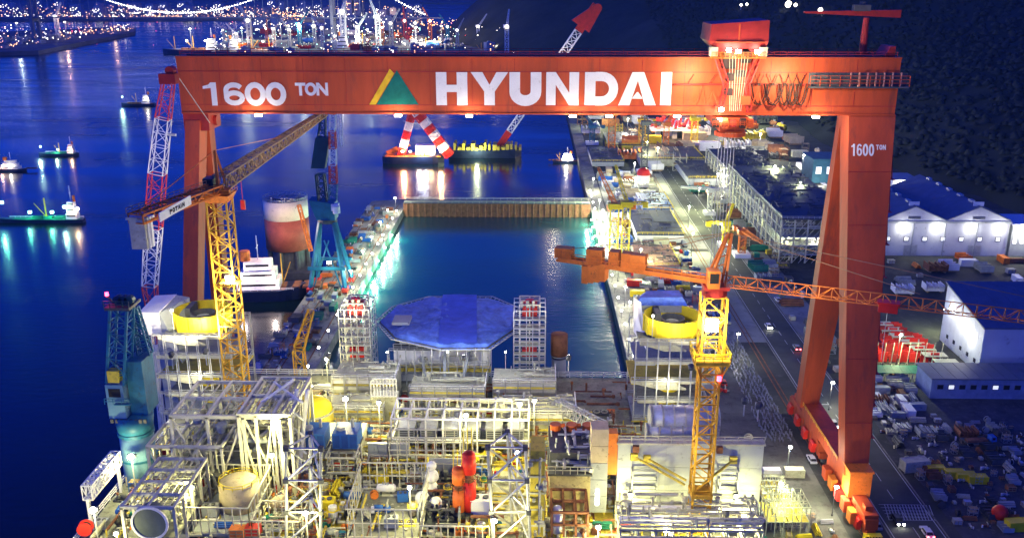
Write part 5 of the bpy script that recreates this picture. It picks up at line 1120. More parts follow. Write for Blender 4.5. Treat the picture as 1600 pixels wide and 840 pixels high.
m.box(mx-2.6,mx+2.6,YR-2.62,YR-2.4,zc-.2,zc+.4); m.build('climbing_collar', YORG, TR2)
m = MB(); m.rail([(mx-2.7,YR-2.7,zc+.6),(mx+2.7,YR-2.7,zc+.6),(mx+2.7,YR+2.7,zc+.6),(mx-2.7,YR+2.7,zc+.6),(mx-2.7,YR-2.7,zc+.6)],1.2,.12,1.3); m.build('collar_railing', YEL, TR2)
m = MB(); m.ring((mx,YR,zt_-1),.9,1.9,1.2,18); m.box(mx-1.9,mx+1.9,YR-1.9,YR+1.9,zt_+.2,zt_+.7); m.build('slewing_ring', DRED, TR2)
m = MB(); m.box(mx-1.5,mx+.2,YR-2.6,YR-.4,zt_+.7,zt_+3.4); cb = m.build('operator_cab', ORG_, TR2); m = MB(); m.box(mx-1.3,mx,YR-2.66,YR-2.61,zt_+1.6,zt_+3.1); m.box(mx+.21,mx+.26,YR-2.3,YR-.8,zt_+1.6,zt_+3); m.build('cab_window', BLK, cb)
ap = aty(1141,364,YR+2); m = MB()
for sx_, sy_2 in ((-1.3,-1.2),(1.3,-1.2),(1.3,1.2),(-1.3,1.2)): m.beam((mx+sx_,YR+sy_2,zt_+.7),(ap.x+sx_*.2,ap.y+sy_2*.2,ap.z),.3)
for k in range(1,6): f = k/6; m.beam((mx-1.3*(1-f*.8)+(ap.x-mx)*f,YR-1.2*(1-f*.8)+2*f,zt_+.7+(ap.z-zt_)*f),(mx+1.3*(1-f*.8)+(ap.x-mx)*f,YR+1.2*(1-f*.8)+2*f,zt_+.7+(ap.z-zt_)*f),.15)
m.build('tower_head', ORG_, TR2)
ci = atz(872,404,zt_+1.6); ro = atz(1602,508,zt_-.6)
far_r = Vector((mx,YR,zt_+1)).lerp(Vector((ro.x,ro.y,zt_+.6)),1.35)
for i in range(8):
    a = Vector((mx+1,YR-.3,zt_+1.4)).lerp(far_r, i/8); b = Vector((mx+1,YR-.3,zt_+1.4)).lerp(far_r,(i+.995)/8); m = MB(); m.truss(a,b,1.4,1.6,4,.12,.08,tri=True); m.build('jib_section', ORG_, TR2)
base = Vector((mx-1,YR+.3,zt_+1)); m = MB(); m.beam(base,ci,1.9,.35); m.beam(base+Vector((0,-.9,.2)),ci+Vector((0,-.9,.2)),.3,.6); m.beam(base+Vector((0,.9,.2)),ci+Vector((0,.9,.2)),.3,.6); m.rail([tuple(base+Vector((0,-1,.3))),tuple(ci+Vector((0,-1,.3)))],1.1,.09,1.4); m.build('counter_jib', ORG_, TR2)
for f, w_, h_ in ((.99,1.2,1.6),(.93,1.6,1.7),(.74,2.6,2.2),(.61,1.6,2.3),(.53,1.4,2.3),(.45,2.4,2.3)):
    c = base.lerp(ci,f); m = MB(); m.cbox((c.x,c.y,c.z+.4),w_,1.8,h_,-.35); m.build('winch_box' if f > .9 else 'counterweight', ORG_, TR2)
for k in range(4): c = base.lerp(ci,.80-.04*k); m = MB(); m.cbox((c.x,c.y,c.z-3.1+.25*k),.95,2.2,2.9,-.35); m.build('counterweight', ORG_, TR2)
m = MB(); m.beam(ap, Vector((mx,YR,zt_+3)).lerp(far_r,.5)+Vector((0,0,.6)),.08); m.beam(ap, far_r+Vector((0,0,1)),.08); m.beam(ap, base.lerp(ci,.9)+Vector((0,0,2)),.1); m.beam(ap, base.lerp(ci,.5)+Vector((0,0,2)),.1); m.build('pendant', JB, TR2)
c = atz(1382,496,zt_); c2 = Vector((mx+1,YR-.3,zt_+1.0)).lerp(far_r,.42); m = MB(); m.cbox((c2.x,c2.y,c2.z-1.5),2.6,1.6,1.2,-.35); m.cbox((c2.x,c2.y,c2.z-.3),3.0,1.9,.3,-.35); m.build('jib_trolley', BRED, TR2)
m = MB(); m.beam((c2.x,c2.y,c2.z-1.5),(c2.x,c2.y,c2.z-9),.07); m.build('hoist_rope', GAL, TR2)
m = MB(); c = aty(1112,508,YR-2); m.box(c.x-.9,c.x+.9,YR-2.4,YR-1.9,c.z-.9,c.z+.9); m.build('floodlight', LW, TR2); light((c.x,YR-3.6,c.z),6000,(1,.85,.5),.5,TR2); light((mx-4,YR-6,zt_+5),3500,(1,.85,.55),.5,TR2); light((mx-5,YR-5,62),2600,(1,.85,.5),.5,TR2); light((mx+12,YR-9,zt_+4),2200,(1,.85,.55),.5,TR2); light((mx-14,YR-4,zt_+5),2200,(1,.85,.55),.5,TR2)  # lights without a lamp are added to brighten mast, head and jib
m = MB(); m.cyl((aty(1122,591,YR-1).x,YR-1.8,aty(1122,591,YR-1).z),.35,.7,10); m.build('red_beacon', LR, TR2)
gy = GWL.location.y
for (xa_, ya_, xb_, yb2) in ((991,713,1070,757),(1011,716,1072,750),(1146,718,1098,756)):
    a = aty(xa_,ya_,gy-.4); b = aty(xb_,yb2,YR+1.2); m = MB(); m.tube(a,b,.22,8); m.cbox((a.x,a.y,a.z-.6),1.2,.6,1.2); m.build('wall_tie', YDECK, TR2)
m = MB(); c = aty(1090,762,YR); m.box(mx-1.7,mx+1.7,YR-1.7,YR+1.7,c.z-1,c.z-.4); m.build('tie_collar', YORG, TR2)
# ---- blue pedestal crane, left edge
YB_ = atz(216,705,50).y; pc = aty(217,705,YB_); zt0 = aty(215,640,YB_).z
PB = thing('pedestal_crane', 'tall blue pedestal crane standing in the sea side corner left of the framework modules', 'pedestal crane', (pc.x,YB_,pc.z-3), None)
hw = 3.0
m = MB(); m.cyl((pc.x,YB_,pc.z-8),hw,zt0-pc.z+3.6,28); m.build('pedestal', LTEAL, PB, True)
for z_ in (pc.z-1,(pc.z+zt0)/2,zt0-4.5): m = MB(); m.ring((pc.x,YB_,z_),hw,hw+.2,.35,28); m.build('pedestal_band', TEAL, PB)
m = MB(); m.tube((pc.x,YB_,zt0-4.4),(pc.x,YB_,zt0-.6),hw,28,hw*1.15); m.build('pedestal_head', TEAL, PB, True)
z5 = aty(210,590,YB_).z; zT = aty(192,478,YB_).z
m = MB(); m.box(pc.x-3.3,pc.x-.2,YB_-2.5,YB_+2.6,zt0-.5,z5-.3); m.build('operator_cab', LTEAL, PB); m = MB(); m.box(pc.x+.1,pc.x+3.1,YB_-1,YB_+4,zt0-.5,z5+3.5); m.build('machinery_house', TEAL, PB)
m = MB(); m.box(pc.x-2.8,pc.x-.7,YB_-2.57,YB_-2.51,z5-2.6,z5-1); m.build('cab_window', BLK, PB)
m = MB()
for k in range(8): x = pc.x-3+k*.85; m.box(x,x+.5,YB_-2.9,YB_-2.6,zt0-1.2,zt0-.5)
m.build('walkway_bracket', DGREY, PB)
w1 = aty(178,475,YB_).x-aty(192,475,YB_).x
xa = aty(192,475,YB_).x
m = MB(); m.truss((pc.x-1.6,YB_-.5,z5-.3),(xa,YB_-.5,zT),3.1,3.1,6,.42,.18,2.9,3.0,up=(0,1,0)); m.build('mast_frame', TEAL, PB)
m = MB(); m.truss((pc.x+2.2,YB_+3,z5+3.4),(xa+.8,YB_+2.4,zT-1),2.2,1.6,8,.3,.16,1.2,1.0,up=(0,1,0)); m.build('back_stay_frame', TEAL, PB)
m = MB(); m.box(xa-2.3,xa+2.1,YB_-2.4,YB_+2.6,zT,zT+.5); m.build('top_platform', DGREY, PB)
m = MB(); [m.tube((xa-.6+k,YB_-.8,zT+1.3),(xa-.6+k,YB_+.4,zT+1.3),.8,12) for k in range(3)]; m.beam((xa-1.5,YB_,zT+.5),(xa-3,YB_,zT+2.2),.3); m.rail([(xa-2.3,YB_-2.4,zT+.5),(xa+2.1,YB_-2.4,zT+.5)],1.2,.12,1.1); m.build('sheave_block', mat('dark_teal',(.02,.07,.09),.5), PB)
m = MB(); m.cyl((xa-2.6,YB_,zT+1.9),.3,.6,10); m.build('red_beacon', LR, PB); light((xa-2.6,YB_-.8,zT+2.4),160,(1,.05,.08),.3,PB)
m = MB(); m.box(pc.x-2.6,pc.x-.6,YB_-2.6,YB_-1,z5+.2,z5+2.4); m.build('winch', YDECK, PB)
m = MB(); m.box(pc.x-1.7,pc.x+1.2,YB_-3.4,YB_-2.7,z5-3.8,z5-3.6); m.rail([(pc.x-3.3,YB_-3.4,z5-3.6),(pc.x+1.2,YB_-3.4,z5-3.6)],1.1,.1,1.2); m.build('cab_walkway', TEAL, PB)
# ---- red and white lattice boom crane on the pier
YC = 205.0; c0 = aty(248,612,YC); segs = [(248,612),(243,540),(238,535),(232,448),(237,356),(243,272),(252,186),(262,126),(266,112)]
CB = thing('lattice_boom_crane', 'crane with a very tall red and white lattice boom beside the left gantry leg', 'lattice boom crane', (c0.x,YC,0))
P = lambda x, y: aty(x, y, YC)
m = MB(); a, b = P(247,614), P(242,537); m.tube(a,b,.55,10,1.9); m.build('boom_foot', WHT, CB)
m = MB(); m.beam(P(234,548),P(246,540),.5); m.beam(P(246,540),P(240,522),.4); m.beam(P(234,548),P(240,522),.4); m.build('boom_joint', WHT, CB)
for (xa_,ya_,xb_,yb2,w0,w1,mt) in ((243,536,239,492,1.0,2.0,BRED),(239,492,234,447,2.0,2.9,BRED),(234,446,240,356,2.9,3.3,WHT),(240,355,246,272,3.3,3.3,BRED),(246,271,255,186,3.3,2.9,WHT),(255,185,263,130,2.9,2.3,BRED)):
    m = MB(); m.truss(P(xa_,ya_),P(xb_,yb2),w0,w0*.8,max(2,int(abs(ya_-yb2)/18)),.2,.11,w1,w1*.8,up=(0,1,0)); m.build('boom_section', mt, CB)
m = MB(); a = P(264,122); m.box(a.x-1.8,a.x+1.8,YC-1.3,YC+1.3,a.z-1.2,a.z+1); m.tube((a.x+.6,YC-1,a.z+1.6),(a.x+.6,YC+1,a.z+1.6),1,12); m.build('boom_head', DRED, CB)
m = MB(); m.beam((a.x+1,YC,a.z+2),P(300,205)+Vector((0,12,0)),.14); m.beam(P(262,210),P(275,211),.5); m.build('back_stay', GAL, CB)
m = MB(); m.truss((c0.x-.5,YC,5),(c0.x,YC,c0.z),1.6,1.6,6,.25,.14,1,1,up=(0,1,0)); m.build('lower_boom', WHT, CB)
m = MB(); m.box(c0.x-3.5,c0.x+2.5,YC-2.5,YC+2.5,1.6,5); m.build('crane_house', BRED, CB)
for s in (-1,1): m = MB(); m.box(c0.x-4,c0.x+3.5,YC+s*3-.6,YC+s*3+.6,.02,1.5); m.build('crawler_track', DGREY, CB)
# ---- teal level luffing portal crane on the pier
YT = 392.0; g0 = aty(517,450,YT)
def TP(x, y, dy=0): return aty(x, y, YT+dy)
TC = thing('portal_crane', 'teal level luffing crane on four splayed legs on the pier behind the left mast', 'portal crane', (g0.x,YT,0))
zt = TP(512,345).z
for (bx,by),(tx) in (((-7.5,-7),500),((8,-7),522),((-7.5,8),500),((8,8),522)):
    q = TP(tx,345,by*.3); m = MB(); m.beam((g0.x+bx,YT+by,1.6),(q.x,YT+by*.35,zt),1.5,1.5); m.build('leg', TEAL, TC)
    m = MB(); m.box(g0.x+bx-1.2,g0.x+bx+1.2,YT+by-2.6,YT+by+2.6,.4,1.9); m.build('bogie', BRED, TC)
m = MB(); m.box(g0.x-8,g0.x+8.6,YT-7.6,YT-6.6,10,11.4); m.box(g0.x-8,g0.x+8.6,YT+7.4,YT+8.4,10,11.4); m.beam((g0.x-6,YT-6.5,2),(g0.x+1,YT-3,zt-8),.5); m.beam((g0.x+6,YT-6.5,2),(g0.x-1,YT-3,zt-8),.5); m.build('portal_tie', TEAL, TC)
c = TP(512,345); m = MB(); m.cyl((c.x,YT,c.z-.5),4.2,1.6,20); m.build('slewing_ring', DGREY, TC)
c2 = TP(510,315); m = MB(); m.hull8([(c.x-4,YT-3.5,c.z+1.1),(c.x+4,YT-3.5,c.z+1.1),(c.x+4,YT+4,c.z+1.1),(c.x-4,YT+4,c.z+1.1)],[(c2.x-7,YT-4,c2.z+1.5),(c2.x+4,YT-4,c2.z),(c2.x+4,YT+4,c2.z),(c2.x-7,YT+4,c2.z+1.5)]); m.build('machinery_house', TEAL, TC)
m = MB(); m.box(c2.x+3,c2.x+6,YT-5,YT-2,c2.z-3,c2.z); m.build('operator_cab', WHT, TC)
DT = mat('dark_teal',(.02,.07,.09),.5)
m = MB(); m.truss(TP(505,316),TP(500,272),3.6,3,3,.7,.4,3.4,3,up=(0,1,0)); m.hull8(*[[(q.x-3+s*1.0,YT-2,q.z),(q.x+3+s,YT-2,q.z),(q.x+3+s,YT+2,q.z),(q.x-3+s,YT+2,q.z)] for q,s in ((TP(498,262),0),(TP(503,214),.6))]); m.truss(TP(503,214),TP(505,182),3,2.4,3,.5,.3,2,1.6,up=(0,1,0)); m.build('a_frame_tower', DT, TC)
for i,(x0_,y0_,x1_,y1_,mt) in enumerate(((520,312,521,286,TEAL),(521,286,520,258,BRED),(520,258,520,232,WHT),(520,232,519,205,BRED),(519,205,520,178,WHT),(520,178,521,150,BRED))):
    m = MB(); m.truss(TP(x0_,y0_,-4),TP(x1_,y1_,-4),3.3-.2*i,2.6,3,.35,.22,3.1-.2*i,2.4,up=(0,1,0)); m.build('jib_section', mt, TC)
m = MB(); m.truss(TP(534,228,-5),TP(532,178,-5),1.1,1,5,.25,.15,up=(0,1,0)); m.build('fly_jib', WHT, TC)
m = MB(); m.tube(TP(525,322,-5),TP(526,333,-5),1.6,10); m.build('counterweight', WHT, TC)
light((g0.x+2,YT-12,14),3500,(.8,1,.5),.8,TC); m = MB(); m.cbox((g0.x+2,YT-9.2,13.6),1.6,.5,1); m.build('floodlight', LW, TC)
# ---- yellow mast near the pier (thin) at front left of the dock
q = aty(471,600,205); TY = thing('yellow_lattice_mast', 'slim yellow lattice mast standing in front of the dark pier, left of the scaffolded tower', 'lattice mast', (q.x,205,0))
mast_sections(TY, q.x, 205, 10, aty(466,545,205).z, 2.4, 6, YORG, .25, .14); q2 = aty(486,485,212); m = MB(); m.truss((q.x,205,aty(466,545,205).z),tuple(q2),2.4,2.0,4,.25,.14,1.4,1.2,up=(0,1,0)); m.build('upper_section', YORG, TY)
m = MB(); m.box(q.x-2.5,q.x+2.5,202,208,-2,10); m.build('base', GREY, TY)
# ---- floating crane vessel in the outer basin
YF = 700.0
def FP(x, y, dy=0): return aty(x, y, YF+dy)
def hull(m, x0, x1, y, beam_, z0, z1, bow=.12, both=False):
    L = x1-x0; n = 12; rows = []
    for i in range(n+1):
        t = i/n; x = x0+L*t; f = 1.0
        if t > 1-bow*2: f = max(.05, math.sqrt(max(0, 1-((t-(1-bow*2))/(bow*2))**2)))
        if t < .1 or (both and t < bow*2): f = min(f, .75+.25*t/.1)
        w_ = beam_/2*f; sh = (z1-z0)*(.25*max(0,(t-.6)/.4)**2); rows.append([(x,y-w_*.85,z0),(x,y-w_,z1+sh),(x,y+w_,z1+sh),(x,y+w_*.85,z0)])
    vs = [p for r_ in rows for p in r_]; fs = []
    for i in range(n):
        for k in range(4): fs.append((i*4+k,(i+1)*4+k,(i+1)*4+(k+1)%4,i*4+(k+1)%4))
    fs += [(3,2,1,0),tuple(n*4+k for k in range(4))]; m.add(vs, fs)
a = FP(600,252); b = FP(694,252); c = FP(808,250)
FC = thing('floating_crane', 'floating crane barge in the outer basin with red and white striped sheerlegs', 'floating crane', ((a.x+b.x)/2,YF,WZ))
m = MB(); hull(m,a.x,b.x,YF,20,WZ-1,1.5,.08,True); m.build('hull', mat('dark_hull',(.02,.03,.07),.4), FC)
m = MB(); m.box(a.x+2,b.x-2,YF-9,YF+9,1.5,1.9); m.build('deck', ORG_, FC)
q = FP(650,228); m = MB(); m.box(q.x,FP(680,228).x,YF-4,YF+4,1.9,q.z+1); m.build('deckhouse', WHT, FC)
for k in range(3): m = MB(); m.box(q.x+1+4.4*k,q.x+4.2+4.4*k,YF-4.1,YF-4,4,6.5); m.build('window', LY, FC)
def striped(T, p, q, w, n, cols, name='sheerleg_section'):
    for i in range(n):
        m = MB(); s = p.lerp(q,i/n); e = p.lerp(q,(i+.97)/n); m.truss(s,e,w,w,2,.7,.4,up=(0,1,0)); m.beam(s,e,w*.62); m.build(name, cols[i % len(cols)], T)
striped(FC, FP(627,243,-5), FP(651,150,-5), 5.0, 7, [BRED,WHT]); striped(FC, FP(703,243,-5), FP(640,160,-5), 6.4, 9, [BRED,WHT]); striped(FC, FP(612,240,5), FP(640,160,0), 2.0, 8, [WHT,BRED]) if False else None
m = MB(); m.beam(FP(618,236),FP(640,226),2); m.beam(FP(605,240),FP(622,232),2.4,4); m.cyl((FP(662,235).x,YF-7,2),2,4,12); m.build('winch_gear', ORG_, FC)
for px,py,cc,pw in ((630,236,(1,.45,.2),42000),(688,236,(1,.55,.25),42000),(655,240,(.8,.9,1),14000),(664,240,(.8,.9,1),14000)): p_ = FP(px,py,-12); light(tuple(p_),pw,cc,1.2,FC)
m = MB(); [m.cbox(tuple(FP(x_,238,-11)),1.6,.5,1.2) for x_ in (629,641,655,664,676,689)]; m.build('deck_lamp', CW, FC)
F2 = thing('derrick_barge', 'long dark crane barge right of the sheerlegs, its striped boom rising behind the girder', 'crane barge', ((b.x+c.x)/2,YF+25,WZ))
m = MB(); hull(m,b.x+2,c.x+3,YF+25,22,WZ-1,2.2,.06,True); m.build('hull', mat('dark_hull',(.02,.03,.07),.4), F2)
m = MB()
for k in range(16): x = b.x+6+k*3.4; m.box(x,x+rr.uniform(1.5,3.2),YF+15,YF+30,2.2,2.2+rr.uniform(1.5,6))
m.build('deck_gear', YDECK, F2)['kind'] = 'stuff'
p0_ = FP(770,243,25); p1_ = FP(932,8,25); n = 12
colz = [BRED,BRED,WHT,WHT,BRED,BRED,BRED,WHT,WHT,WHT,BRED,BRED]
for i in range(n):
    m = MB(); w_ = 5.5 if i > 3 else 4.2
    s, e = p0_.lerp(p1_,i/n), p0_.lerp(p1_,(i+.98)/n); m.truss(s,e,w_,w_*.8,2,.85,.5,up=(0,1,0)); 
    if i in (0,1,4,5,6,10): m.beam(s,e,w_*.8)
    m.build('boom_section', colz[i], F2)
h_ = p0_.lerp(p1_,.86); e_ = p1_; m = MB(); d_ = (p1_-p0_).normalized(); up_ = Vector((-d_.z,0,d_.x))
m.hull8([tuple(h_+up_*9+Vector((0,-3,0))),tuple(h_-up_*7+Vector((0,-3,0))),tuple(h_-up_*7+Vector((0,3,0))),tuple(h_+up_*9+Vector((0,3,0)))],[tuple(e_+up_*1+Vector((0,-2,0))),tuple(e_-up_*5+Vector((0,-2,0))),tuple(e_-up_*5+Vector((0,2,0))),tuple(e_+up_*1+Vector((0,2,0)))])
m.tube(e_+Vector((1,-3,-2)),e_+Vector((1,3,-2)),3,14); m.build('boom_head', BRED, F2)
light(tuple(FP(745,236,8)),26000,(.9,1,.5),1.2,F2)
light(tuple(p0_.lerp(p1_,.62)+Vector((0,-14,2))),16000,(1,.8,.6),1.5,F2)
ORDS = ['first','second','third','fourth','fifth','sixth','seventh','eighth','ninth','tenth','eleventh','twelfth','thirteenth','fourteenth','fifteenth']
# ================================================================ SHIPS
def ship(label, xl, xr, yw, hullm, flip=False, house=.2, hw=.16, hh=6, masts=2, superm=None, group=None, lights=(), beam_=None, deckm=None, free_=2.5, rz=0, name='cargo_ship'):
    a = atz(xl, yw, WZ); b = atz(xr, yw, WZ); L = (b-a).length; cx, cy = (a.x+b.x)/2, (a.y+b.y)/2; ang = math.atan2(b.y-a.y, b.x-a.x)+(math.pi if flip else 0)
    S = thing(name, label, 'ship', (cx, cy, WZ), group, ang+rz); ORG[S.name] = Vector((0,0,0)); s = L/40; bm_ = beam_ or L*.2; F = free_*max(.6, s)
    m = MB(); hull(m,-L/2,L/2,0,bm_,-1,F,.18); m.build('hull', hullm, S)
    m = MB(); m.box(-L*.46,L*.3,-bm_*.42,bm_*.42,F+.02,F+.2); m.build('deck', deckm or RUST, S)
    x = -L/2+L*house; H_ = hh*max(.5, s); w_ = L*hw; sm = superm or WHT
    for k in range(3):
        m = MB(); q = 1-.18*k; m.box(x-w_/2*q,x+w_/2*q,-bm_*.4*q,bm_*.4*q,F+.2+H_*k/3,F+.2+H_*(k+.96)/3); t = m.build('deckhouse_tier', sm, S)
        m = MB()
        for s_ in (-1, 1): m.box(x-w_/2*q*.85,x+w_/2*q*.85,s_*bm_*.4*q-.05,s_*bm_*.4*q+.05,F+.2+H_*(k+.45)/3,F+.2+H_*(k+.7)/3)
        m.build('window_band', BLK, t)
    m = MB(); m.tube((x-w_*.3,0,F+H_),(x-w_*.3,0,F+H_*1.35),w_*.12,10); m.build('funnel', ORG_, S)
    m = MB(); m.beam((x,0,F+H_),(x,0,F+H_*1.9),.25*s+.1); m.beam((x,-bm_*.2,F+H_*1.5),(x,bm_*.2,F+H_*1.5),.2*s); m.build('mast', WHT, S)
    for k in range(masts-1): xx = x+L*(.3+.3*k); m = MB(); m.beam((xx,0,F),(xx,0,F+H_*1.2),.35*s+.1); m.beam((xx,0,F+1),(xx+L*.12,0,F+H_*.9),.2*s+.1); m.build('derrick', YORG, S)
    for k in range(3):
        xx = x+w_*.8+L*.13*k; m = MB(); m.box(xx,xx+L*.1,-bm_*.3,bm_*.3,F+.2,F+.2+1.1*max(.6,s)); m.build('hatch_cover', deckm or RUST, S)
    m = MB(); m.rail([(-L*.48,-bm_*.42,F),(L*.36,-bm_*.44,F)],1.1,.1*s+.04,3); m.build('railing', WHT, S)
    for (f, z, pw, c) in lights:
        l = light((-L/2+L*f,-bm_*.6 if not flip else bm_*.6,F+z*s), pw, c, .7, S)
        m = MB(); m.cbox((-L/2+L*f,0,F+z*s),.9*s+.3,.9*s+.3,.9*s+.3); m.build('deck_lamp', CG if c[0] < .8 else CW, S)
    return S
GW_ = (.55,1,.75); WW = (1,.9,.7); OW = (1,.6,.35)
DH = mat('dark_hull',(.02,.03,.07),.4); RH = mat('red_brown_hull',(.2,.03,.03),.5)
ship('small workboat with a bright green white light at its bow, nearest the gantry girder', 190, 243, 165, DH, True, .25, .24, 10, 2, None, 'ships at anchor on the left', ((.95,7,9000,GW_),(.2,6,2500,WW)))
ship('green lit coaster with a bright lamp above its bow, upper left', 61, 122, 243, DH, True, .16, .16, 9, 2, None, 'ships at anchor on the left', ((.93,6,9000,GW_),(.5,3,2500,GW_),(.12,4,2500,OW)), deckm=GREEN)
ship('white passenger boat with dark hull at the left edge', -4, 42, 267, DH, False, .5, .6, 12, 1, None, 'ships at anchor on the left', ((.5,4,2600,WW),(.2,4,1800,OW)))
ship('long low tanker with green lit deck at the left edge, lowest of the anchored ships', -6, 132, 347, DH, True, .12, .12, 8, 2, None, 'ships at anchor on the left', ((.9,7,7000,(.2,1,.65)),(.6,2.5,2600,(.15,1,.6)),(.35,2.5,2600,(.15,1,.6)),(.2,5,5000,(.5,1,.8)),(.06,4,2500,OW)), deckm=GREEN, beam_=5.5, free_=1.6)
ship('small white tug moored at the corner of the right quay', 864, 905, 254, DH, True, .45, .45, 11, 2, None, None, ((.5,5,16000,WW),), name='tug')
# white ship beside the pier
W_ = ship('white superstructure ship with a dark blue hull moored left of the pier', 362, 478, 464, DH, False, .4, .55, 15, 2, mat('ship_white',(.75,.72,.72),.5), None, ((.2,8,5000,(1,.85,.8)),(.6,7,5000,(1,.8,.7))), beam_=14, free_=6, rz=.1)
# brown and white round tank
YK = 425.0; c = aty(451,385,YK); Rk = (aty(484,385,YK).x-aty(417,385,YK).x)/2; zb_ = c.z; zm_ = aty(451,347,YK-Rk).z; zt_ = aty(451,318,YK-Rk).z
KT = thing('round_tank', 'big round tank painted white above and red brown below, behind the white ship', 'tank', (c.x,YK,WZ))
m = MB(); m.cyl((c.x,YK,zb_),Rk,zm_-zb_,40); m.build('lower_shell', mat('red_brown_hull2',(.42,.1,.06),.6,0,.25,.2,.2), KT, True); m = MB(); m.ring((c.x,YK,zm_),Rk*.94,Rk,zt_-zm_,40); m.build('upper_shell', mat('tank_white',(.72,.64,.52),.6,0,.15,.2,.2), KT, True)
m = MB(); m.cyl((c.x,YK,zm_),Rk*.93,(zt_-zm_)*.8,30); m.build('inner_floor', DGREY, KT); piping(KT, c.x-Rk*.55,c.x+Rk*.55,YK-Rk*.55,YK+Rk*.55,zt_-2,zt_+1.2,90,GAL)
m = MB(); m.rail([(c.x+Rk*math.cos(k*math.pi/12),YK+Rk*math.sin(k*math.pi/12),zt_) for k in range(25)],1.2,.15,3); m.build('railing', GAL, KT)
m = MB(); m.box(c.x-Rk*1.25,c.x+Rk*1.25,YK-Rk*1.2,YK+Rk*1.2,WZ-2,WZ+3.5)
for k in range(7): m.cyl((c.x+Rk*.85*math.cos(k*.9),YK+Rk*.85*math.sin(k*.9),WZ+3.5),1.3,zb_-WZ-3.5,8)
m.cyl((c.x,YK,WZ+3.5),Rk*.78,zb_-WZ-3.5,24)
m.build('support_barge', DGREY, KT)
m = MB(); a = aty(467,320,YK-Rk-2); b = aty(486,392,YK-Rk-8); m.truss(a,b,1.4,1.4,9,.3,.18,up=(0,1,0)); m.build('stair_truss', ORG_, KT)
light((c.x+6,YK-Rk-22,28),26000,(1,.75,.5),1,KT)
# far ships in the distant yard (seen over the girder)
for i,(xl,xr,yw,hm,fl,lab,ls) in enumerate(((255,352,84,DH,True,'dark hulled freighter with brightly lit bridge, leftmost of the far shipyard',((.3,5,60000,WW),(.6,5,30000,WW))),(348,440,84,RH,False,'long freighter with lit accommodation in the far yard above the word TON',((.3,6,50000,WW),(.7,5,50000,OW))),
    (515,620,82,RH,False,'red hulled ship in the far yard above the green emblem',((.4,6,50000,WW),)),(632,700,78,DH,False,'white lit ship in the far yard near the foot of the hill',((.4,6,70000,WW),(.7,6,50000,WW))),(740,800,84,DH,True,'white workboat beyond the girder above the letters HY',((.4,6,50000,WW),)),(890,975,88,BLUE,False,'blue hulled ship beyond the girder above the letters ND',((.4,6,20000,WW),)))):
    ship(lab, xl, xr, yw, hm, fl, .2, .16, 7, 3, None, 'ships in the far yard', ls, free_=2.5, beam_=16)
# ================================================================ FAR CITY, FAR YARD, BRIDGE
rc = random.Random(5)
def bldg_proto(w, d, h, mt, lit):
    o = MB(); o.box(-w/2,w/2,-d/2,d/2,-2,h); o.box(-w*.2,w*.1,-d*.2,d*.2,h,h+3)
    e = o.build('city_building', mt, None); l = MB()
    for i in range(int(w/4)):
        for j in range(int(h/4)):
            if rc.random() < lit: x = -w/2+2+i*4; z = 2+j*4; l.box(x-1,x+1,-d/2-.15,-d/2-.02,z-.9,z+.9)
    q = l.build('lit_windows', CO if rc.random() < .4 else CW, e); q['kind'] = 'stuff'; return e
BW = mat('far_building_wall', (.3,.32,.36), .9, 0, .2, .05)
bp = [bldg_proto(rc.uniform(14,40), rc.uniform(12,25), hh_, BW, .16) for hh_ in (10,14,22,34,46,60)]
used = [False]*len(bp)
def place_b(px, py, k, where, s=1.0):
    p = atz(px, py, 3); o = bp[k]
    if used[k]: o2 = o.copy(); C.objects.link(o2); [ (lambda c2: (C.objects.link(c2), setattr(c2,'parent',o2)))(ch.copy()) for ch in o.children]; o = o2
    used[k] = True; o.location = (p.x,p.y,2); o.rotation_euler = (0,0,rc.uniform(-.4,.4)); o.scale = (s,s,s)
    kind_ = ['low flat roofed','low long','mid rise','taller','high rise','highest slab'][k]
    tag(o, f'{kind_} building {where}', 'building', f'{kind_} far buildings {where}')
for i in range(70): place_b(rc.uniform(0,430), rc.uniform(14,29), rc.choice((0,1,1,2,2,3)), 'on the far shore under the bridge')
for i in range(60): place_b(rc.uniform(400,660), rc.uniform(18,52), rc.choice((0,1,2,2,3,4)), 'behind the far shipyard', .8)
for i in range(9): place_b(rc.uniform(535,570), rc.uniform(22,28), 5, 'in the hazy cluster behind the far yard', 1.1)
for i in range(36): place_b(rc.uniform(340,860), rc.uniform(60,84), rc.choice((0,0,1,1,2)), 'among the lights of the far shipyard', .7)
for i in range(20): px = rc.uniform(0,205); place_b(px, rc.uniform(58-px*.05,80-px*.15), rc.choice((0,0,1)), 'on the lit headland', .6)
def lights_field(name, label, n, fx, fy, mt, size, zr=(4,14), seed=1):
    r_ = random.Random(seed); m = MB()
    for i in range(n):
        px = fx(r_); py = fy(r_, px); p = atz(px, py, 3); d_ = p.y/3000; s = size*.28*d_*r_.choice((.6,.8,1,1,1.7)); z = r_.uniform(*zr)
        m.dome((p.x,p.y,z),s,6,2,1,True)
    return tag(m.build(name, mt), label, kind='stuff')
g = lambda r_, a, b: r_.uniform(a, b)
lights_field('city_lights','sparkling white lights along the far shore',380,lambda r_:g(r_,20,660),lambda r_,x:g(r_,12,31) if r_.random()<.45 else g(r_,25,30),CW,2.4,(4,16),1)
lights_field('city_street_lights','orange street lights along the far shore',380,lambda r_:g(r_,20,660),lambda r_,x:g(r_,14,31),CO,2.6,(4,16),2)
lights_field('headland_lights','mixed lights along the quay of the headland',90,lambda r_:g(r_,0,210),lambda r_,x:g(r_,50-.02*x,80-x*.16),CO,3.4,(4,16),3)
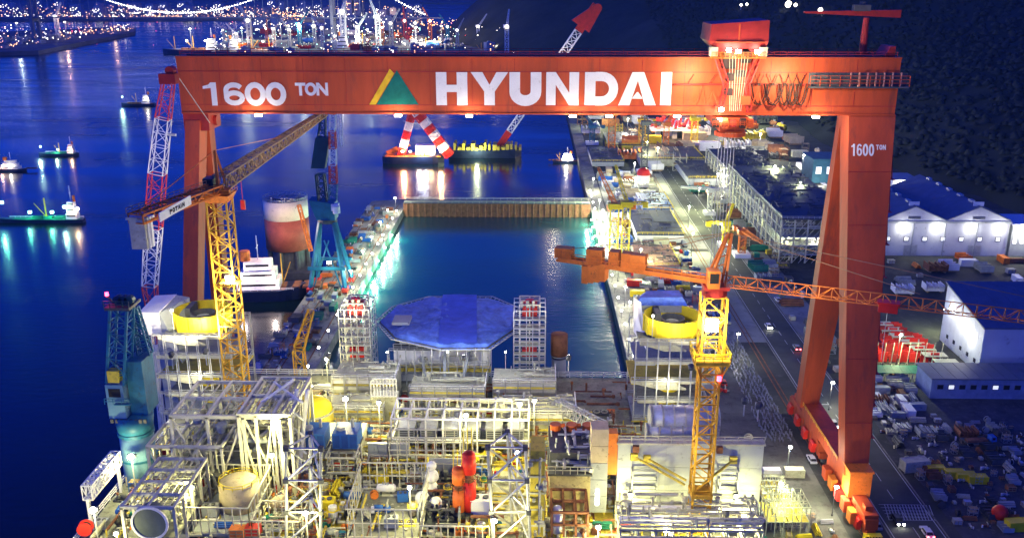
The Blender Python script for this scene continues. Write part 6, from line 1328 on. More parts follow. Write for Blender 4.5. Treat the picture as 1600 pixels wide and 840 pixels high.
lights_field('headland_white_lights','white lights on the headland',70,lambda r_:g(r_,0,210),lambda r_,x:g(r_,50,80-x*.16),CW,3.4,(4,20),4)
lights_field('far_yard_lights','dense white work lights of the far shipyard',170,lambda r_:g(r_,330,860),lambda r_,x:r_.triangular(44,88,74),CW,3.2,(4,38),5)
lights_field('far_yard_green_lights','greenish work lights of the far shipyard',110,lambda r_:g(r_,340,720),lambda r_,x:g(r_,55,86),CG,3.0,(4,30),6)
lights_field('hill_road_lights','orange street lights climbing the foot of the hill',110,lambda r_:r_.triangular(610,850,690),lambda r_,x:38+abs(x-640)*.12+g(r_,-6,10),CO,4.0,(6,20),7)
lights_field('red_mast_lights','scattered red mast lights of the far yard',40,lambda r_:g(r_,60,860),lambda r_,x:g(r_,50,84),CR,3.0,(10,40),8)
lights_field('stadium_lights','golden lights of the long lit hall behind the far yard',90,lambda r_:g(r_,428,476),lambda r_,x:g(r_,28,38),CO,4,(6,20),9)
lights_field('yellow_strand_lights','string of golden lights along the far waterfront road',150,lambda r_:g(r_,100,470),lambda r_,x:27.5+g(r_,-1.2,1.2),CO,3,(4,8),10)
# shining far yard cranes
def far_crane(px, py, h, mt, label, lean=0.3):
    p = atz(px,py,0); T = thing('dock_crane', label, 'crane', (p.x,p.y,0), 'slim cranes in the far yard'); m = MB(); s = h/60
    m.truss((p.x,p.y,0),(p.x,p.y,h*.6),5*s,5*s,5,1.0*s,.6*s,up=(0,1,0)); m.build('tower', mt, T)
    m = MB(); m.box(p.x-5*s,p.x+3*s,p.y-3,p.y+3,h*.6,h*.6+4*s); m.build('machinery_house', mt, T); m = MB(); m.truss((p.x,p.y,h*.6),(p.x+h*lean,p.y,h),3*s,3*s,6,.8*s,.5*s,1.2*s,1.2*s,up=(0,1,0)); m.build('jib', mt, T)
    m = MB(); m.dome((p.x,p.y-4,h*.62),2.2*s,8,3,1,True); m.build('lamp', CW, T)
for i,(px,py,h,c,ln) in enumerate(((92,62,75,WHT,.2),(392,80,85,GAL,-.2),(430,78,60,GAL,.4),(470,76,70,TEAL,.3),(505,78,62,GAL,-.3),(538,76,105,WHT,.1),(560,78,65,GAL,.3),(592,76,90,WHT,-.15),(612,74,70,GAL,.25),(650,66,60,GAL,.3),(700,74,60,TEAL,-.25),(792,86,75,WHT,.05),(920,86,50,GAL,-.3),(985,88,50,GAL,.3),(1060,92,70,WHT,.35),(1055,92,60,GAL,-.3))):
    far_crane(px,py,h,c,f"{['tall','slender','short','leaning'][i%4]} far yard crane rising {['left','over the headland','above the girder left part','near the emblem','behind the lettering','near the trolley'][min(5,i*6//16)]}", ln)
# bridge
YBR = 1900.0
def BP(x, y): return aty(x, y, YBR)
zdeck = BP(265,27).z; t1, t2 = BP(52,20).x, BP(520,20).x; span = t2-t1
BR = thing('suspension_bridge', 'long suspension bridge with a string of white lights on its cables, at the very top', 'bridge', ((t1+t2)/2,YBR,WZ))
for x in (t1, t2):
    for dy in (-12, 12): m = MB(); m.beam((x,YBR+dy,WZ),(x,YBR+dy*.8,165),6,6); m.build('tower_leg', mat('bridge_grey',(.16,.18,.24),.8,0,.1,.02), BR)
    m = MB(); [m.box(x-2.5,x+2.5,YBR-11,YBR+11,z,z+5) for z in (zdeck-8,110,158)]; m.build('cross_beam', MC['bridge_grey'], BR)
m = MB(); m.box(t1-420,t2+220,YBR-12,YBR+12,zdeck-1.6,zdeck); m.build('deck', MC['bridge_grey'], BR)
zlow = BP(268,20).z
def cz(x):
    if x < t1: f = (t1-x)/420; return 165-(165-zdeck)*min(1,f*1.1)
    if x > t2: xe = BP(668,24).x; f = (x-t2)/(xe-t2); return 165+(BP(668,24).z-165)*f-8*math.sin(math.pi*min(1,f))
    f = (x-t1)/span*2-1; return zlow+(165-zlow)*f*f
m = MB(); ml = MB(); x = t1-250; xe = BP(668,24).x
while x < xe:
    nx_ = x+5.5; m.beam((x,YBR-11,cz(x)),(nx_,YBR-11,cz(nx_)),.9); ml.dome((x,YBR-12,cz(x)),1.2,6,2,1,True)
    if int((x-t1)/5.5) % 3 == 0 and x < t2+100: m.beam((x,YBR-11,zdeck),(x,YBR-11,cz(x)),.35)
    x = nx_
m.build('main_cable', GAL, BR); ml.build('cable_lights', glow('bridge_bulb',(1,.97,.9),16,False), BR)['kind'] = 'stuff'

# mast lights added to brighten the far yard, city and headland
for i,(px,py,pw,cc) in enumerate(((300,76,500000,WW),(380,74,900000,(.85,1,.75)),(440,66,800000,WW),(470,76,900000,(.9,1,.75)),(530,70,1100000,WW),(575,78,800000,(.85,1,.75)),(600,62,900000,OW),(650,74,700000,WW),(690,70,500000,OW),(450,34,1500000,(1,.7,.3)),(590,36,1500000,(1,.6,.3)),(105,62,120000,OW),(30,64,80000,(.8,1,.9)),(180,50,100000,OW),(555,28,900000,(.6,.7,1)))):
    p = atz(px,py,0); T = thing('added_mast_light', f'added high light far off, {ORDS[i]} of the far mast lights', 'light mast', (p.x,p.y,0), 'mast lights added far off'); m = MB(); m.tube((p.x,p.y,0),(p.x,p.y,34),.8,6,.5); m.build('mast', GAL, T); m = MB(); m.dome((p.x,p.y,35),2.2,8,3,.6,True); m.build('lamp', CW, T); light((p.x,p.y-6,40),pw*.17,cc,2,T)

for i in range(80):
    px = rc.uniform(330,860); py = rc.uniform(52,86); p = atz(px,py,0); k = rc.choice(('block','block','tank','container','cabinet')); c = rc.choice(('pale','white','grey','pale','red','orange','blue','rusty'))
    put(k, c, p.x, p.y, .02, rc.uniform(-.3,.3), rc.uniform(3.2,5.5), 'in the far shipyard', 'goods in the far shipyard')
for i in range(14):
    px = 345+i*37+rc.uniform(-12,12); far_crane(px, rc.uniform(66,86), rc.uniform(35,75), rc.choice((GAL,WHT,TEAL,ORG_,DRED)), 'thin far yard crane among the white work lights', rc.uniform(-.4,.4))
# ================================================================ DOCK DETAILS, ROADS, YARD
DW = bpy.data.materials.new('dock_water'); DW.use_nodes = True
m = MB(); m.add([(DX0,40,WZ+.02),(DX1,40,WZ+.02),(DX1,DYE-8,WZ+.02),(DX0,DYE-8,WZ+.02)],[(0,1,2,3)])
dw = WATER.copy(); dw.name = 'turbid_dock_water'
for nn in dw.node_tree.nodes:
    if nn.type == 'VALTORGB': nn.color_ramp.elements[0].color = (.008,.045,.05,1); nn.color_ramp.elements[1].color = (.014,.08,.085,1)
tag(m.build('dock_water', dw), 'still dark teal water inside the dock', kind='structure')
# gate
DG = thing('dock_gate', 'rusty brown steel gate with vertical ribs closing the far end of the dock', 'dock gate', ((DX0+DX1)/2,DYE-4,WZ))
m = MB(); m.box(DX0+.1,DX1-.1,DYE-7,DYE,WZ-3,4.2); m.build('gate_body', RUST, DG)
for k in range(30):
    x = DX0+2+k*(DX1-DX0-4)/30; m = MB(); m.box(x,x+.7,DYE-8.2,DYE-7,WZ-2,4); m.build('rib', RUST, DG)
m = MB(); m.box(DX0+.1,DX1-.1,DYE-8.4,DYE+.4,4.25,4.6); m.build('walkway', DGREY, DG); m = MB(); m.rail([(DX0+1,DYE-8.2,4.6),(DX1-1,DYE-8.2,4.6)],1.3,.2,4); m.rail([(DX0+1,DYE+.2,4.6),(DX1-1,DYE+.2,4.6)],1.3,.2,4); m.build('railing', PALE, DG)
# rails
for x in (-90.2,-88.6,83.2,84.8): m = MB(); m.box(x-.15,x+.15,60,900 if x > 0 else 545,.025,.2); tag(m.build('crane_rail', RUST), 'steel crane rail sunk along the '+('yard beside the road' if x > 0 else 'pier'), kind='structure')
for x in (-80.2,-94.5): m = MB(); m.box(x-.2,x+.2,60,545,.025,.2); tag(m.build('crane_rail', RUST), 'thin rail along the pier', kind='structure')
# road with markings
m = MB(); m.box(90.4,104.4,0,1000,.004,.03); tag(m.build('road', ROADM), 'asphalt road beside the gantry rail', kind='structure')
MK = mat('road_marking_paint',(.55,.57,.56),.7,0,.25,.8,.35,(.1,.1,.1))
for x,nm in ((91,'left'),(103.8,'right')): m = MB(); m.box(x-.12,x+.12,0,1000,.034,.045); tag(m.build('edge_line', MK), kind='structure')
m = MB()
for k in range(80): m.box(97.3,97.5,40+k*9,44.5+k*9,.034,.045)
tag(m.build('centre_line', MK), kind='structure')
y0_ = atz(1400,812,0).y; y1_ = atz(1400,788,0).y; m = MB()
for k in range(16): x = 92.5+k*.78; m.add([(x,y0_,.05),(x+.2,y0_,.05),(x+1.6,y1_,.05),(x+1.4,y1_,.05)],[(0,1,2,3)])
for k in range(6): y = y0_+k*(y1_-y0_)/5; m.box(92.5,103.4,y,y+.16,.046,.054)
tag(m.build('hatched_crossing', MK), kind='structure')
for yy in (atz(1340,718,0).y, atz(1310,632,0).y): m = MB(); m.box(91,97.3,yy,yy+.35,.034,.05); tag(m.build('stop_line', MK), kind='structure')
m = MB(); m.box(104.4,104.7,0,430,.03,.16); m.box(90.0,90.3,0,900,.03,.16); tag(m.build('road_kerb', CONC), kind='structure')
m = MB(); m.box(45,90,455,640,.004,.02); m.box(60,118,330,450,.005,.022); tag(m.build('yard_concrete', mat('pale_yard_concrete',(.3,.31,.27),.9,0,.3,.05,.4,(.12,.12,.1))), kind='structure')
m = MB(); m.box(108,330,150,300,.004,.02); tag(m.build('storage_ground', mat('storage_gravel',(.075,.08,.095),.95,0,.35,.2,.3,(.15,.15,.14))), kind='structure')
m = MB(); m.box(44.5,80,60,454.9,.004,.019); tag(m.build('quay_yard_paving', mat('grey_quay_paving',(.15,.155,.135),.9,0,.4,.08,.45,(.06,.06,.05))), kind='structure')
# lamp posts
def lamp_post(x, y, h, pw, col, label, group, double=False, r=.5, glass=None):
    T = thing('lamp_post', label, 'lamp post', (x,y,0), group)
    m = MB(); m.tube((x,y,0),(x,y,h),.14,8,.08); m.cyl((x,y,0),.3,.6,8); m.build('post', DGREY, T)
    m = MB(); m.beam((x,y+.3,h),(x,y-.7,h+.05),.12); m.build('arm', DGREY, T)
    m = MB(); m.dome((x,y-.8,h-.05),.55,10,3,.6,True); m.build('lamp_head', glass or LW, T)
    light((x,y-1.2,h-.6), pw, col, r, T)
LWH = (1,.95,.72); GY = (.95,1,.5)
# left pier: row along the dock edge
k = 0
for py in (332,352,372,396,420,452):
    p = atz(832-.545*(py+43), py, 0); lamp_post(DX0-3.5, p.y, 9, 11000, LWH, f'{["farthest","second farthest","third farthest","fourth farthest","second nearest","nearest"][k]} floodlight post along the dock edge of the pier', 'floodlights along the pier'); k += 1
for py in (365,384,405,425,444,468):
    p = atz(640, py, 0); o = light((DX0+3,p.y,.8), 15000, (.25,1,.6), .4)
    T = thing('dock_wall_lamp', 'green white lamp on the left dock wall shining on the water', 'wall lamp', (DX0,p.y,-1.2), 'lamps on the left dock wall'); m = MB(); m.box(DX0,DX0+1.0,p.y-.4,p.y+.4,-1.2,-.6); m.build('lamp_glass', LG, T); m = MB(); m.box(DX0,DX0+.9,p.y-.5,p.y+.5,-.6,-.4); m.build('lamp_cover', DGREY, T); o.parent = T; o.location = (3,0,2)
for py in (341,352,366,380,392):
    p = atz(920, py, 0); T = thing('dock_wall_lamp', 'green white lamp on the right dock wall near the gate', 'wall lamp', (DX1,p.y,-1.2), 'lamps on the right dock wall'); m = MB(); m.box(DX1-1.0,DX1,p.y-.4,p.y+.4,-1.2,-.6); m.build('lamp_glass', LG, T); m = MB(); m.box(DX1-.9,DX1,p.y-.5,p.y+.5,-.6,-.4); m.build('lamp_cover', DGREY, T); light((DX1-3,p.y,.8), 13000, (.3,1,.55), .4, T)
k = 0
for py,pw in ((300,20000),(335,42000),(352,42000),(372,38000),(396,24000),(440,9000),(478,9000),(503,9000),(535,9000),(575,7000)):
    p = atz(940, py, 0); lamp_post(DX1+4.5, p.y, 9, pw, LWH, f'floodlight post on the right quay, number {["one","two","three","four","five","six","seven","eight","nine","ten"][k]} from the far end', 'floodlights along the right quay'); k += 1
def bead(x, y, h, label, group):
    T = thing('quay_lamp', label, 'lamp', (x,y,0), group); m = MB(); m.tube((x,y,0),(x,y,h),.12,6); m.build('post', DGREY, T); m = MB(); m.dome((x,y,h+.3),.42,8,3,1,True); m.build('lamp_head', LW, T)
for k in range(16): y = 262+k*17; bead(DX0-1.6, y, 3.2, 'small bright lamp on a short post at the left dock edge', 'small lamps along the left dock edge')
for k in range(24): y = 215+k*15.5; bead(DX1+1.8, y, 3.2, 'small bright lamp on a short post at the right dock edge', 'small lamps along the right dock edge')
yl = [(1025,292,26,45000),(990,292,16,20000),(1090,330,14,22000),(1120,300,12,22000),(1175,200,30,60000),(1185,250,20,50000),(1060,215,16,30000),(980,215,16,30000),(1010,250,14,16000),(1125,385,12,14000),(1080,400,12,14000),(1190,345,16,16000),(1225,390,12,12000),(1295,640,10,5000),(1000,420,10,15000),(1150,560,10,2200),(1205,320,24,22000),(1250,300,24,12000),(1245,350,24,14000),(1270,395,12,9000),(940,200,14,24000),(1130,215,14,24000),(1075,355,12,18000),(1230,735,8,2400),(1215,800,9,7000),(1300,805,9,4500),(1400,570,12,9000),(1505,545,12,9000),(1470,520,10,5000)]
for i,(px,py,h,pw) in enumerate(yl):
    p = atz(px,py,0)
    lm = ['in the brightly lit middle of the yard','by the dark block stack','on the open concrete','at the foot of the hill','near the tall orange mast','beside the road','in the storage yard'][i % 7]
    lamp_post(p.x,p.y,h,pw*2.0,GY if i % 2 == 0 else LWH, f'{["tall","short","double headed","slim"][i%4]} lamp post {lm}', 'lamp posts in the yard')
# ---- warehouses
def warehouse(label, x0, x1, y, dep, h, peak, ng, nwin, lampsx, group=None):
    W = thing('warehouse', label, 'warehouse', ((x0+x1)/2,y,0), group); wl = mat('white_shed_wall',(.5,.53,.58),.7,0,.1,.1,.12,bump=.1)
    m = MB(); m.box(x0,x1,y,y+dep,0,h); m.build('walls', wl, W)
    n = 14
    for k in range(n): w_ = (x1-x0)/n; m = MB(); m.box(x0+w_*k+.05,x0+w_*(k+1)-.05,y-.12,y-.01,.3,h-1.3); m.build('wall_panel', wl, W)
    m = MB(); m.box(x0-.3,x1+.3,y-.5,y+.2,h-1.2,h-.2); m.build('eaves_band', GREY, W)
    gw = (x1-x0)/ng
    for g_ in range(ng):
        a = x0+gw*g_; b = a+gw; c_ = (a+b)/2; m = MB()
        m.add([(a,y-.1,h),(b,y-.1,h),(c_,y-.1,h+peak),(a,y+.6,h),(b,y+.6,h),(c_,y+.6,h+peak)],[(0,1,2),(5,4,3),(0,3,4,1),(1,4,5,2),(2,5,3,0)]); m.build('gable', wl, W)
        for s,(p,q) in enumerate(((a,c_),(c_,b))):
            zz = (h,h+peak) if s == 0 else (h+peak,h); nr_ = 10
            for k in range(nr_):
                ya, yb2 = y-.6+(dep+1)*k/nr_, y-.6+(dep+1)*(k+1)/nr_-.08; m = MB(); m.add([(p,ya,zz[0]+.1),(q,ya,zz[1]+.1),(q,yb2,zz[1]+.1),(p,yb2,zz[0]+.1),(p,ya,zz[0]+.45),(q,ya,zz[1]+.45),(q,yb2,zz[1]+.45),(p,yb2,zz[0]+.45)],[(0,3,2,1),(4,5,6,7),(0,1,5,4),(1,2,6,5),(2,3,7,6),(3,0,4,7)]); m.build('roof_sheet', ROOFB, W)
        m = MB(); [m.box(c_-3,c_+3,y-.22,y-.12,h+.9+.5*j,h+1.2+.5*j) for j in range(3)]; m.build('gable_louvre', DGREY, W)
        m = MB(); m.box(c_-2.5,c_+2.5,y+2,y+2.6,h+peak,h+peak+2); m.build('roof_board', WHT, W)
    for k in range(ng*2+1): x = x0+.3+(x1-x0-.6)*k/(ng*2); m = MB(); m.box(x-.18,x+.18,y-.5,y-.14,0,h-1.2); m.build('downpipe', GREY, W)
    for k in range(ng): x = x0+gw*(k+.5); m = MB(); m.box(x-3.2,x+3.2,y-.3,y-.13,0,5.6); m.build('roller_door', GAL, W); m = MB(); [m.box(x-3.2,x+3.2,y-.36,y-.31,.5+j*.7,.58+j*.7) for j in range(7)]; m.build('door_slats', GREY, W)
    for g_ in range(ng):
        for k in range(5): c_ = x0+gw*(g_+.5); m = MB(); m.box(c_-.9,c_+.9,y+8+k*13,y+12+k*13,h+peak+.2,h+peak+1.3); m.build('ridge_vent', GAL, W)
    for k in range(nwin): x = x0+(x1-x0)*(k+.45)/nwin; m = MB(); m.box(x-1.3,x+1.3,y-.35,y-.13,h*.42,h*.42+2.4); f_ = m.build('window_frame', DGREY, W); m = MB(); m.box(x-1,x+1,y-.42,y-.36,h*.42+.3,h*.42+2.1); m.build('window_pane', glow('dim_lit_window',(.9,.95,1),.9), f_)
    for x in lampsx: m = MB(); m.box(x-.7,x+.7,y-2,y-1.4,h-3.4,h-2.7); m.beam((x,y-1.6,h-2.7),(x,y-.2,h-2.2),.15); m.build('wall_lamp', LW, W); light((x,y-3.4,h-3.6),2200,(1,.93,.75),.5,W)
    return W
p = atz(1371,399,0); q = atz(1573,402,0); lx = [aty(x,350,p.y).x for x in (1412,1465,1518,1562)]
warehouse('long white warehouse with two blue gabled roofs and wall lamps, right of the gantry leg', p.x,q.x,p.y,75,18,7,2,7,lx)
# second shed: side wall along the road direction
WS = thing('workshop_shed', 'big shed with a white side wall and steep blue roof at the right edge', 'shed', (158,316,0)); wl = MC['white_shed_wall']
xw = 157.0; ya, yb2 = 302.0, 334.0; za_, zb2 = 17.0, 23.0
m = MB(); m.hull8([(xw,ya,0),(xw+50,ya,0),(xw+50,yb2,0),(xw,yb2,0)],[(xw,ya,za_),(xw+50,ya,za_),(xw+50,yb2,zb2),(xw,yb2,zb2)]); m.build('walls', wl, WS)
for k in range(9): a = ya+(yb2-ya)*k/9+.05; b = ya+(yb2-ya)*(k+1)/9-.05; m = MB(); m.hull8([(xw-.12,a,.2),(xw-.01,a,.2),(xw-.01,b,.2),(xw-.12,b,.2)],[(xw-.12,a,za_-.6+6*(a-ya)/32),(xw-.01,a,za_-.6+6*(a-ya)/32),(xw-.01,b,za_-.6+6*(b-ya)/32),(xw-.12,b,za_-.6+6*(b-ya)/32)]); m.build('wall_panel', wl, WS)
for k in range(9): a = xw-.8+52*k/9; b = xw-.8+52*(k+1)/9-.1; m = MB(); m.hull8([(a,ya-.6,za_+.02),(b,ya-.6,za_+.02),(b,yb2+.6,zb2+.02),(a,yb2+.6,zb2+.02)],[(a,ya-.6,za_+.5),(b,ya-.6,za_+.5),(b,yb2+.6,zb2+.5),(a,yb2+.6,zb2+.5)]); m.build('roof_sheet', ROOFB, WS)
for yy,zz in ((310,11),(318,13),(327,15)): m = MB(); m.box(xw-1.4,xw-.7,yy-.5,yy+.5,zz,zz+.6); m.build('wall_lamp', LW, WS); light((xw-3,yy,zz-.2),1300,(1,.93,.78),.4,WS)
for k in range(5): m = MB(); y = ya+3+k*5.6; m.box(xw-.3,xw-.13,y,y+1.4,3,4.4); m.build('window_pane', BLK, WS)
# low blue roofed office
p = atz(1452,622,0); q = atz(1640,622,0); OF = thing('office_block', 'low office block with a flat blue roof below the white walled shed', 'office building', ((p.x+q.x)/2,p.y,0))
m = MB(); m.box(p.x,q.x,p.y,p.y+12,0,7); m.build('walls', mat('blue_grey_wall',(.2,.26,.4),.7), OF)
for k in range(10): x = p.x-.5+k*(q.x-p.x+1)/10; m = MB(); m.box(x+.05,x+(q.x-p.x)/10-.05,p.y-.8,p.y+12.6,7.02,7.5); m.build('roof_sheet', ROOFB, OF)
for k in range(9): x = p.x+2+k*3.6; m = MB(); m.box(x,x+2,p.y-.12,p.y-.01,3.4,5); f_ = m.build('window', DGREY, OF); m = MB(); m.box(x+.15,x+1.85,p.y-.16,p.y-.13,3.55,4.85); m.build('pane', glow('dim_lit_window',(.9,.95,1),.9) if k % 4 == 1 else BLK, f_)
p = atz(1345,596,0); q = atz(1452,600,0); GT = thing('green_roofed_shelter', 'long narrow green roofed shelter in front of the red frames', 'shelter', ((p.x+q.x)/2,p.y,0))
for k in range(8): a = p.x+(q.x-p.x)*k/8; b = p.x+(q.x-p.x)*(k+1)/8-.06; m = MB(); m.hull8([(a,p.y,3.2),(b,p.y,3.2),(b,p.y+5,4),(a,p.y+5,4)],[(a,p.y,3.35),(b,p.y,3.35),(b,p.y+5,4.15),(a,p.y+5,4.15)]); m.build('roof_sheet', GREEN, GT)
for k in range(6): x = p.x+1+(q.x-p.x-2)*k/5; m = MB(); m.beam((x,p.y+.4,0),(x,p.y+.4,3.2),.25); m.beam((x,p.y+4.6,0),(x,p.y+4.6,3.9),.25); m.build('post', GAL, GT)
# red frame rows with pale poles
ry = random.Random(21)
p = atz(1352,570,0); q = atz(1478,570,0)
for r_ in range(6):
    for k in range(7):
        x = p.x+2+(q.x-p.x-3)*k/7+r_*.4; y = p.y+3+r_*6.2
        if (r_, k) in ((5,6),(4,6)): continue
        T = thing('red_steel_frame', f'red upright steel frame in the {["front","second","third","fourth","fifth","rearmost"][r_]} row of the red frame stack', 'steel frame', (x,y,0), f'red steel frames, {["front","second","third","fourth","fifth","rearmost"][r_]} row')
        h = ry.uniform(2.5,4.5); mm_ = BRED if ry.random() < .7 else DRED; m = MB(); m.box(x,x+3,y,y+.3,0,h); m.build('plate', mm_, T); m = MB(); m.box(x,x+3,y+3.2,y+3.5,0,h*.8); m.build('plate', mm_, T); m = MB(); m.beam((x+.2,y+.3,h*.5),(x+.2,y+3.2,h*.4),.4); m.beam((x+2.8,y+.3,h*.5),(x+2.8,y+3.2,h*.4),.4); m.build('strut', BRED, T)
for k in range(10):
    x = p.x+.6+(q.x-p.x)*k/10; T = thing('slim_pole', f'pale slim pole before the red frames, {["first","second","third","fourth","fifth","sixth","seventh","eighth","ninth","tenth"][k]} from the left', 'pole', (x,p.y+.8,0), 'pale poles before the red frames')
    m = MB(); m.tube((x,p.y+.8,0),(x+.4,p.y+.8,8.5),.14,6); m.build('shaft', PALE, T); m = MB(); m.cyl((x,p.y+.8,0),.4,.4,8); m.build('foot', CONC, T)
for k in range(8):
    T = thing('lit_steel_rack', f'pale steel rack, {["first","second","third","fourth","fifth","sixth","seventh","last"][k]} of the sloping row beside the white shed wall', 'rack', (138+k*1.6,344-k*6.2,0), 'pale racks beside the shed')
    m = MB(); X_, Y_ = 138+k*1.6, 344-k*6.2; frame3(m,X_-4,X_+4,Y_-2,Y_+2,0,2.6,3,1,1,.25); m.build('frame', PALE, T)
    for j in range(4): m = MB(); m.box(X_-4,X_+4,Y_-1.9+j*1,Y_-1.1+j*1,2.7,2.85); m.build('plank', mat('pale_board',(.55,.56,.45),.8), T)
# stacked block structure
def block_stack(x0,x1,y0,y1,h,label,nf,nx,ny):
    B = thing('block_stack', label, 'steel structure', ((x0+x1)/2,y0,0)); 
    for f in range(nf):
        z = h*(f+1)/nf; m = MB(); m.box(x0,x1,y0,y1,z-.5,z); m.build('floor_deck', DGREY if f == nf-1 else GREY, B)
    for i in range(nx+1):
        for j in (0, ny): x = x0+(x1-x0)*i/nx; y = y0+(y1-y0)*j/ny; m = MB(); m.beam((x,y,0),(x,y,h-.5),.7); m.build('column', PALE, B)
    for j in range(1,ny): y = y0+(y1-y0)*j/ny; m = MB(); m.beam((x0,y,0),(x0,y,h-.5),.7); m.build('column', PALE, B)
    for f in range(nf):
        z = h*f/nf; m = MB()
        for i in range(nx*2): x = x0+(x1-x0)*i/nx/2; xx = x+(x1-x0)/nx/2; m.beam((x,y0-.1,z),(xx,y0-.1,z+h/nf-.5),.22)
        for j in range(ny*2): y = y0+(y1-y0)*j/ny/2; yy = y+(y1-y0)/ny/2; m.beam((x0-.1,y,z),(x0-.1,yy,z+h/nf-.5),.22)
        m.build('bracing', GAL, B); piping(B,x0+1,x1-1,y0+.5,y0+6,z+.3,z+h/nf-1,26,PALE,'stored_steel',(.15,.5)); piping(B,x0+.5,x0+5,y0+1,y1-1,z+.3,z+h/nf-1,50,PALE,'stored_steel',(.15,.5))
    piping(B,x0+1,x1-1,y0+1,y1-1,h,h+2,180,DGREY,'roof_steel',(.15,.4))
    m = MB(); m.rail([(x0,y0,h),(x1,y0,h)],1.2,.15,2.5); m.rail([(x0,y0,h),(x0,y1,h)],1.2,.15,2.5); m.build('railing', GAL, B)
block_stack(120,158,432,560,22,'huge dark multi storey steel block behind the right gantry leg',5,6,14)
block_stack(123,155,575,650,16,'lower steel block structure behind the huge dark one',3,5,7)
# blue dark roofed hull section and white lit block (middle of yard)
def hull_section(label, xl, xr, yb, yt, roofm, sidem, dep):
    x0,x1,y0,y1,z0,z1 = fbx(xl,xr,yb,0,yt,dep); B = thing('hull_section', label, 'hull section', ((x0+x1)/2,y0,0), 'big hull sections in the yard')
    m = MB(); m.box(x0,x1,y0,y1,1,z1-.6); m.build('side_shell', sidem, B); m = MB(); n = 6
    for k in range(n): a = x0+(x1-x0)*k/n; b = x0+(x1-x0)*(k+1)/n-.1; mm = MB(); mm.box(a,b,y0-.3,y1+.3,z1-.58,z1); mm.build('deck_plate', roofm, B)
    for k in range(7): a = x0+(x1-x0)*k/6.2; mm = MB(); mm.box(a,a+.4,y0-.5,y0-.02,1,z1-.7); mm.build('frame_rib', sidem, B)
    piping(B,x0,x1,y0,y1,z1,z1+1.2,40,DGREY,'deck_fittings'); m = MB(); m.rail([(x0,y0-.2,z1),(x1,y0-.2,z1),(x1,y1,z1)],1.2,.14,2.5); m.build('railing', YEL, B)
    for k in range(3): mm = MB(); a = x0+(x1-x0)*(k+.3)/3; mm.box(a,a+2,y0+1,y1-1,0,1); mm.build('keel_block', WOOD, B)
NV = mat('navy_deck',(.03,.04,.1),.6)
hull_section('dark navy decked hull section with a pale side, centre of the lit quay yard', 995, 1068, 382, 366, NV, WHT, 52)
hull_section('rusty pink hull section full of pipes in front of the navy one', 998, 1062, 428, 414, mat('pinkish_primer',(.45,.27,.2),.8,0,.4,.3,.4), PALE, 34)
hull_section('blue roofed hull section with white columns beyond the navy one', 1004, 1052, 338, 326, BLUE, WHT, 40)
hull_section('grey flat hull section beside the far quay edge', 925, 975, 262, 252, NV, GREY, 60)
hull_section('dark hull section beside the long concrete road', 1075, 1130, 292, 278, DGREY, GREY, 60)
hull_section('long grey hull section in the far part of the yard', 1000, 1100, 262, 248, DGREY, PALE, 50)
hull_section('pale hull section lit from below near the far cranes', 950, 1010, 236, 226, DGREY, YDECK, 60)
p = atz(1012,330,0); RB_ = thing('red_dome', 'round red dome on the blue roofed hull section', 'dome', (p.x,p.y+28,13)); m = MB(); m.cyl((p.x,p.y+28,12),4,4,18); m.build('drum', WHT, RB_); m = MB(); m.dome((p.x,p.y+28,16),4.2,18,6,1.1); m.build('cap', BRED, RB_, True)
# far orange-lit drilling vessel block at top of the yard
x0,x1,y0,y1,z0,z1 = fbx(1018,1092,218,0,205,60); DV = thing('drilling_rig', 'far rig deck with rows of red masts lit orange, under the girder', 'drilling rig', ((x0+x1)/2,y0,0))
m = MB(); m.box(x0,x1,y0,y1,8,z1); m.build('deck_box', WHT, DV)
for i in range(3):
    for j in (0,1): m = MB(); m.box(x0+4+i*(x1-x0-12)/2,x0+8+i*(x1-x0-12)/2,y0+4+j*40,y0+8+j*40,0,8); m.build('column', GREY, DV)
for k in range(14): x = x0+2+k*(x1-x0-4)/13; m = MB(); h = ry.uniform(5,12); m.truss((x,y0+3+ry.uniform(0,30),z1),(x,y0+3,z1+h),1.4,1.4,3,.5,.3,up=(0,1,0)); m.build('red_mast', BRED, DV)
light(((x0+x1)/2-15,y0-14,z1+12),60000,(1,.6,.3),1.5,DV); light(((x0+x1)/2+15,y0-14,z1+14),60000,(1,.62,.3),1.5,DV)
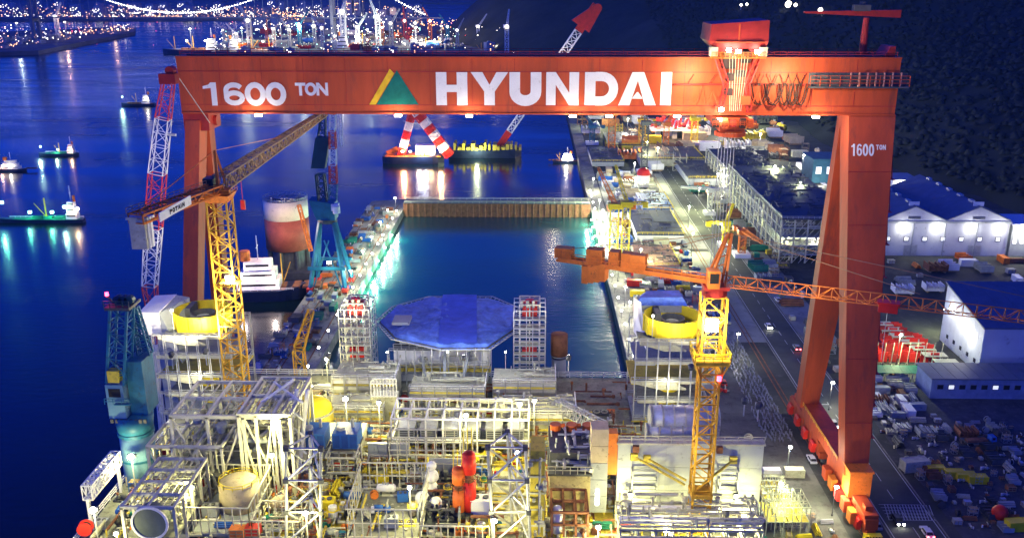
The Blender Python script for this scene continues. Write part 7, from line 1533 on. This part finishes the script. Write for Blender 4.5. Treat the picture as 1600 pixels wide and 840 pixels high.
# yellow lattice cranes in the yard
def yard_crane(px, py, ytop, jx, jy, mt, label, w=2.6, jw=1.6, cj=True, jm=None, zoff=0):
    p = atz(px,py,0); t_ = aty(px,ytop,p.y); T = thing('yard_crane', label, 'crane', (p.x,p.y,0), 'lattice cranes in the yard'); z = t_.z
    n = max(3, int(z/7))
    for i in range(n): m = MB(); m.truss((p.x,p.y,2+(z-2)*i/n),(p.x,p.y,2+(z-2)*(i+.98)/n),w,w,2,.4,.22,up=(0,1,0)); m.build('mast_section', mt, T)
    m = MB(); m.box(p.x-w*1.3,p.x+w*1.3,p.y-w*1.3,p.y+w*1.3,0,2); m.build('base', WHT, T)
    m = MB(); m.box(p.x-w*.8,p.x+w*.8,p.y-w*.7,p.y+w*.7,z,z+2.6); m.build('operator_cab', mt, T)
    j = atz(jx,jy,z+2) if jy > ytop else aty(jx,jy,p.y)
    m = MB(); m.truss((p.x,p.y,z+2),tuple(j),jw,jw,10,.35,.2,jw*.5,jw*.5,up=(0,1,.2)); m.build('jib', jm or mt, T)
    d = (Vector((p.x,p.y,0))-Vector((j.x,j.y,0))); d = d.normalized()*9 if d.length > .1 else Vector((5,0,0))
    if cj: m = MB(); m.truss((p.x,p.y,z+1.6),(p.x+d.x,p.y+d.y,z+1.6),1.6,1.2,3,.3,.2); m.cbox((p.x+d.x,p.y+d.y,z-.4),2.4,2.4,2.6); m.build('counter_jib', jm or mt, T)
yard_crane(958,400,325,935,262,YEL,'yellow lattice crane with an orange jib pointing up left, nearest the dock edge',4.0,2.2,True,ORG_)
yard_crane(976,402,322,962,258,YEL,'taller yellow lattice crane standing right beside its twin on the quay',3.6,1.8)
yard_crane(1132,385,352,1146,318,YEL,'small yellow crane with a thin pale jib on the open concrete',2.6,1.5)
yard_crane(1158,400,366,1190,378,ORG_,'orange crane with a drooping yellow tipped jib behind the orange tower head',3,2.2,True,ORG_)
yard_crane(1002,235,190,1000,165,YORG,'far yellow crane lit by lamps below the letter A',5,3)
yard_crane(1084,225,188,1070,170,YEL,'far yellow crane standing beside the rig deck',5,3)
yard_crane(955,240,180,946,150,ORG_,'far red brown lattice crane under the letter D',5,3.5,True,DRED)
yard_crane(1006,270,195,1007,150,DGREY,'dark slender far crane in front of the rig deck',4,2.5)
yard_crane(1040,232,196,1056,172,ORG_,'far orange crane right of the dark slender one',4,2.5)
yard_crane(1108,335,300,1064,292,GAL,'grey crane with a long dark boom leaning left on the open concrete',2.4,1.6)
yard_crane(925,225,200,915,180,TEAL,'far teal crane at the corner of the quay',4,2.5)
# ---- clutter: hull blocks, containers, pipes, crates over the yard
def scatter(n, xr, yr_, kinds, cols, sr, where, rzs=(0,math.pi/2), z=.03, rmul=2.6):
    for i in range(n*3):
        if n <= 0: break
        x, y = ry.uniform(*xr), ry.uniform(*yr_); s = ry.uniform(*sr); k = ry.choice(kinds)
        if not free(x, y, rmul*s*.8, 0): continue
        n -= 1; c = ry.choice(cols); put(k, c, x, y, z, ry.choice(rzs)+ry.uniform(-.12,.12), s, where, group='goods '+where)
scatter(170,(44,80),(345,455),['block','pipes','container','crate','skid','cabinet','cage','block','tank'],['pale','grey','rusty','white','blue','tan','steel','yellow','red'],(.55,1.1),'on the quay near the dock edge')
scatter(34,(44,68),(216,340),['skid','cage','container','reel','block','crate'],['red','pale','orange','dark','grey','green'],(.7,1.2),'on the dark quay behind the orange mast')
scatter(130,(47,80),(455,640),['block','container','block','pipes','tank'],['pale','grey','rusty','white','tan','blue'],(.8,1.7),'in the middle of the lit yard')
scatter(110,(47,225),(640,1020),['block','container','block','cage','tank'],['pale','grey','rusty','yellow','orange','dark','tan','white'],(1.6,3.2),'in the far yard under the girder')
scatter(60,(106,120),(300,620),['block','pipes','crate','cage','tank'],['pale','grey','dark','green','rusty','yellow'],(.9,1.6),'between the road and the steel blocks')
scatter(240,(108,150),(205,266),['crate','pipes','block','skid','cage','reel','crate','block'],['grey','dark','steel','rusty','pale','grey','dark','steel'],(.45,.95),'in the storage ground by the road')
scatter(50,(108,160),(172,207),['crate','pipes','container','reel','cage','skid'],['grey','dark','rusty','steel','pale','tan'],(.6,1.0),'in the dark lower part of the storage ground') if False else None
scatter(110,(113,150),(126,162),['crate','pipes','reel','cage','skid','block','tank'],['dark','rusty','grey','green','tan','pale'],(.45,.85),'at the lower right corner')
scatter(60,(108,128),(262,300),['container','crate','block','pipes'],['pale','grey','grey','rusty','dark','white'],(.6,1.0),'behind the green roofed shelter')
scatter(90,(50,78),(140,212),['crate','pipes','container','cage','skid','tank'],['grey','pale','green','dark','rusty','white','yellow'],(.5,.95),'on the near quay beside the gantry rail')
scatter(60,(165,260),(215,300),['crate','container','block'],['grey','grey','dark','pale'],(1,1.5),'in the dark right part of the yard')
scatter(26,(160,250),(380,440),['crate','container','block','pipes'],['pale','orange','white','rusty'],(1,1.6),'before the long white warehouse')
scatter(150,(-97,-82),(262,535),['pipes','crate','skid','cage','container','block'],['grey','rusty','dark','pale','green','orange','blue'],(.5,.95),'on the left pier')
# named containers
for px,py,c,rz,s,lab in ((1428,733,'pale',.2,1.25,'pale open topped container leftmost in the row by the road'),(1461,738,'yellow',0,.8,'single yellow skip between the pale container and the yellow row'),(1490,745,'yellow',0,.85,'left one of the three joined yellow skips'),(1508,749,'yellow',0,.85,'middle one of the three joined yellow skips'),(1526,753,'yellow',0,.85,'right one of the three joined yellow skips'),(1590,826,'yellow',.1,1.0,'yellow container cut off by the right edge'),(1205,742,'white',0,.8,'white container beside the gantry bogies, left one'),(1240,743,'pale',0,.9,'pale container beside the gantry bogies, right one')):
    p = atz(px,py,0); put('container',c,p.x,p.y,.03,rz,s,label=lab,group='containers by the road')
p = atz(1420,718,0); put('block','red',p.x,p.y+1,.03,.2,.5,label='red covered load inside the pale container end',group='red load') if False else None
p = atz(1530,694,0); put('truck','blue',p.x,p.y,.03,.1,.95,label='blue cargo truck parked above the yellow skips')
p = atz(1560,812,0); BT = thing('ball_tank', 'round red ball shaped tank beside the yellow container at lower right', 'tank', (p.x,p.y,0)); m = MB(); m.dome((p.x,p.y,2.3),2.0,18,7,1,True); m.build('ball', BRED, BT, True); m = MB(); m.ring((p.x,p.y,0),.9,1.3,1.2,12); m.build('stand', DGREY, BT)
# parked motorcycles
mb = MB(); mb.beam((-.8,0,.6),(.6,0,.75),.3,.35); mb.tube((-.75,-.06,.32),(-.75,.06,.32),.32,8); mb.tube((.75,-.06,.32),(.75,.06,.32),.32,8); mb.beam((.6,-.35,1.1),(.6,.35,1.1),.08); mb.beam((.75,0,.32),(.55,0,1.1),.1)
proto = None
for i in range(34):
    for j in range(8):
        y = 252+i*2.6; x = 71.4+j*1.15+ry.uniform(-.2,.2)
        if ry.random() < .2: continue
        if proto is None: o = proto = mb.build('motorcycle', mat('motorcycle_paint',(.3,.32,.35),.4,.2,.6,2), None)
        else: o = proto.copy(); C.objects.link(o)
        o.location = (x,y+ry.uniform(-.8,.8),.03); o.rotation_euler = (0,0,ry.uniform(1.2,1.9)); o.scale = (1.1,1.1,.95); tag(o,'small silver motorcycle in the long parked rows left of the road','motorcycle','motorcycles parked beside the road')
# cars on the road with lights
for px,py,head,lab in ((1200,512,True,'car with glaring white headlights, farthest up the road'),(1240,545,False,'car with red tail lights left of the gantry legs'),(1300,665,True,'car with white headlights between the two gantry legs'),(1403,815,True,'car with white headlights at the hatched crossing'),(1425,834,False,'car with red tail lights at the bottom of the road'),(1256,562,False,'second car with red tail lights close to the gantry leg')):
    p = atz(px,py,0); x = 94.3 if head else 99.6; o = put('car',['white','grey','dark'][int(px)%3],x,p.y,.045,-math.pi/2 if head else math.pi/2,1.15,label=lab,group='cars driving on the road')
    for s in (-.6,.6): m = MB(); m.cbox((2.2 if head else -2.2,s,.6),.2,.42,.3); l = m.build('headlight' if head else 'tail_light', LW if head else glow('tail_lamp_glass',(1,.05,.04),25), None); l.parent = o
# buildings near the hill
def small_building(label,xl,xr,yb,yt,dep,wm,rm,nwin,lamp=True):
    x0,x1,y0,y1,z0,z1 = fbx(xl,xr,yb,0,yt,dep); B = thing('yard_building', label, 'building', ((x0+x1)/2,y0,0)); m = MB(); m.box(x0,x1,y0,y1,0,z1); m.build('walls', wm, B)
    m = MB(); m.box(x0-.5,x1+.5,y0-.5,y1+.5,z1,z1+.6); m.build('roof', rm, B)
    for k in range(nwin): x = x0+(x1-x0)*(k+.3)/nwin; m = MB(); m.box(x,x+(x1-x0)/nwin*.5,y0-.15,y0-.02,z1*.4,z1*.7); m.build('window', glow('dim_lit_window',(.9,.95,1),.9), B)
    if lamp: m = MB(); m.cbox(((x0+x1)/2,y0-1,z1-1),1.4,1,.8); m.build('wall_lamp', LW, B); light(((x0+x1)/2,y0-3,z1-1.4),14000,(1,.95,.8),.6,B)
small_building('pale building with a bright lamp behind the warehouse roofs',1392,1432,312,282,20,WHT,GREY,4)
small_building('teal building at the hill foot left of the right leg',1268,1318,286,250,26,mat('teal_wall',(.05,.16,.22),.8),mat('teal_wall',(.05,.16,.22),.8),3,False)
small_building('low grey framed building right of the warehouse',1575,1620,400,352,20,GREY,WHT,4)
p = atz(1250,262,0); q = atz(1290,290,0); LG_ = thing('lit_conveyor', 'white lit inclined conveyor gallery at the hill foot', 'conveyor', (p.x,p.y,0)); a = aty(1247,256,p.y); b = aty(1291,293,q.y)
m = MB(); m.beam(a,b,3,2.5); m.build('gallery', WHT, LG_)
for f in (.1,.5,.9): c = a.lerp(b,f); m = MB(); m.beam((c.x,c.y,0),(c.x,c.y,c.z-1.2),.8); m.build('trestle', GREY, LG_)
for f in (.05,.35,.65,.95): c = a.lerp(b,f); light((c.x-4,c.y-5,c.z+3),6000,(1,.95,.8),.5,LG_)
# hillside lamps, seen small
for i,(px,py) in enumerate(((1232,7),(1243,8),(1282,16),(1158,8),(1167,7))):
    d_ = ray(px,py); t = 600.0; 
    while t < 3000:
        q = Vector((0,0,H))+d_*t
        if hill_h(q.x,q.y) > q.z-7: break
        t += 8
    if t < 2990: T = thing('hillside_lamp', f'small white lamp high on the dark hillside, {["brightest one","right beside the brightest","lone one left of the jib crane","left one above the trolley","right one above the trolley"][i]}', 'lamp post', (q.x,q.y,q.z-7), 'lamps on the hillside'); m = MB(); m.tube((q.x,q.y,q.z-9),(q.x,q.y,q.z),.5,6); m.build('post', GAL, T); m = MB(); m.dome((q.x,q.y,q.z),[4,2,2.6,1.6,1.6][i],10,4,1,True); m.build('lamp', CW, T)

# scaffold bays on the near quay
for i,(xl,xr,yb,yt,lab) in enumerate(((1196,1262,838,792,'yellow green lit scaffold bay on the near quay beside the platform'),(1190,1232,790,768,'small pale scaffold bay beyond the lit one on the near quay'))):
    x0,x1,y0,y1,z0,z1 = fbx(xl,xr,yb,0,yt,9); B = thing('quay_scaffold', lab, 'scaffold', ((x0+x1)/2,y0,0)); m = MB(); frame3(m,x0,x1,y0,y1,.02,z1,5,3,2,.2); m.build('frame', PALE, B)
    for k in range(4): m = MB(); m.box(x0+.2+(x1-x0)*k/4,x0-.1+(x1-x0)*(k+1)/4,y0,y1,z1*.5,z1*.5+.12); m.build('plank', YDECK, B)
    piping(B,x0,x1,y0,y1,.3,z1+.8,40,PALE,'stored_tubes',(.06,.16)); light(((x0+x1)/2,y0-3,z1+2),4500,GY,.4,B)
for i,(px,py,lab) in enumerate(((1268,720,'white van parked beside the gantry bogies'),(1345,795,'dark car near the foot of the gantry leg'),(1368,822,'grey car beside the left edge line'),(1130,600,'red car behind the orange mast'),(1215,470,'white car beside the steel blocks'))):
    p = atz(px,py,0); put('car',['white','dark','grey','red','white'][i],p.x,p.y,.05,math.pi/2,1.1,label=lab,group='parked cars')

# ================================================================ labels: tell look-alikes apart by their order across the view
bpy.context.view_layer.update()
ORD = ['first','second','third','fourth','fifth','sixth','seventh','eighth','ninth','tenth','eleventh','twelfth','thirteenth','fourteenth','fifteenth','sixteenth','seventeenth','eighteenth','nineteenth','twentieth']+[t+'-'+u for t in ('twenty','thirty','forty') for u in ('first','second','third','fourth','fifth','sixth','seventh','eighth','ninth')]
byl = {}
for o in C.objects:
    if o.parent is None and o.get('category') and o.get('label'): byl.setdefault(o['label'], []).append(o)
mi = cam.matrix_world.inverted()
def sx(o): p = mi @ o.matrix_world.translation; return p.x/max(1, -p.z)
for l, os_ in byl.items():
    if len(os_) < 2 or len(os_) > 48: continue
    os_.sort(key=sx); n = len(l.split())
    for i, o in enumerate(os_):
        t = ORD[i]
        o['label'] = f'{l}, {t} from left'

# ================================================================ HAZE
hz = MB(); hz.box(-5100,5100,-600,9100,-14,640)
hm = bpy.data.materials.new('air'); hm.use_nodes = True; hn = hm.node_tree; hn.nodes.remove(hn.nodes['Principled BSDF'])
pv = hn.nodes.new('ShaderNodeVolumePrincipled'); pv.inputs['Density'].default_value = .00005; pv.inputs['Color'].default_value = (.3,.55,1,1)
hn.links.new(pv.outputs[0], hn.nodes['Material Output'].inputs['Volume'])
ho = hz.build('haze', hm); tag(ho, 'thin evening haze over the bay', kind='stuff')
